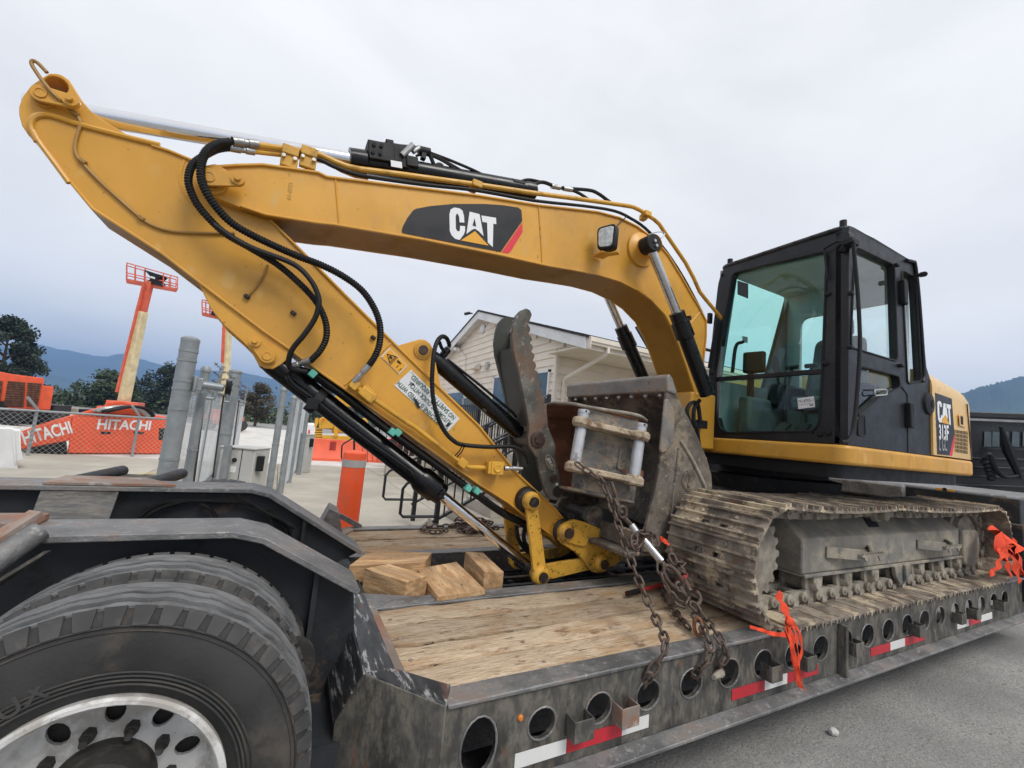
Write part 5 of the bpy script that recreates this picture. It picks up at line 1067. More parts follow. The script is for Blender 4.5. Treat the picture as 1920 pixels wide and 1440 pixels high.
hose([(843, 648, -.05), (838, 635, -.10), (829, 631, -.15), (820, 640, -.2), (814, 660, -.22), (811, 690, -.23), (810, 720, -.23), (813, 752, -.23), (821, 782, -.23), (834, 809, -.23), (850, 826, -.23), (868, 834, -.23), (917, 838, -.23), (955, 837, -.22), (974, 843, -.21), (987, 855, -.20), (992, 872, -.20)], .0155, True, pitch=.02)
hose([(835, 660, -.08), (828, 652, -.10), (823, 640, -.14), (818, 645, -.17)], .013, True, pitch=.02)
obj('cable_tie', MB().tube([U(868, 832, -.25), U(862, 845, -.22), U(848, 860, -.19)], .004, 5).tube([U(872, 834, -.25), U(866, 847, -.22), U(852, 862, -.19)], .004, 5), 'plastic', stick)
# harness under the stick with teal clips
hose([(560, 694, -.06), (590, 705, -.07), (640, 738, -.10), (700, 785, -.10), (760, 830, -.10), (830, 880, -.10), (890, 925, -.10), (940, 960, -.09), (985, 985, -.08), (1000, 1010, -.06)], .026, False, 'cable_harness')
hose([(590, 700, -.13), (650, 745, -.14), (720, 800, -.14), (800, 858, -.14), (880, 915, -.14), (930, 950, -.12), (960, 975, -.1)], .014, False, 'cable_harness')
for x, y in ((586, 701), (745, 811), (735, 810), (893, 920), (877, 915)): obj('cable_clip', MB().box(U(x, y, -.16), (.04, .05, .04), Matrix.Rotation(.6, 3, 'Y')), 'teal_clip', stick, bevel=.004)

# --- bucket cylinder
a, g_, e = U(508, 678, YC), U(784, 893, YC), U(1003, 1072, YC); d = (g_-a).normalized(); Lb = (g_-a).length
bc = obj('bucket_cylinder', MB().lathe(a, d, [(-.02, .0), (-.02, .06), (.03, .066), (.10, .066), (Lb-.01, .066), (Lb, .072), (Lb+.03, .085), (Lb+.15, .085), (Lb+.16, .072), (Lb+.20, .070), (Lb+.20, .03)], 30), 'cylinder_black', EX)
obj('cylinder_rod', MB().cyl(g_, e, .036, seg=30), 'chrome', bc)
obj('cylinder_pipe', MB().tube(catmull([U(545, 690, YC-.10), U(540, 705, YC-.11), U(552, 722, YC-.10), U(580, 742, YC-.09), U(600, 758, YC-.085), U(680, 820, YC-.085), U(760, 876, YC-.085), U(775, 890, YC-.09)], 5), .015, 9), 'cylinder_black', bc)
cc = U(592, 752, YC-.04); obj('pipe_clamp', MB().lathe(cc, d, [(-.025, .066), (-.025, .076), (.025, .076), (.025, .066)], 28).box(cc+V((-.02, -.085, -.02)), (.06, .04, .06)), 'plastic', bc, bevel=.003)
obj('port_elbow', MB().tube([U(530, 684, YC-.06), U(530, 690, YC-.10), U(542, 700, YC-.11)], .026, 10), 'cylinder_black', bc)
for k in range(2):
    for j in range(2): p = g_+d*(.165)+V((0, -.072, .03-.05*j))+d*(.022*k); obj('gland_bolt', MB().cyl(p, p+V((0, -.012, 0)), .009, seg=8), 'dark', bc)

# --- bucket linkage
LN, LF = -.235, .155
for Y in (LN, LF-.03):
    p1, p2 = U(997, 940, LN), U(1014, 1080, LN); d = (p2-p1).length
    lk = obj('idler_link', MB().link(V((p1.x, Y, p1.z)), .045, V((p2.x, Y, p2.z)), .05, Y+.03), 'yellow_worn', EX, bevel=.004)
p1 = U(997, 940, LN); p2 = U(1014, 1080, LN); p3 = U(1128, 1056, LN); p4 = U(1062, 998, LN)
def pinend(p, r_, m='brown_pin', Y0=LN, Y1=LF, boss='yellow_worn'):
    obj('link_pin', MB().cyl((p.x, Y0-.045, p.z), (p.x, Y1+.03, p.z), r_, seg=22), m, EX)
    obj('pin_boss', MB().lathe(V((p.x, Y0, p.z)), (0, -1, 0), [(-.02, r_*1.9), (.008, r_*1.9), (.02, r_*1.65), (.030, r_*1.4), (.030, r_)], 24), boss, EX)
pinend(p1, .034, 'grease'); pinend(p2, .034, 'grease'); pinend(p3, .034); pinend(p4, .036)
for Y in (LN+.035, LF-.065):
    obj('power_link', MB().link(V((p2.x, Y, p2.z)), .055, V((p3.x, Y, p3.z)), .045, Y+.03), 'yellow_worn', EX, bevel=.004)
obj('stick_end', MB().cyl((p4.x, SN-.02, p4.z), (p4.x, SF+.02, p4.z), .085, seg=28), 'yellow_worn', stick)
obj('grease_ring', MB().lathe(V((p4.x, SN-.02, p4.z)), (0, -1, 0), [(0, .085), (.01, .088), (.02, .084), (.03, .072)], 28), 'grease', stick); obj('grease_ring', MB().lathe(V((p1.x, SN+.005, p1.z)), (0, -1, 0), [(0, .09), (.02, .088), (.045, .07), (.05, .06)], 28), 'grease', stick)
cpx = [(1048, 1012), (1056, 1021), (1068, 1028), (1083, 1038), (1097, 1053), (1105, 1067), (1113, 1074), (1122, 1076), (1133, 1071), (1163, 1056), (1170, 1048), (1171, 1037), (1160, 1018), (1142, 999), (1117, 987), (1097, 979), (1080, 975), (1062, 980), (1050, 992)]
cp = obj('quick_coupler', MB().prismY([V((p.x, LN+.012, p.z)) for p in UL(cpx, LN)], LN+.05).prismY([V((p.x, LF-.05, p.z)) for p in UL(cpx, LN)], LF-.012), 'yellow_worn', EX, bevel=.005)
obj('lock_plate', MB().prismY([V((p.x, LN-.008, p.z)) for p in UL([(1058, 985), (1070, 985), (1080, 990), (1086, 993), (1100, 1012), (1099, 1022), (1092, 1024), (1078, 1021), (1060, 1015), (1053, 1005)], LN)], LN+.012), 'yellow_worn', cp, bevel=.003)
obj('coupler_web', MB().strip(UL([(1171, 1037), (1160, 1018), (1142, 999), (1117, 987), (1097, 979)], LN), LN+.05, LF-.05, -.02), 'yellow_worn', cp)
obj('coupler_rib', MB().bar(U(1145, 1022, LN), U(1135, 1045, LN), .018, .02, up=(0, 1, 0)), 'yellow_worn', cp)
obj('coupler_hook', MB().bb(p4.x+.05, p4.x+.28, LN+.05, LF-.05, p4.z+.0, p4.z+.09).bb(p4.x+.03, p4.x+.10, LN+.03, LF-.03, p4.z+.08, p4.z+.13), 'grease', cp, bevel=.01)
for P in ([(968, 985), (972, 1010), (985, 1030), (1000, 1040)], [(985, 985), (982, 1010), (992, 1030)], [(1000, 1050), (1030, 1052), (1060, 1045), (1080, 1032)], [(1005, 1055), (1035, 1058), (1065, 1050), (1090, 1035)]):
    obj('hose', MB().tube(catmull([U(x, y, .03) for x, y in P], 5), .016, 8), 'rubber_hose', cp)

# --- thumb
th = [(987, 578), (994, 581), (998, 590)]
bumps = [(995, 618), (998, 636), (1000, 652), (1003, 668), (1006, 686), (1010, 702), (1015, 718), (1018, 735), (1022, 752), (1026, 764)]
prev = (997, 602)
for bx_, by_ in bumps:
    th += [(((prev[0]+bx_)/2)-5, (prev[1]+by_)/2-1), (bx_-1, by_-5), (bx_, by_), (bx_-1, by_+3)]; prev = (bx_, by_)
th += [(1026, 775), (1028, 800), (1036, 820), (1042, 836), (1041, 853), (1046, 875), (1058, 917), (1055, 931), (1043, 939), (1031, 936), (1023, 923), (1016, 899), (1007, 859), (991, 835), (990, 820), (993, 800), (987, 767), (977, 718), (967, 677), (962, 657), (960, 632), (963, 610), (968, 592), (977, 582)]
TN, TF = -.215, .095
thm = obj('thumb', MB().prismY([V((p.x, TN, p.z)) for p in UL(th, TN)], TN+.035), 'thumb_steel', EX, bevel=.006)
obj('thumb_plate', MB().prismY([V((p.x, TF-.035, p.z)) for p in UL(th, TN)], TF), 'thumb_dark', thm, bevel=.006)
wb_ = UL([(990, 612), (985, 640), (990, 690), (1000, 740), (1008, 785)], TN); obj('thumb_web', MB().strip(wb_, TN+.035, TF-.035, .025), 'thumb_dark', thm)
wb_ = UL([(968, 650), (975, 700), (985, 750), (994, 800)], TN); obj('thumb_web', MB().strip(wb_, TN+.035, TF-.035, .02), 'thumb_dark', thm)
pv = U(1008, 824, TN); obj('pivot_pin', MB().lathe(pv, (0, -1, 0), [(0, .058), (.010, .058), (.014, .050), (.014, .03), (.024, .028), (.024, 0)], 26).cyl(pv, pv+V((0, .31, 0)), .03), 'brown_pin', thm)
em = U(1031, 867, TN); exd = V((.32, 0, .95)).normalized(); eyd = V((.95, 0, -.32))
eu = (U(1040, 882, TN)-U(1022, 846, TN)).normalized(); ev = V((-eu.z, 0, eu.x))
obj('emblem', MB().prism(ell(em+V((0, -.004, 0)), eu, ev, .058, .030, 28), (0, .006, 0)), 'brass', thm); obj('emblem_rim', MB().tube(ell(em+V((0, -.006, 0)), eu, ev, .058, .030, 28), .0035, 5, closed=True), 'mud_grey', thm)
obj('emblem_lettering', text_mesh('JEIKO', em-eu*.040-ev*.011+V((0, -.0065, 0)), eu, ev, width=.078, height=.022, bold=.01), 'label_white', thm, smooth=False)
for x, y, r_ in ((1037, 897, .022), (1045, 922, .030)): p = U(x, y, TN); obj('bolt', MB().lathe(p, (0, -1, 0), [(0, r_*1.3), (.008, r_*1.3), (.010, r_), (.022, r_*.9), (.022, 0)], 14), 'grease' if y > 900 else 'brown_pin', thm)
obj('paint_spot', MB().prism(ell(U(1044, 908, TN)+V((0, -.003, 0)), (1, 0, 0), (0, 0, 1), .012, .011, 10), (0, .003, 0)), 'white', thm)
# thumb cylinder
a, b = U(818, 677, YC), U(975, 813, YC); d = (b-a).normalized(); L_ = (b-a).length
tcy = obj('thumb_cylinder', MB().lathe(a, d, [(-.12, .0), (-.12, .045), (.0, .055), (.01, .056), (L_-.03, .056), (L_-.01, .052), (L_, .04), (L_, .02)], 28), 'cylinder_black', EX)
obj('cylinder_rod', MB().cyl(b, b+d*.12, .026, seg=20), 'chrome', tcy); obj('rod_clevis', MB().cyl(V((pv.x, TN+.05, pv.z)), V((pv.x, TF-.05, pv.z)), .055).bar(b+d*.05, V((pv.x, YC, pv.z)), .10, .08), 'thumb_dark', tcy)
obj('cylinder_pipe', MB().tube([U(838, 673, YC-.02), U(900, 722, YC-.03), U(962, 774, YC-.03), U(968, 782, YC-.02)], .010, 8), 'cylinder_black', tcy)
obj('port_boss', MB().cyl(U(829, 668, YC), U(840, 655, YC), .026, seg=14), 'cylinder_black', tcy); obj('port_fitting', MB().cyl(U(838, 658, YC), U(843, 648, YC), .014, seg=10), 'hose_fitting', tcy)
# --- wide bucket on the coupler
KN, KF = -.64, .56
prof = [(-2.02, 2.10), (-1.93, 1.99), (-1.82, 1.86), (-1.69, 1.70), (-1.58, 1.55), (-1.52, 1.43), (-1.505, 1.33), (-1.53, 1.18), (-1.61, 1.03), (-1.75, .93), (-1.95, .89), (-2.17, .91)]
front = [(-2.17, 1.03), (-2.125, 1.18), (-2.085, 1.32), (-2.06, 1.45), (-2.048, 1.60), (-2.03, 1.80), (-2.03, 1.95)]
PW = [V((x, KN, z)) for x, z in prof]; FWD = [V((x, KN, z)) for x, z in front]
bk = obj('bucket', MB().strip(PW, KN+.02, KF-.02, .022), 'bucket_steel', EX, angle=50)
obj('side_plate', MB().prismY(PW+FWD, KN+.028), 'bucket_steel', bk, bevel=.006)
obj('side_plate', MB().prismY([V((p.x, KF-.028, p.z)) for p in PW+FWD], KF), 'bucket_steel', bk, bevel=.006)
obj('cutting_edge', MB().prism([V((-2.045, KN-.012, 2.105)), V((-2.02, KN-.012, 2.13)), V((-1.985, KN-.012, 2.10)), V((-1.93, KN-.012, 2.0)), V((-1.96, KN-.012, 1.985)), V((-2.035, KN-.012, 2.0))], (0, KF-KN+.024, 0)), 'bucket_edge', bk, bevel=.012, bseg=3)
for k in range(8):
    y = KF-.09-k*(KF-KN-.18)/7; obj('edge_bolt', MB().lathe(V((-1.985, y, 1.992)), V((-.55, 0, -.83)), [(-.02, .022), (.012, .020), (.03, .016), (.03, 0)], 10), 'bolt_zinc', bk)
def sw(px): return [V((p.x, KN-.02, p.z)) for p in UL(px, KN-.02)]
obj('side_cutter', MB().prismY(sw([(1248, 749), (1254, 748), (1262, 765), (1266, 790), (1262, 830), (1252, 846), (1241, 850), (1238, 843), (1243, 795)]), KN), 'bucket_edge', bk, bevel=.008)
obj('wear_rib', MB().tube(catmull([U(x, y, KN-.004) for x, y in [(1276, 826), (1285, 840), (1298, 862), (1312, 890), (1323, 915)]], 4), .012, 8), 'mud_grey', bk)
obj('wear_rib', MB().tube(catmull([U(x, y, KN-.002) for x, y in [(1272, 840), (1268, 880), (1262, 930), (1258, 980)]], 4), .008, 8), 'bucket_steel', bk)
ec = U(1291, 901, KN); obj('cast_emblem', MB().lathe(ec, (0, -1, 0), [(-.005, .075), (.006, .073), (.004, .066), (.010, .062), (.008, .052), (.012, 0)], 28).box(ec+V((-.0, -.013, .0)), (.03, .006, .085), Matrix.Rotation(.25, 3, 'Y')), 'bucket_steel', bk)
for Y in (-.21, .12):
    er = [U(x, y, LN) for x, y in [(1098, 962), (1105, 951), (1118, 948), (1130, 953), (1165, 962), (1212, 985), (1240, 1010), (1250, 1040), (1225, 1045), (1190, 1030), (1160, 1012), (1130, 994), (1108, 985), (1098, 975)]]
    obj('bucket_ear', MB().prismY([V((p.x, Y, p.z)) for p in er], Y+.04), 'thumb_dark' if Y < 0 else 'bucket_steel', bk, bevel=.006)
p = U(1115, 967, -.22); obj('ear_boss', MB().lathe(V((p.x, -.21, p.z)), (0, -1, 0), [(0, .075), (.015, .073), (.015, .045), (.024, .042), (.024, 0)], 24).cyl((p.x, -.2, p.z), (p.x, .16, p.z), .04), 'bucket_steel', bk)
obj('top_plate', MB().bb(-2.30, -1.9, KN+.03, KF-.03, .87, .905).bb(-2.2, -2.16, KN+.03, KF-.03, .905, 1.03), 'bucket_steel', bk, bevel=.01)

# --- upper structure
ZSK = 1.738
def corner(x, y, r_, a0, a1, n=6): return [(x+r_*math.cos(R(a0+(a1-a0)*k/n)), y+r_*math.sin(R(a0+(a1-a0)*k/n))) for k in range(n+1)]
plan = [(-.915, -.02), (-.915, -1.13)]+corner(-.83, -1.16, .085, 180, 270, 4)+corner(1.27, -.945, .30, 270, 360, 8)+corner(1.27, .90, .30, 0, 90, 8)+[(-.5, 1.2), (-.9, .95), (-.9, .3), (-.35, .3), (-.35, -.02)]
uf = obj('upper_frame', MB().prism([V((x, y, 1.60)) for x, y in plan], (0, 0, ZSK-1.60)), 'yellow', EX, bevel=.022, bseg=3)
obj('frame_belly', MB().prism([V((x*.93, y*.93, 1.50)) for x, y in plan], (0, 0, .1)), 'plastic', uf)
# counterweight / hood with sloped top
pl_ = [(.50, -1.235)]+corner(1.28, -.955, .28, 270, 360, 8)+corner(1.28, .91, .28, 0, 90, 8)+[(.50, 1.19)]
def ztop(x): return 2.50-.02*(x-.5)-.13*max(0, x-.95)**1.2*2.0
hd = MB(); n = len(pl_); lo = [V((x, y, ZSK+.012)) for x, y in pl_]; hi = [V((x, y, ztop(x)-.06)) for x, y in pl_]; c0_ = V((.5, 0, 0))
def rg(ins, dz): return [V((.50+(x-.50)*(1-ins/1.06), y*(1-ins/1.2), ztop(x)-dz)) for x, y in pl_]
rings = [lo]+[rg(i_, d_) for i_, d_ in ((0, .17), (.006, .115), (.022, .07), (.05, .03), (.09, .008), (.13, 0))]; m_ = len(rings)
hd.add([p for r_ in rings for p in r_], [tuple(range(n-1, -1, -1))]+[(k*n+i, k*n+(i+1) % n, (k+1)*n+(i+1) % n, (k+1)*n+i) for k in range(m_-1) for i in range(n)]+[tuple(range((m_-1)*n, m_*n))])
hood = obj('engine_hood', hd, 'yellow_hood', EX, angle=60)
for k in range(10): x = .62+k*.075; obj('hood_louvre', MB().bar((x, -1.04, ztop(x)+.012), (x, .6, ztop(x)+.012), .045, .03), 'rusty_plate' if False else 'brown_pin', hood)
YH_ = -1.2365
def hq(pts, m, name='decal', off=.0): return obj(name, MB().prismY([V((p.x, YH_-off, p.z)) for p in UL(pts, YH_-off)], YH_-off+.0016), m, hood, smooth=False)
qh = lambda x, y: (1740+x/6, 680+y/6)
def hz(pts, m, name='decal', off=0.): return hq([qh(*p) for p in pts], m, name, off)
hz([(80, 338), (150, 362), (268, 405), (292, 720), (300, 790), (240, 1045), (105, 1030)], 'decal_black')
hz([(303, 790), (300, 900), (272, 1050), (240, 1045)], 'decal_red')
hz([(105, 450), (120, 430), (140, 435), (155, 460), (157, 500), (140, 498), (137, 470), (128, 468), (126, 500), (130, 610), (138, 628), (146, 620), (146, 590), (160, 592), (160, 640), (148, 672), (130, 670), (116, 640), (108, 560)], 'white_letters', 'letter', .002)
hz([(175, 455), (205, 462), (225, 640), (195, 585), (160, 640)], 'white_letters', 'letter', .002)
hz([(198, 462), (256, 475), (257, 520), (245, 518), (258, 705), (240, 690), (228, 515), (200, 508)], 'white_letters', 'letter', .002)
hz([(196, 590), (242, 698), (148, 672)], 'decal_yellow', 'letter', .003)
a, b = U(*qh(125, 858), YH_-.002), U(*qh(236, 868), YH_-.002); obj('lettering', text_mesh('313F', a, b-a, V((0, 0, 1)), width=(b-a).length, height=.125, bold=.03), 'white_letters', hood, smooth=False)
a, b = U(*qh(130, 985), YH_-.002), U(*qh(215, 993), YH_-.002); obj('lettering', text_mesh('L GC', a, b-a, V((0, 0, 1)), width=(b-a).length, height=.11, bold=.0), 'grey_band', hood, smooth=False)
for k in range(6):
    y = 755+k*43; q = [(305, y), (442, y+20), (450, y+62-6), (308, y+40-6)]
    gr = hz(q, 'dark', 'vent', .001)
    for j in range(9): u = 305+j*16; hz([(u, y+(u-305)*.15), (u+3, y+(u-302)*.15), (u+4, y+36+(u-302)*.14), (u+1, y+36+(u-305)*.14)], 'yellow_hood', 'vent_bar', .003)
hz([(350, 575), (430, 600), (438, 732), (358, 705)], 'yellow_hood', 'latch_plate', .012); hz([(368, 598), (395, 606), (398, 700), (372, 692)], 'dark', 'latch', .014)
ov = [V((U(*qh(430, 240), YH_).x, YH_-.002, ztop(1.2)-.17)), V((U(*qh(490, 1095), YH_).x, YH_-.002, ZSK+.02))]; obj('panel_gap', MB().bar(ov[0], ov[1], .012, .006, up=(0, 1, 0)), 'brown_pin', hood)
obj('far_body', MB().bb(-.30, .46, .40, 1.15, ZSK, 2.05).bb(-.80, -.31, .42, 1.1, ZSK, 2.12), 'yellow', EX, bevel=.03)
hr = MB().tube(catmull([V((-.75, .42, 1.8)), V((-.78, .40, 2.3)), V((-.72, .38, 2.62)), V((-.45, .38, 2.72)), V((-.05, .38, 2.72))], 5), .018, 8); obj('grab_rail', hr, 'rail_black', EX)
mr_ = obj('mirror_arm', MB().tube([V((-.60, .55, 2.2)), V((-.95, .85, 2.95))], .016, 8), 'rail_black', EX)
obj('swing_ring', MB().lathe((0, 0, 1.30), (0, 0, 1), [(0, 0), (0, .70), (.12, .72), (.14, .62), (.22, .60), (.22, 0)], 48), 'grease', EX)
for k, P in enumerate(([(1292, 792), (1288, 770), (1296, 756), (1308, 758), (1313, 790)], [(1300, 790), (1302, 765), (1312, 750)], [(1295, 800), (1300, 840), (1315, 870)], [(1306, 800), (1312, 840), (1322, 862)], [(1290, 780), (1293, 800), (1298, 820), (1308, 845)])):
    obj('hose', MB().tube(catmull([U(x, y, -.30) for x, y in P], 5), .017, 8), 'rubber_hose', uf)
obj('manifold', MB().box(U(1308, 795, -.25), (.16, .08, .07)).box(U(1300, 815, -.25), (.05, .05, .06)), 'plastic', uf, bevel=.005)

# --- cab
cabm = 'cab_paint'
XC = -.85; CN, CFY = -1.22, -.13
fo = round_poly([UX(x, y, XC) for x, y in [(1594, 428), (1376, 492), (1354, 506), (1346, 530), (1337, 610), (1329, 690), (1323, 780), (1323, 823), (1580, 838)]], .05, 3)
z0f = 1.742
fo = [V((XC, min(max(p.y, CN), CFY+.04) if False else p.y, max(p.z, z0f))) for p in fo]
fi = round_poly([UX(x, y, XC) for x, y in [(1551, 470), (1374, 512), (1341, 700), (1342, 768), (1350, 804), (1362, 812), (1525, 808), (1536, 795), (1542, 700)]], .05, 4)
cabf = obj('cab', plate(fo, [fi], (.07, 0, 0)), cabm, EX, bevel=.012, bseg=3)
qs = lambda x, y: (1280+x*.3193, 400+y*.3193)
so_ = [(1592, 424), (1640, 447), (1704, 486), (1716, 492), (1721, 500), (1726, 550), (1731, 620), (1737, 688), (1749, 726), (1757, 855), (1590, 837)]
def S2(pts, Y=CN): return [U(x, y, Y) for x, y in pts]
w1 = round_poly(S2([(1602, 462), (1676, 497), (1682, 678), (1594, 651)]), .05, 3); w2 = round_poly(S2([(1610, 686), (1684, 705), (1687, 726), (1648, 744), (1609, 781), (1606, 770)]), .03, 3); w3 = round_poly(S2([(1690, 506), (1716, 521), (1727, 715), (1701, 720)]), .04, 3)
so3 = S2(so_); so3[-1].z = so3[-2].z = z0f
obj('cab_side', plate(so3, [w1, w2, w3], (0, .05, 0)), cabm, cabf, bevel=.010, bseg=3)
for w_, nm in ((w1, 'door_window'), (w2, 'door_window'), (w3, 'side_window')): obj(nm, MB().prism([V((p.x, CN+.028, p.z)) for p in w_], (0, .004, 0)), 'glass_side', cabf, smooth=False)
zs_ = (UX(1342, 709, XC).z+UX(1541, 697, XC).z)/2
up_p = [p for p in fi]
def half(upr):
    o = []
    for i in range(len(fi)):
        a, b = fi[i], fi[(i+1) % len(fi)]
        if (a.z > zs_) == upr: o.append(a)
        if (a.z > zs_) != (b.z > zs_): t = (zs_-a.z)/(b.z-a.z); o.append(a.lerp(b, t))
    return o
obj('windshield', MB().prism([V((XC+.035, p.y, p.z)) for p in half(True)], (.005, 0, 0)), 'glass_green', cabf, smooth=False)
obj('lower_windshield', MB().prism([V((XC+.030, p.y, p.z)) for p in half(False)], (.005, 0, 0)), 'glass_green', cabf, smooth=False)
ys_ = [p.y for p in half(True) if abs(p.z-zs_) < 1e-4]; obj('window_bar', MB().bb(XC+.01, XC+.05, min(ys_), max(ys_), zs_-.02, zs_+.02), cabm, cabf, bevel=.005)
obj('window_seal', MB().tube([V((XC-.002, p.y, p.z)) for p in fi], .010, 6, closed=True), 'plastic', cabf)
for w_ in (w1, w2, w3): obj('window_seal', MB().tube([V((p.x, CN-.002, p.z)) for p in w_], .008, 6, closed=True), 'plastic', cabf)
# roof, pillars, rear and far walls
ZT = 3.355; XR = .24
obj('cab_roof', MB().prism(round_poly([V((XC-.01, CN+.0, ZT)), V((XC-.01, CFY, ZT)), V((XR, CFY, ZT)), V((XR, CN, ZT))], .10, 4), (0, 0, .045)), cabm, cabf, bevel=.02, bseg=3)
obj('roof_hatch', MB().bb(-.62, .05, -.98, -.42, ZT+.046, ZT+.075), 'plastic', cabf, bevel=.02)
obj('roof_lining', MB().bb(XC+.08, XR-.05, CN+.06, CFY-.04, ZT-.045, ZT-.005), 'cab_trim', cabf)
obj('front_pillar', MB().prism(round_poly([V((XC+.0, CN+.005, z0f)), V((XC+.0, CN+.13, z0f)), V((XC+.10, CN+.13, z0f)), V((XC+.10, CN+.005, z0f))], .05, 4), (0, 0, ZT-z0f)), cabm, cabf)
rwx = .40
rwin = round_poly([V((XR-.02, -1.14, 2.12)), V((XR-.02, -.30, 2.12)), V((XR-.02, -.30, 3.06)), V((XR-.02, -1.12, 3.06))], .08, 4)
obj('cab_rear', plate([V((XR-.02, CN+.05, z0f)), V((XR-.02, CFY, z0f)), V((XR-.02, CFY, ZT)), V((XR-.02, CN+.05, ZT))], [rwin], (.04, 0, 0)), 'cab_trim', cabf); obj('rear_window', MB().prism([p+V((.02, 0, 0)) for p in rwin], (.004, 0, 0)), 'glass_side', cabf, smooth=False)
fw_ = round_poly([U(x, y, CFY) for x, y in [(1376, 518), (1481, 562), (1486, 722), (1420, 728), (1346, 715)]], .05, 4)
obj('cab_far_side', plate([V((XC+.02, CFY, z0f)), V((XR, CFY, z0f)), V((XR, CFY, ZT)), V((XC+.02, CFY, ZT))], [fw_], (0, -.04, 0)), 'cab_mid', cabf); obj('far_window', MB().prism([p+V((0, -.02, 0)) for p in fw_], (0, .004, 0)), 'glass_far', cabf, smooth=False)
obj('cab_floor', MB().bb(XC+.075, XR-.03, CN+.06, CFY-.045, z0f+.005, z0f+.05), 'plastic', cabf)
# interior
obj('seat', MB().bb(-.28, .12, -.92, -.48, 2.05, 2.18).bb(-.22, .1, -.86, -.54, 1.80, 2.05), 'seat_fabric', cabf, bevel=.04, bseg=3)
obj('seat_back', MB().prism(round_poly([V((.02, -.93, 2.15)), V((.02, -.47, 2.15)), V((.10, -.50, 2.78)), V((.10, -.90, 2.78))], .08, 4), (.11, 0, .0)), 'seat_fabric', cabf, bevel=.03)
obj('headrest', MB().prism(round_poly([V((.08, -.82, 2.78)), V((.08, -.58, 2.78)), V((.11, -.60, 2.98)), V((.11, -.80, 2.98))], .06, 4), (.09, 0, 0)), 'seat_fabric', cabf, bevel=.03)
for yy_ in (-.98, -.40):
    obj('armrest_console', MB().bb(-.38, .05, yy_-.07, yy_+.07, 2.08, 2.30), 'plastic', cabf, bevel=.03)
    obj('joystick', MB().tube([V((-.30, yy_, 2.28)), V((-.33, yy_, 2.42))], .012, 8).tube([V((-.33, yy_, 2.40)), V((-.35, yy_+.01, 2.50)), V((-.36, yy_+.02, 2.56))], .03, 10, rf=lambda i: [.026, .034, .022][i]), 'plastic' if yy_ < -.6 else 'brown_pin', cabf)
for yy_ in (-.78, -.62): obj('travel_lever', MB().tube(catmull([V((-.55, yy_, 1.80)), V((-.56, yy_, 2.10)), V((-.50, yy_, 2.34)), V((-.48, yy_, 2.40))], 4), .012, 8).tube([V((-.48, yy_-.05, 2.41)), V((-.48, yy_+.05, 2.41))], .02, 8), 'plastic', cabf); obj('pedal', MB().box((-.62, yy_, 1.86), (.16, .09, .03), Matrix.Rotation(-.6, 3, 'Y')), 'plastic', cabf, bevel=.006)
obj('monitor', MB().box((-.62, -.36, 2.46), (.06, .19, .20), Matrix.Rotation(.25, 3, 'Z')), 'plastic', cabf, bevel=.02); obj('monitor_post', MB().tube([V((-.62, -.33, 1.8)), V((-.62, -.33, 2.4))], .03, 8), 'plastic', cabf)
obj('side_console', MB().bb(-.70, -.1, -.38, -.26, 1.80, 2.14), 'cab_inner', cabf, bevel=.03)
ph = obj('interior_handle', MB().tube(catmull([V((-.80, -.27, 2.35)), V((-.76, -.27, 2.60)), V((-.66, -.27, 2.66))], 5), .016, 8), 'plastic', cabf)
# exterior cab details
obj('door_handrail', MB().tube(catmull([U(x, y, CN-.06) for x, y in [(1600, 458), (1604, 500), (1609, 560), (1612, 620), (1612, 660), (1608, 730), (1602, 790), (1596, 818), (1588, 828), (1577, 828)]], 5), .013, 10), 'plastic', cabf)
obj('wiper', MB().tube([U(1600, 452, CN-.07), UX(1570, 452, XC-.04), UX(1545, 466, XC-.04)], .009, 7).tube([UX(1545, 466, XC-.035), UX(1548, 490, XC-.03), UX(1553, 522, XC-.02)], .008, 7), 'plastic', cabf)
obj('wiper_motor', MB().box(U(1595, 455, CN-.03), (.10, .07, .05)).cyl(UX(1580, 468, XC-.04), UX(1580, 468, XC+.02), .022), 'plastic', cabf, bevel=.008)
for x, y in ((1553, 551), (1548, 681), (1538, 814), (1553, 812)): p = UX(x, y, XC); obj('rubber_stop', MB().lathe(p, (-1, 0, 0), [(0, .022), (.012, .02), (.02, .013), (.02, 0)], 12), 'plastic', cabf)
for x, y in ((1337, 808), (1333, 700), (1354, 516), (1523, 810)): p = UX(x, y, XC); obj('bolt', MB().cyl(p, p+V((-.012, 0, 0)), .013, seg=8), 'plastic', cabf)
for x, y in ((1591, 551), (1590, 652), (1686, 686), (1677, 498)): p = U(x, y, CN); obj('latch', MB().box(p+V((0, -.015, 0)), (.05, .03, .025)), 'plastic', cabf, bevel=.006)
for x, y, h_ in ((1688, 549, .20), (1699, 779, .20)): p = U(x, y, CN); obj('hinge', MB().box(p+V((0, -.02, 0)), (.055, .045, h_)).cyl(p+V((.04, -.02, -h_/2)), p+V((.04, -.02, h_/2)), .017), 'plastic', cabf, bevel=.008)
gx = [U(1716, 498, CN-.01), U(1723, 560, CN-.01), U(1732, 690, CN-.01), U(1730, 716, CN-.01)]; obj('rain_gutter', MB().tube(catmull([U(1700, 488, CN-.01), U(1712, 491, CN-.012)]+gx, 4), .014, 8), 'plastic', cabf)
obj('mirror_bracket', MB().tube([U(1710, 519, CN), U(1730, 514, CN-.10)], .012, 8).cyl(U(1728, 515, CN-.08), U(1733, 514, CN-.12), .022, seg=12), 'plastic', cabf)
dg = round_poly(S2([(1640, 731), (1662, 730), (1663, 740), (1641, 742)], CN-.012), .015, 3); obj('door_handle', MB().tube(dg, .006, 6, closed=True), 'bolt_zinc', cabf)
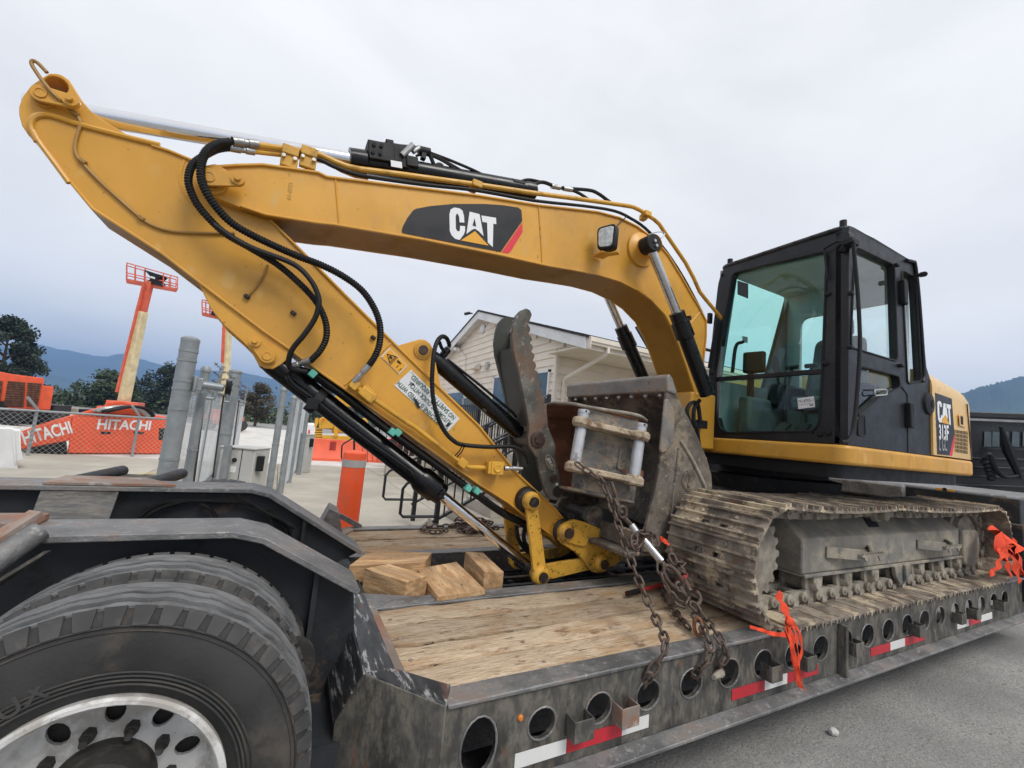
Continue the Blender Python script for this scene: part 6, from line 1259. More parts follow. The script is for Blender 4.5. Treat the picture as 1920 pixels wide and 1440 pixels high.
dl = round_poly(S2([(1609, 789), (1620, 779), (1622, 817), (1608, 816)], CN-.002), .015, 3); obj('door_pull', MB().tube(dl, .007, 6, closed=True).prism([V((p.x, CN-.001, p.z)) for p in dl], (0, -.003, 0)), 'plastic', cabf)
p = U(1740, 757, CN-.001); obj('filler_cap', MB().lathe(p, (0, -1, 0), [(0, .095), (.015, .09), (.02, .07), (.024, 0)], 24), 'plastic', cabf); obj('cap_slot', MB().box(p+V((.02, -.025, 0)), (.03, .006, .06)).box(p+V((.02, -.025, 0)), (.055, .005, .02)), 'dark', cabf)
obj('door_gap', MB().tube([U(1690, 725, CN-.001), U(1701, 740, CN-.001), U(1702, 848, CN-.001)], .005, 5), 'dark', cabf)
for x, y in ((1581, 419), (1369, 489)):
    p = UX(x, y, XC+.05); obj('roof_lamp_mount', MB().cyl(V((p.x, p.y, ZT+.03)), V((p.x, p.y, ZT+.10)), .024, seg=14), 'plastic', cabf)
p = U(1700, 480, CN+.2); obj('antenna', MB().tube([V((p.x, p.y, ZT+.04)), V((p.x, p.y, ZT+.20))], .004, 5), 'plastic', cabf)
for k in range(7): y = CN+.12+k*.13; obj('roof_bolt', MB().cyl((XC-.012, y, ZT+.02), (XC-.022, y, ZT+.02), .011, seg=8), 'dark', cabf)
obj('mirror_stalk', MB().tube([UX(1346, 600, XC-.03), UX(1338, 640, XC-.03), UX(1330, 690, XC-.04)], .016, 8).box(UX(1331, 597, XC-.02), (.04, .03, .10)), 'plastic', cabf)
q = [UX(x, y, XC+.024) for x, y in [(1495, 747), (1526, 743), (1528, 763), (1497, 767)]]
obj('paper_label', MB().prism(q, (.002, 0, 0)), 'white', cabf, smooth=False)
obj('lettering', text_mesh('7G 8705-1', q[3].lerp(q[0], .55)+V((-.002, 0, 0))+(q[1]-q[0])*.05, q[1]-q[0], q[0]-q[3], width=(q[1]-q[0]).length*.9, height=(q[0]-q[3]).length*.28, bold=.0), 'decal_black', cabf, smooth=False)
obj('lettering', MB().prism([quadlerp(q, .05, .62)+V((-.002, 0, 0)), quadlerp(q, .95, .60)+V((-.002, 0, 0)), quadlerp(q, .95, .64)+V((-.002, 0, 0)), quadlerp(q, .05, .66)+V((-.002, 0, 0))], (.001, 0, 0)).prism([quadlerp(q, .7, .72)+V((-.002, 0, 0)), quadlerp(q, .92, .72)+V((-.002, 0, 0)), quadlerp(q, .92, .86)+V((-.002, 0, 0)), quadlerp(q, .7, .86)+V((-.002, 0, 0))], (.001, 0, 0)), 'mud_grey', cabf, smooth=False)
for pts, m in (([(1383, 526), (1403, 532), (1403, 560), (1383, 552)], 'brown_wall'), ([(1392, 630), (1402, 632), (1402, 643), (1392, 642)], 'cab_trim')):
    obj('window_sticker', MB().prism([U(x, y, CFY-.025) for x, y in pts], (0, .002, 0)), m, cabf, smooth=False)

# --- tracks
random.seed(51)
TCX0, TCX1, RT = -1.66, 1.73, .335                                # sprocket, idler, pitch radius at shoe base
ZC0, ZC1 = ZD+.022+RT, ZD+.022+RT-.01
def track_path():
    P = []; N_ = 400
    segs = []
    for i in range(60): t = i/60; segs.append((TCX1+(TCX0-TCX1)*t, ZD+.024))                       # bottom, rear to front
    for i in range(50): a = -math.pi/2-math.pi*i/50; segs.append((TCX0+RT*math.cos(a), ZC0+RT*math.sin(a)))
    for i in range(60):
        t = i/60; z = ZC0+RT+(ZC1-ZC0)*t-.022*math.sin(math.pi*min(1, t*2.4) if t < .41 else math.pi*(t-.41)/.59); segs.append((TCX0+(TCX1-TCX0)*t, z))
    for i in range(50): a = math.pi/2-math.pi*i/50; segs.append((TCX1+RT*math.cos(a), ZC1+RT*math.sin(a)))
    return [V((x, 0, z)) for x, z in segs]
TP = track_path(); TL = [0]
for a, b in zip(TP, TP[1:]+TP[:1]): TL.append(TL[-1]+(b-a).length)
def at_len(s_):
    s_ %= TL[-1]
    lo, hi = 0, len(TL)-1
    while hi-lo > 1:
        m_ = (lo+hi)//2
        if TL[m_] <= s_: lo = m_
        else: hi = m_
    a, b = TP[lo], TP[(lo+1) % len(TP)]; return a.lerp(b, (s_-TL[lo])/(TL[lo+1]-TL[lo]))
NS = 52; PITCH_ = TL[-1]/NS
def shoe_mesh():
    """local frame: x along travel, y across, z outward"""
    h = PITCH_/2; mb = MB()
    pr = [(-h-.012, .000), (-h-.010, .010), (-h+.004, .012), (-h+.008, .036), (-h+.019, .036), (-h+.026, .011), (-.012, .011), (-.007, .034), (.005, .034), (.012, .011), (h-.030, .011), (h-.026, .033), (h-.017, .033), (h-.012, .010), (h-.006, .008), (h-.004, -.004), (-h+.02, -.004)]
    half_w = .305
    ysq = [-half_w, -.092, -.036, .036, .092, half_w]
    fr = pr[:5]; P3 = lambda x, y, z: V((x, y, z))
    def seg(prf, y0, y1): mb.prism([P3(x, y0, z) for x, z in prf], (0, y1-y0, 0))
    for i, (y0, y1) in enumerate(zip(ysq, ysq[1:])):
        if i in (1, 3):
            seg([pr[0], pr[1], pr[2], pr[3], pr[4], (-h+.026, .011), (-.062, .011), (-.062, -.004), (-h+.02, -.004)], y0, y1)
            seg([(-.030, -.004), (-.030, .011), (-.012, .011), (-.007, .034), (.005, .034), (.012, .011), (h-.030, .011), (h-.026, .033), (h-.017, .033), (h-.012, .010), (h-.006, .008), (h-.004, -.004)], y0, y1)
        else: seg(pr, y0, y1)
    for yb in (-.118, .118):
        for xb in (-.045, .032): mb.lathe((xb, yb, .010), (0, 0, 1), [(0, .014), (.010, .013), (.013, .008), (.013, 0)], 8)
    return mb.mesh('shoe')
SHOE = shoe_mesh(); SHOE.materials.append(MT['shoe_steel']); SHOE.polygons.foreach_set('use_smooth', [True]*len(SHOE.polygons)); SHOE.set_sharp_from_angle(angle=R(30))
def link_mesh():
    mb = MB(); 
    for s_ in (-1, 1):
        mb.box((0, s_*.075, -.045), (PITCH_*.80, .035, .075)); mb.lathe((-PITCH_*.42, s_*.10, -.05), (0, s_, 0), [(-.03, .034), (.012, .034), (.016, .028), (.016, .015), (.022, .013), (.022, 0)], 12)
        mb.box((PITCH_*.2, s_*.10, -.02), (.06, .03, .035))
    mb.cyl((-PITCH_*.42, -.1, -.05), (-PITCH_*.42, .1, -.05), .026, seg=10); return mb.mesh('track_link')
LINK = link_mesh(); LINK.materials.append(MT['mud_grey']); LINK.polygons.foreach_set('use_smooth', [True]*len(LINK.polygons)); LINK.set_sharp_from_angle(angle=R(35))
def make_track(yc):
    fr = []
    # frame beam
    m0 = MB().prism([V((-1.20, yc-.115, .845)), V((-1.20, yc-.115, 1.075)), V((-1.19, yc+.06, 1.20)), V((-1.19, yc+.17, 1.20)), V((-1.20, yc+.17, .845))], (2.66, 0, 0))
    tr = obj('track', m0, 'track_frame', EX, bevel=.012)
    obj('frame_flange', MB().bb(-1.2, 1.46, yc-.135, yc-.115, .83, .85).bb(-1.2, 1.46, yc-.125, yc+.17, .832, .845), 'track_frame', tr, bevel=.003)
    obj('frame_slot', MB().prism([V((-.15, yc-.05, 1.1225)), V((.02, yc-.05, 1.1225)), V((.12, yc+.03, 1.181)), V((-.05, yc+.03, 1.181))], (0, -.002, .003)), 'dark', tr)
    for k in range(NS):
        s_ = k*PITCH_+.05; p = at_len(s_); p2 = at_len(s_+.02); p1 = at_len(s_-.02); t_ = (p2-p1).normalized(); n_ = V((t_.z, 0, -t_.x))
        # travel runs rear to front along the bottom, so outward is to the right of travel
        n_ = V((-t_.z, 0, t_.x)); c_ = V(((TCX0+TCX1)/2, 0, ZC0))
        if (p-c_).dot(n_) < 0: n_ = -n_
        y_ = n_.cross(t_)
        M = Matrix(((t_.x, y_.x, n_.x, p.x), (t_.y, y_.y, n_.y, yc+random.uniform(-.002, .002)), (t_.z, y_.z, n_.z, p.z), (0, 0, 0, 1)))
        o = bpy.data.objects.new('shoe', SHOE); COL.objects.link(o); attach(o, tr); o.matrix_basis = M
        l = bpy.data.objects.new('track_link', LINK); COL.objects.link(l); attach(l, tr); l.matrix_basis = M @ Matrix.Translation((0, 0, -.004))
    # sprocket
    sp = []
    for k in range(21):
        for da, rr in ((-.38, .262), (-.16, .298), (.16, .298), (.38, .262)):
            a = 2*math.pi*(k+da)/21; sp.append(V((TCX0+rr*math.cos(a), yc-.055, ZC0+rr*math.sin(a))))
    obj('sprocket', MB().prism(sp, (0, .05, 0)).lathe((TCX0, yc-.055, ZC0), (0, -1, 0), [(0, .235), (.02, .23), (.03, .2), (.035, 0)], 36).cyl((TCX0, yc-.05, ZC0), (TCX0, yc+.25, ZC0), .19, seg=30), 'mud_grey', tr)
    obj('idler', MB().lathe((TCX1, yc-.09, ZC1), (0, 1, 0), [(0, 0), (0, .20), (.02, .24), (.06, .245), (.07, .27), (.11, .27), (.12, .245), (.16, .24), (.18, .20), (.18, 0)], 40), 'mud_grey', tr)
    cv = round_poly([V((1.40, yc-.15, 1.09)), V((1.75, yc-.15, 1.08)), V((1.80, yc-.15, .99)), V((1.76, yc-.15, .80)), V((1.62, yc-.15, .73)), V((1.42, yc-.15, .77))], .05, 4)
    obj('idler_guard', MB().prism(cv, (0, .04, 0)), 'track_frame', tr, bevel=.012)
    for k in range(7):
        x = -1.02+k*.40
        obj('track_roller', MB().lathe((x, yc-.13, .775), (0, 1, 0), [(0, 0), (0, .035), (.02, .05), (.04, .055), (.045, .09), (.065, .095), (.07, .075), (.19, .075), (.20, .095), (.22, .09), (.225, .04), (.26, 0)], 22), 'mud_grey', tr)
        obj('roller_bracket', MB().bb(x-.055, x+.055, yc-.125, yc-.085, .78, .838), 'track_frame', tr, bevel=.008)
    gx_ = .20
    obj('track_guide', MB().prism(round_poly([V((gx_-.15, yc-.14, .84)), V((gx_+.15, yc-.14, .84)), V((gx_+.12, yc-.14, .74)), V((gx_+.02, yc-.14, .685)), V((gx_-.07, yc-.14, .69)), V((gx_-.13, yc-.14, .76))], .04, 3), (0, .03, 0)).bb(gx_-.02, gx_+.02, yc-.165, yc-.14, .72, .84), 'track_frame', tr, bevel=.006)
    obj('carrier_roller', MB().lathe((-.12, yc-.16, 1.245), (0, 1, 0), [(0, 0), (0, .05), (.015, .056), (.05, .056), (.055, .07), (.09, .072), (.10, .055), (.25, .055)], 24).bb(-.17, -.07, yc+.05, yc+.12, 1.15, 1.24), 'mud_grey', tr)
    for x in (-.62, .80):
        mb = MB().bar((x-.30, yc-.12, .985), (x-.02, yc-.21, .975), .018, .075).bar((x+.30, yc-.12, .985), (x+.12, yc-.21, .985), .018, .05)
        obj('step', mb, 'track_frame', tr, bevel=.003)
        ts = MB().bb(x-.06, x+.26, yc-.235, yc-.13, .965, .985)
        for j in range(9): ts.bb(x-.05+j*.035, x-.035+j*.035, yc-.24, yc-.225, .985, .995)
        for xx in (x-.0, x+.2): ts.prism([V((xx-.03, yc-.235, .965)), V((xx+.03, yc-.235, .965)), V((xx, yc-.235, .93))], (0, .01, 0))
        obj('step_tread', ts, 'mud_grey', tr, bevel=.002)
    return tr
make_track(-.995); make_track(.905)
obj('car_body', MB().bb(-.75, .75, -.83, .75, .95, 1.30).bb(-1.0, -.6, -.83, .75, .98, 1.2).bb(.6, 1.0, -.83, .75, .98, 1.2), 'grease', EX, bevel=.03)
# ---------------------------------------------------------------- spare bucket lying on its side in the wide bucket
random.seed(61)
ua = V((.92, -.38, -.10)).normalized(); wa = V((.09, .03, 1)); wa = (wa-ua*wa.dot(ua)).normalized(); va = wa.cross(ua)
pA, pB = U(1084, 834, -.47), U(1194, 859, -.62); so0 = (pA+pB)/2; ua = (pB-pA).normalized(); wa = V((.17, .05, 1)); wa = (wa-ua*wa.dot(ua)).normalized(); va = wa.cross(ua); sp_ = (pB-pA).length/2
def SB(u, v, w): return so0+ua*u+va*v+wa*w
sbk = thing('spare_bucket', 'small rusty digging bucket lying sideways in the wide bucket, two silver pins upright', 'bucket', SB(0, .3, -.27))
shell = [(-.175, .10), (.22, .10), (.30, .16), (.34, .28), (.33, .48), (.24, .64), (.08, .74), (-.30, .80)]
mb = MB(); HW = .275; n = len(shell)
def offs(P, t):
    o = []
    for i, p in enumerate(P):
        a, b = P[max(i-1, 0)], P[min(i+1, len(P)-1)]; dx, dy = b[0]-a[0], b[1]-a[1]; l_ = math.hypot(dx, dy); o.append((p[0]-dy/l_*t, p[1]+dx/l_*t))
    return o
inn = offs(shell, .022)
vs = [SB(u, v, w) for (u, v) in shell for w in (-HW, HW)]+[SB(u, v, w) for (u, v) in inn for w in (-HW, HW)]
fs = []
for i in range(n-1):
    fs += [(2*i, 2*i+1, 2*i+3, 2*i+2), (2*n+2*i, 2*n+2*i+2, 2*n+2*i+3, 2*n+2*i+1), (2*i, 2*i+2, 2*n+2*i+2, 2*n+2*i), (2*i+1, 2*n+2*i+1, 2*n+2*i+3, 2*i+3)]
fs += [(0, 2*n, 2*n+1, 1), (2*n-2, 2*n-1, 4*n-1, 4*n-2)]
obj('shell', mb.add(vs, fs), 'spare_steel', sbk, bevel=.004)
sil = shell+[(-.40, .70), (-.44, .45), (-.36, .25), (-.26, .12)]
for w0, w1, bump_ in ((HW, HW+.02, 1), (-HW-.02, -HW, 0)):
    obj('side_plate', MB().prism([SB(u, v, w0) for u, v in (sil if bump_ else shell+[(-.24, .6), (-.22, .3), (-.2, .12)])], wa*(w1-w0)), 'rust' if bump_ else 'spare_steel', sbk, bevel=.005)
rimt = [SB(u*1.0, v-.008, HW+.02+.012*math.sin(u*9)) for u, v in [(-.40, .45), (-.36, .25), (-.26, .11), (-.175, .085), (.0, .085), (.12, .085), (.22, .088), (.30, .15)]]
obj('edge_bar', MB().tube(catmull(rimt, 4), .012, 8), 'mud_grey', sbk)
obj('liner', MB().prism([SB(u, v, -HW+.002) for u, v in [(-.1, .13), (.2, .13), (.3, .3), (.28, .5), (.05, .70), (-.28, .77)]], wa*.004), 'rust', sbk); obj('liner', MB().prism([SB(.30, .30, -HW), SB(.305, .46, -HW), SB(.305, .46, HW), SB(.30, .30, HW)], -ua*.005).prism([SB(.20, .135, -HW), SB(.27, .19, -HW), SB(.27, .19, HW), SB(.20, .135, HW)], -ua*.004+va*.004).prism([SB(.22, .625, -HW), SB(-.28, .77, -HW), SB(-.28, .77, HW), SB(.22, .625, HW)], -va*.006), 'rust', sbk)
for w in (.152, -.152):
    pts = round_poly([SB(-sp_-.075, -.055, w), SB(-sp_-.04, .06, w), SB(-sp_+.05, .10, w), SB(sp_, .10, w), SB(sp_+.07, .05, w), SB(sp_+.06, -.05, w), SB(sp_-.02, -.055, w), SB(-sp_+.07, -.03, w), SB(-sp_, -.07, w)], .035, 3)
    obj('ear_plate', MB().prism([p-wa*.019 for p in pts], wa*.038), 'mud', sbk, bevel=.006)
    for u in (-sp_, sp_): obj('ear_boss', MB().lathe(SB(u, 0, w-.036*(1 if w > 0 else -1)), wa*(1 if w > 0 else -1), [(0, .050), (.02, .066), (.055, .066), (.066, .055), (.068, .03)], 20), 'mud', sbk)
for u in (-sp_, sp_):
    obj('pin', MB().cyl(SB(u, 0, -.17), SB(u, 0, .222), .037, seg=24), 'silver_paint', sbk); obj('pin_head', MB().lathe(SB(u, 0, .216), wa, [(0, .040), (.022, .040), (.022, .0)], 20), 'silver_paint', sbk); obj('cross_hole', MB().cyl(SB(u+.005, -.040, .227), SB(u+.005, -.0415, .227), .007, seg=10), 'dark', sbk)
obj('rib', MB().prism([SB(.26, .09, -.06), SB(.33, .16, -.06), SB(.33, .16, -.10), SB(.26, .09, -.10)], -va*.02), 'rust', sbk); obj('patch_plate', MB().prism(round_poly([SB(.115, .096, -.09), SB(.165, .096, -.09), SB(.165, .096, .06), SB(.115, .096, .06)], .02, 3), -va*.012), 'spare_steel', sbk)

# ---------------------------------------------------------------- timber blocks
def block(label, top, z, h, rot_tilt=0, drop=None):
    a, b, d = [UZ(x, y, z) for x, y in top]; u, v = b-a, d-a; v = v-u.normalized()*v.dot(u.normalized())*.6; c = a+u+v
    if drop: a, b, c, d = [p+V((0, 0, dz)) for p, dz in zip((a, b, c, d), drop)]
    ctr = (a+b+c+d)/4; o = MB().prism([p-ctr for p in (a, b, c, d)], (0, 0, -h))
    # long axis along local Y so the grain follows the length
    lx = (b-a) if (b-a).length > (d-a).length else (d-a); ang = math.atan2(lx.y, lx.x)-math.pi/2
    Rm = Matrix.Rotation(-ang, 3, 'Z'); o.v = [tuple(Rm @ V(q)) for q in o.v]
    ob = obj('timber_block', o, 'wood_block', bevel=.004, smooth=False); ob.location = ctr; ob.rotation_euler.z = ang
    tag(ob, label, 'timber block', 'loose timber blocks in the trailer channel'); return ob
block('pale square cut timber block nearest the trailer nose, end grain to the right', [(683, 1066), (763, 1091), (729, 1057)], .705, .14)
block('reddish timber beam lying across at the back of the block pile', [(655, 1060), (694, 1031), (796, 1054)], .70, .11)
block('timber block lying flat against the near deck rail, between the two upright ends', [(782, 1066), (820, 1118), (856, 1053)], .655, .13)
block('timber block right of the pile with a weathered grey end beside the chrome rod', [(872, 1034), (908, 1072), (906, 1036)], .70, .16)

# ---------------------------------------------------------------- chains and load binders
def link_shape(L_=.078, W_=.050, r_=.0072):
    P = []; h = L_/2-W_/2; w = W_/2-r_
    for i in range(9): a = -math.pi/2+math.pi*i/8; P.append(V((h+w*math.cos(a), w*math.sin(a), 0)))
    for i in range(9): a = math.pi/2+math.pi*i/8; P.append(V((-h+w*math.cos(a), w*math.sin(a), 0)))
    m_ = MB().tube(P, r_, 7, closed=True).mesh('link'); m_.materials.append(MT['chain_steel']); m_.polygons.foreach_set('use_smooth', [True]*len(m_.polygons)); return m_
CL = link_shape()
def chain(label, pts, parent=None, sag=0, group='tie down chains'):
    P = resample(catmull(pts, 12), .056)
    t = parent or thing('tie_down_chain', label, 'chain', P[-1], group); roll_ = random.uniform(0, 1)
    for i, (a, b) in enumerate(zip(P, P[1:])):
        x_ = (b-a).normalized(); rf = V((0, 0, 1)) if abs(x_.z) < .9 else V((0, 1, 0)); y_ = rf.cross(x_).normalized(); z_ = x_.cross(y_)
        an = (math.pi/2 if i % 2 else 0)+.5+random.uniform(-.15, .15); y2 = y_*math.cos(an)+z_*math.sin(an); z2 = x_.cross(y2); c_ = (a+b)/2
        M = Matrix(((x_.x, y2.x, z2.x, c_.x), (x_.y, y2.y, z2.y, c_.y), (x_.z, y2.z, z2.z, c_.z), (0, 0, 0, 1)))
        o = bpy.data.objects.new('link', CL); COL.objects.link(o); attach(o, t); o.matrix_basis = M
    return t
def hook(t, p, q, r_=.05, side=V((1, 0, 0)), m='chain_steel'):
    """grab hook: shank from p to q then a curl"""
    d = (q-p).normalized(); s_ = (side-d*side.dot(d)).normalized(); P = [p, p.lerp(q, .6)]
    for k in range(8): a = math.pi*(k/7)*1.15; P.append(q+s_*r_*(1-math.cos(a))+d*r_*math.sin(a))
    obj('hook', MB().tube(catmull(P, 3), .012, 9, rf=None), m, t); obj('hook_eye', MB().tube(ell(p, d, s_, .026, .022, 14), .009, 7, closed=True), m, t)
c1 = chain('long rusty chain from the spare bucket down to a trailer side hole', [U(1080, 868, -.58), U(1098, 882, -.63), U(1120, 895, -.66), U(1134, 915, -.68), U(1146, 945, -.72), U(1165, 1000, -.82), U(1190, 1070, -.97), U(1212, 1120, -1.09), U(1232, 1165, -1.2), U(1247, 1200, -1.305), U(1250, 1215, -1.33), U(1228, 1250, -1.31), U(1213, 1272, -1.30), U(1210, 1290, -1.24)])
hook(c1, U(1158, 940, -.72), U(1150, 915, -.70), .03, V((.5, 0, -1)))
b1 = thing('load_binder', 'steel ratchet load binder with hooks stretched from the spare bucket chain', 'load binder', U(1230, 1050, -.98))
obj('shackle', MB().tube([U(1152, 935, -.73), U(1166, 962, -.77)], .013, 8), 'chain_steel', b1); obj('eye', MB().tube(ell(U(1167, 960, -.77), V((.3, 0, -.9)).normalized(), V((.9, -.2, .3)).normalized(), .035, .026, 16), .011, 7, closed=True), 'chain_steel', b1)
obj('shaft', MB().tube([U(1172, 972, -.79), U(1184, 985, -.81)], .014, 9), 'chain_steel', b1); obj('thread', MB().tube([U(1184, 984, -.81), U(1198, 1004, -.85)], .019, 12), 'silver_paint', b1)
obj('ratchet', MB().box(U(1208, 1008, -.87), (.05, .05, .085), Matrix.Rotation(.5, 3, 'Y')), 'brown_pin', b1, bevel=.006)
obj('barrel', MB().tube([U(1205, 1010, -.87), U(1240, 1052, -.96)], .024, 14), 'rod_worn', b1); obj('shaft', MB().tube([U(1240, 1052, -.96), U(1252, 1068, -.98)], .015, 9), 'chain_steel', b1)
obj('eye', MB().tube(ell(U(1262, 1082, -1.0), (U(1276, 1104, -1.02)-U(1250, 1065, -.98)).normalized(), V((.8, -.3, .4)).normalized(), .075, .038, 18), .012, 8, closed=True), 'chain_steel', b1)
hook(b1, U(1274, 1100, -1.02), U(1293, 1128, -1.06), .038, V((1, -.2, .3)))
chain('short chain bundled round the upper load binder', [U(1200, 1020, -.9), U(1190, 1030, -.93), U(1188, 1008, -.9), U(1202, 998, -.88), U(1218, 1000, -.88), U(1228, 1010, -.90), U(1232, 1035, -.95)])
b2 = thing('load_binder', 'second load binder with a red handle lying under the first', 'load binder', U(1280, 1080, -.92))
obj('shaft', MB().tube([U(1256, 1030, -.86), U(1262, 1052, -.88)], .014, 9), 'chain_steel', b2); obj('eye', MB().tube(ell(U(1258, 1038, -.86), V((.2, 0, -1)), V((1, 0, .2)), .028, .02, 14), .010, 7, closed=True), 'chain_steel', b2)
obj('collar', MB().tube([U(1278, 1078, -.93), U(1282, 1084, -.94)], .034, 16), 'red_paint', b2); obj('ratchet', MB().tube([U(1272, 1066, -.91), U(1277, 1077, -.93)], .032, 14), 'chain_steel', b2); obj('barrel', MB().tube([U(1282, 1085, -.94), U(1293, 1108, -.98)], .02, 12), 'chain_steel', b2)
h0, h1 = UZ(1175, 1113, .645), UZ(1262, 1092, .66); obj('handle', MB().tube([h0, h0.lerp(h1, .3), h1], .013, 8), 'red_paint', b2); obj('grip', MB().tube([h0, h0.lerp(h1, .25)], .0165, 8), 'plastic', b2)
chain('chain wound in coils round the second load binder', [U(1258, 1040, -.88), U(1265, 1056, -.91), U(1285, 1060, -.93), U(1270, 1068, -.92), U(1286, 1072, -.95), U(1268, 1062, -.90), U(1280, 1052, -.92), U(1270, 1048, -.9)])
chain('chain from the binder hook over the deck rail into the third side hole', [U(1300, 1150, -1.1), U(1312, 1165, -1.16), U(1322, 1188, -1.24), U(1333, 1212, -1.31), U(1330, 1235, -1.33), U(1318, 1252, -1.31), U(1303, 1262, -1.30), U(1298, 1275, -1.24)])
c3 = chain('slack chain drooping from the binder across the deck to the fourth side hole', [U(1296, 1130, -1.08), U(1310, 1145, -1.12), U(1330, 1170, -1.2), U(1345, 1190, -1.28), U(1358, 1210, -1.325), U(1362, 1228, -1.33), U(1352, 1245, -1.31), U(1350, 1262, -1.25)])
chain('tangled chain hanging in a loop below the load binders', [U(1238, 1055, -.98), U(1240, 1080, -1.0), U(1252, 1105, -1.02), U(1270, 1130, -1.05), U(1285, 1135, -1.07), U(1292, 1120, -1.06)])
chain('chain loop lying on the planks beside the red handle', [UZ(1240, 1100, .645), UZ(1252, 1125, .645), UZ(1268, 1150, .645), UZ(1285, 1172, .645), UZ(1305, 1180, .65)])
obj('hook', MB().tube(ell(U(1309, 1175, -1.17), V((.1, 0, -1)).normalized(), V((.7, -.7, 0)).normalized(), .045, .02, 16), .010, 7, closed=True), 'rust', c3)
obj('hook_tip', MB().tube([U(1352, 1262, -1.31), U(1338, 1270, -1.34)], .016, 8, rf=lambda i: [.02, .011][i]), 'mud_grey', c3)
cp_ = [UZ(918+random.uniform(-1, 1), 978, .65)]
random.seed(77); pl0 = [V((-2.55+random.uniform(-.26, .26), 1.18+random.uniform(-.14, .14), .64+random.uniform(0, .09))) for _ in range(16)]
chain('rusty chain piled in a heap on the far timber deck', pl0)
chain('rusty chain draped from the heap toward the stair railing', [V((-2.75, 1.28, .66)), V((-2.95, 1.33, .65)), V((-3.1, 1.25, .645)), V((-3.0, 1.12, .645)), V((-2.85, 1.2, .645))])

# ---------------------------------------------------------------- orange flagging
def ribbon(P, w0, w1, th=.0025, tw=.0, side=None):
    Q = [q+V((random.uniform(-1, 1), random.uniform(-1, 1), random.uniform(-1, 1)))*.0012 for q in catmull(P, 8)]; n = len(Q); vs = []; mb = MB()
    for i, p in enumerate(Q):
        t = Q[min(i+1, n-1)]-Q[max(i-1, 0)]; t.normalize(); s_ = V(side or (1, 0, .1)); s_ = (s_-t*s_.dot(t)).normalized(); nn = t.cross(s_); an = tw*i/n+.35*math.sin(i*.8)
        s2 = s_*math.cos(an)+nn*math.sin(an); n2 = t.cross(s2); w_ = (w0+(w1-w0)*i/n)/2*(1+.07*math.sin(i*.9))
        vs += [p-s2*w_-n2*th/2, p+s2*w_-n2*th/2, p+s2*w_+n2*th/2, p-s2*w_+n2*th/2]
    mb.add(vs, [(i*4+k, i*4+(k+1) % 4, i*4+4+(k+1) % 4, i*4+4+k) for i in range(n-1) for k in range(4)]+[(3, 2, 1, 0), tuple((n-1)*4+k for k in range(4))]); return mb
f1 = thing('flagging_ribbon', 'orange ribbon tied to the front shoe of the near track, hanging over the trailer side', 'ribbon', U(1480, 1180, -1.36))
for P, a, b, tw in (([(1458, 1112, -1.31), (1468, 1135, -1.33), (1480, 1165, -1.36)], .05, .04, .3), ([(1478, 1160, -1.36), (1482, 1190, -1.37), (1488, 1230, -1.37), (1496, 1268, -1.37), (1502, 1290, -1.37)], .045, .022, .6), ([(1482, 1160, -1.36), (1492, 1190, -1.365), (1497, 1230, -1.37), (1500, 1270, -1.37), (1508, 1296, -1.37)], .03, .018, -.5),
                    ([(1474, 1172, -1.36), (1484, 1210, -1.38), (1492, 1250, -1.38), (1498, 1285, -1.38)], .025, .02, .9), ([(1476, 1190, -1.36), (1452, 1189, -1.36), (1430, 1182, -1.34), (1406, 1175, -1.32)], .025, .014, .2), ([(1486, 1165, -1.35), (1500, 1190, -1.35), (1503, 1220, -1.35), (1497, 1245, -1.35)], .018, .012, .4)):
    obj('strip', ribbon([U(*p) for p in P], a, b, tw=tw, side=(0, 0, 1) if P[-1][0] < 1440 else None), 'orange_cloth', f1)
obj('knot', MB().box(U(1480, 1165, -1.365), (.05, .03, .05), Matrix.Rotation(.5, 3, 'Y')), 'orange_cloth', f1, bevel=.015)
f2 = thing('flagging_ribbon', 'bunched orange ribbon hanging at the rear end of the track at the right edge', 'ribbon', U(1890, 1060, -1.36))
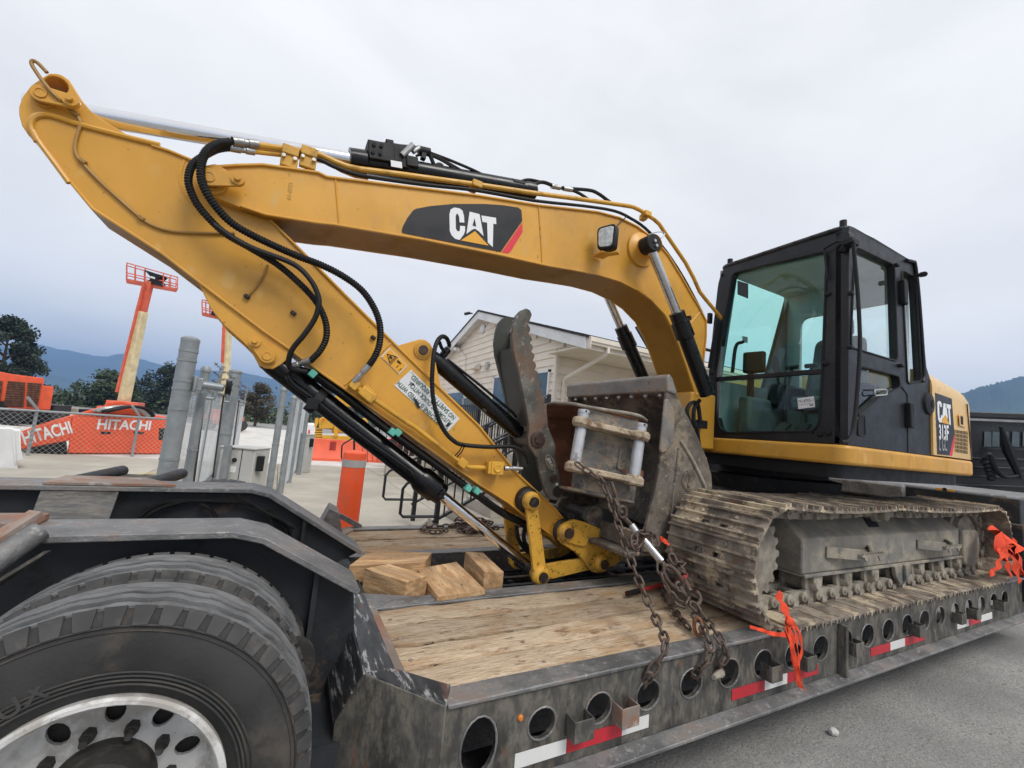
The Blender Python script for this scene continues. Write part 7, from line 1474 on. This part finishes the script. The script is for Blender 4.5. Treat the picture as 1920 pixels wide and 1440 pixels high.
for P, a, b, tw in (([(1888, 1006, -1.33), (1884, 1022, -1.36), (1888, 1040, -1.36)], .26, .20, .1), ([(1878, 1030, -1.36), (1874, 1055, -1.37), (1862, 1072, -1.36), (1856, 1078, -1.36)], .08, .03, .5), ([(1882, 1030, -1.37), (1888, 1055, -1.38), (1896, 1082, -1.38)], .08, .05, .2), ([(1892, 1025, -1.36), (1902, 1055, -1.37), (1912, 1092, -1.37)], .12, .05, .3), ([(1898, 1015, -1.36), (1910, 1045, -1.37), (1922, 1090, -1.37)], .10, .05, -.3), ([(1900, 1025, -1.35), (1908, 1060, -1.36), (1914, 1078, -1.36)], .07, .04, .8)):
    obj('strip', ribbon([U(*p) for p in P], a, b, tw=tw), 'orange_cloth', f2)
f3 = thing('flagging_ribbon', 'small scrap of orange ribbon on the binder hook in front of the track', 'ribbon', U(1245, 1014, -.84))
obj('strip', ribbon([U(1238, 1010, -.84), U(1246, 1014, -.84), U(1254, 1022, -.85)], .03, .02), 'orange_cloth', f3)
# small pebble on the road
pb_ = bmesh.new(); bmesh.ops.create_icosphere(pb_, subdivisions=2, radius=.028)
for v in pb_.verts: v.co *= random.uniform(.82, 1.1); v.co.z *= .8
me = bpy.data.meshes.new('pebble'); pb_.to_mesh(me); pb_.free(); o = obj('pebble', me, 'gravel'); o.location = UZ(1563, 1372, .02); tag(o, 'small pale stone lying on the asphalt', 'stone')

random.seed(91); gm_ = MB()
for k in range(420):
    p = V((random.uniform(-3.5, 4.5), random.uniform(-3.2, -1.45), 0)); r_ = random.uniform(.003, .010)*(1.6 if random.random() < .06 else 1)
    vs = [p+V((random.uniform(.7, 1.2)*r_*math.cos(a), random.uniform(.7, 1.2)*r_*math.sin(a), 0)) for a in (0, 1.26, 2.5, 3.77, 5.03)]
    gm_.add(vs+[p+V((0, 0, r_*.9))], [(i, (i+1) % 5, 5) for i in range(5)])
o = obj('loose_grit', gm_.mesh('loose_grit', False), 'mud_grey', smooth=False); o['kind'] = 'stuff'; o['label'] = 'fine loose grit scattered on the asphalt beside the trailer'; o['category'] = 'grit'
# ---------------------------------------------------------------- air
hm = bpy.data.materials.new('haze'); hm.use_nodes = True; nt = hm.node_tree; nt.nodes.clear()
ho = nt.nodes.new('ShaderNodeOutputMaterial'); hv = nt.nodes.new('ShaderNodeVolumePrincipled'); hv.inputs['Color'].default_value = (.30, .54, 1, 1); hv.inputs['Density'].default_value = .00040; hv.inputs['Anisotropy'].default_value = 0
nt.links.new(hv.outputs[0], ho.inputs['Volume'])
o = obj('haze', MB().bb(-3600, 3600, -2000, 4200, -1, 300), hm, smooth=False); o['kind'] = 'stuff'; o['label'] = 'thin blue haze filling the air over the yard'; o['category'] = 'haze'
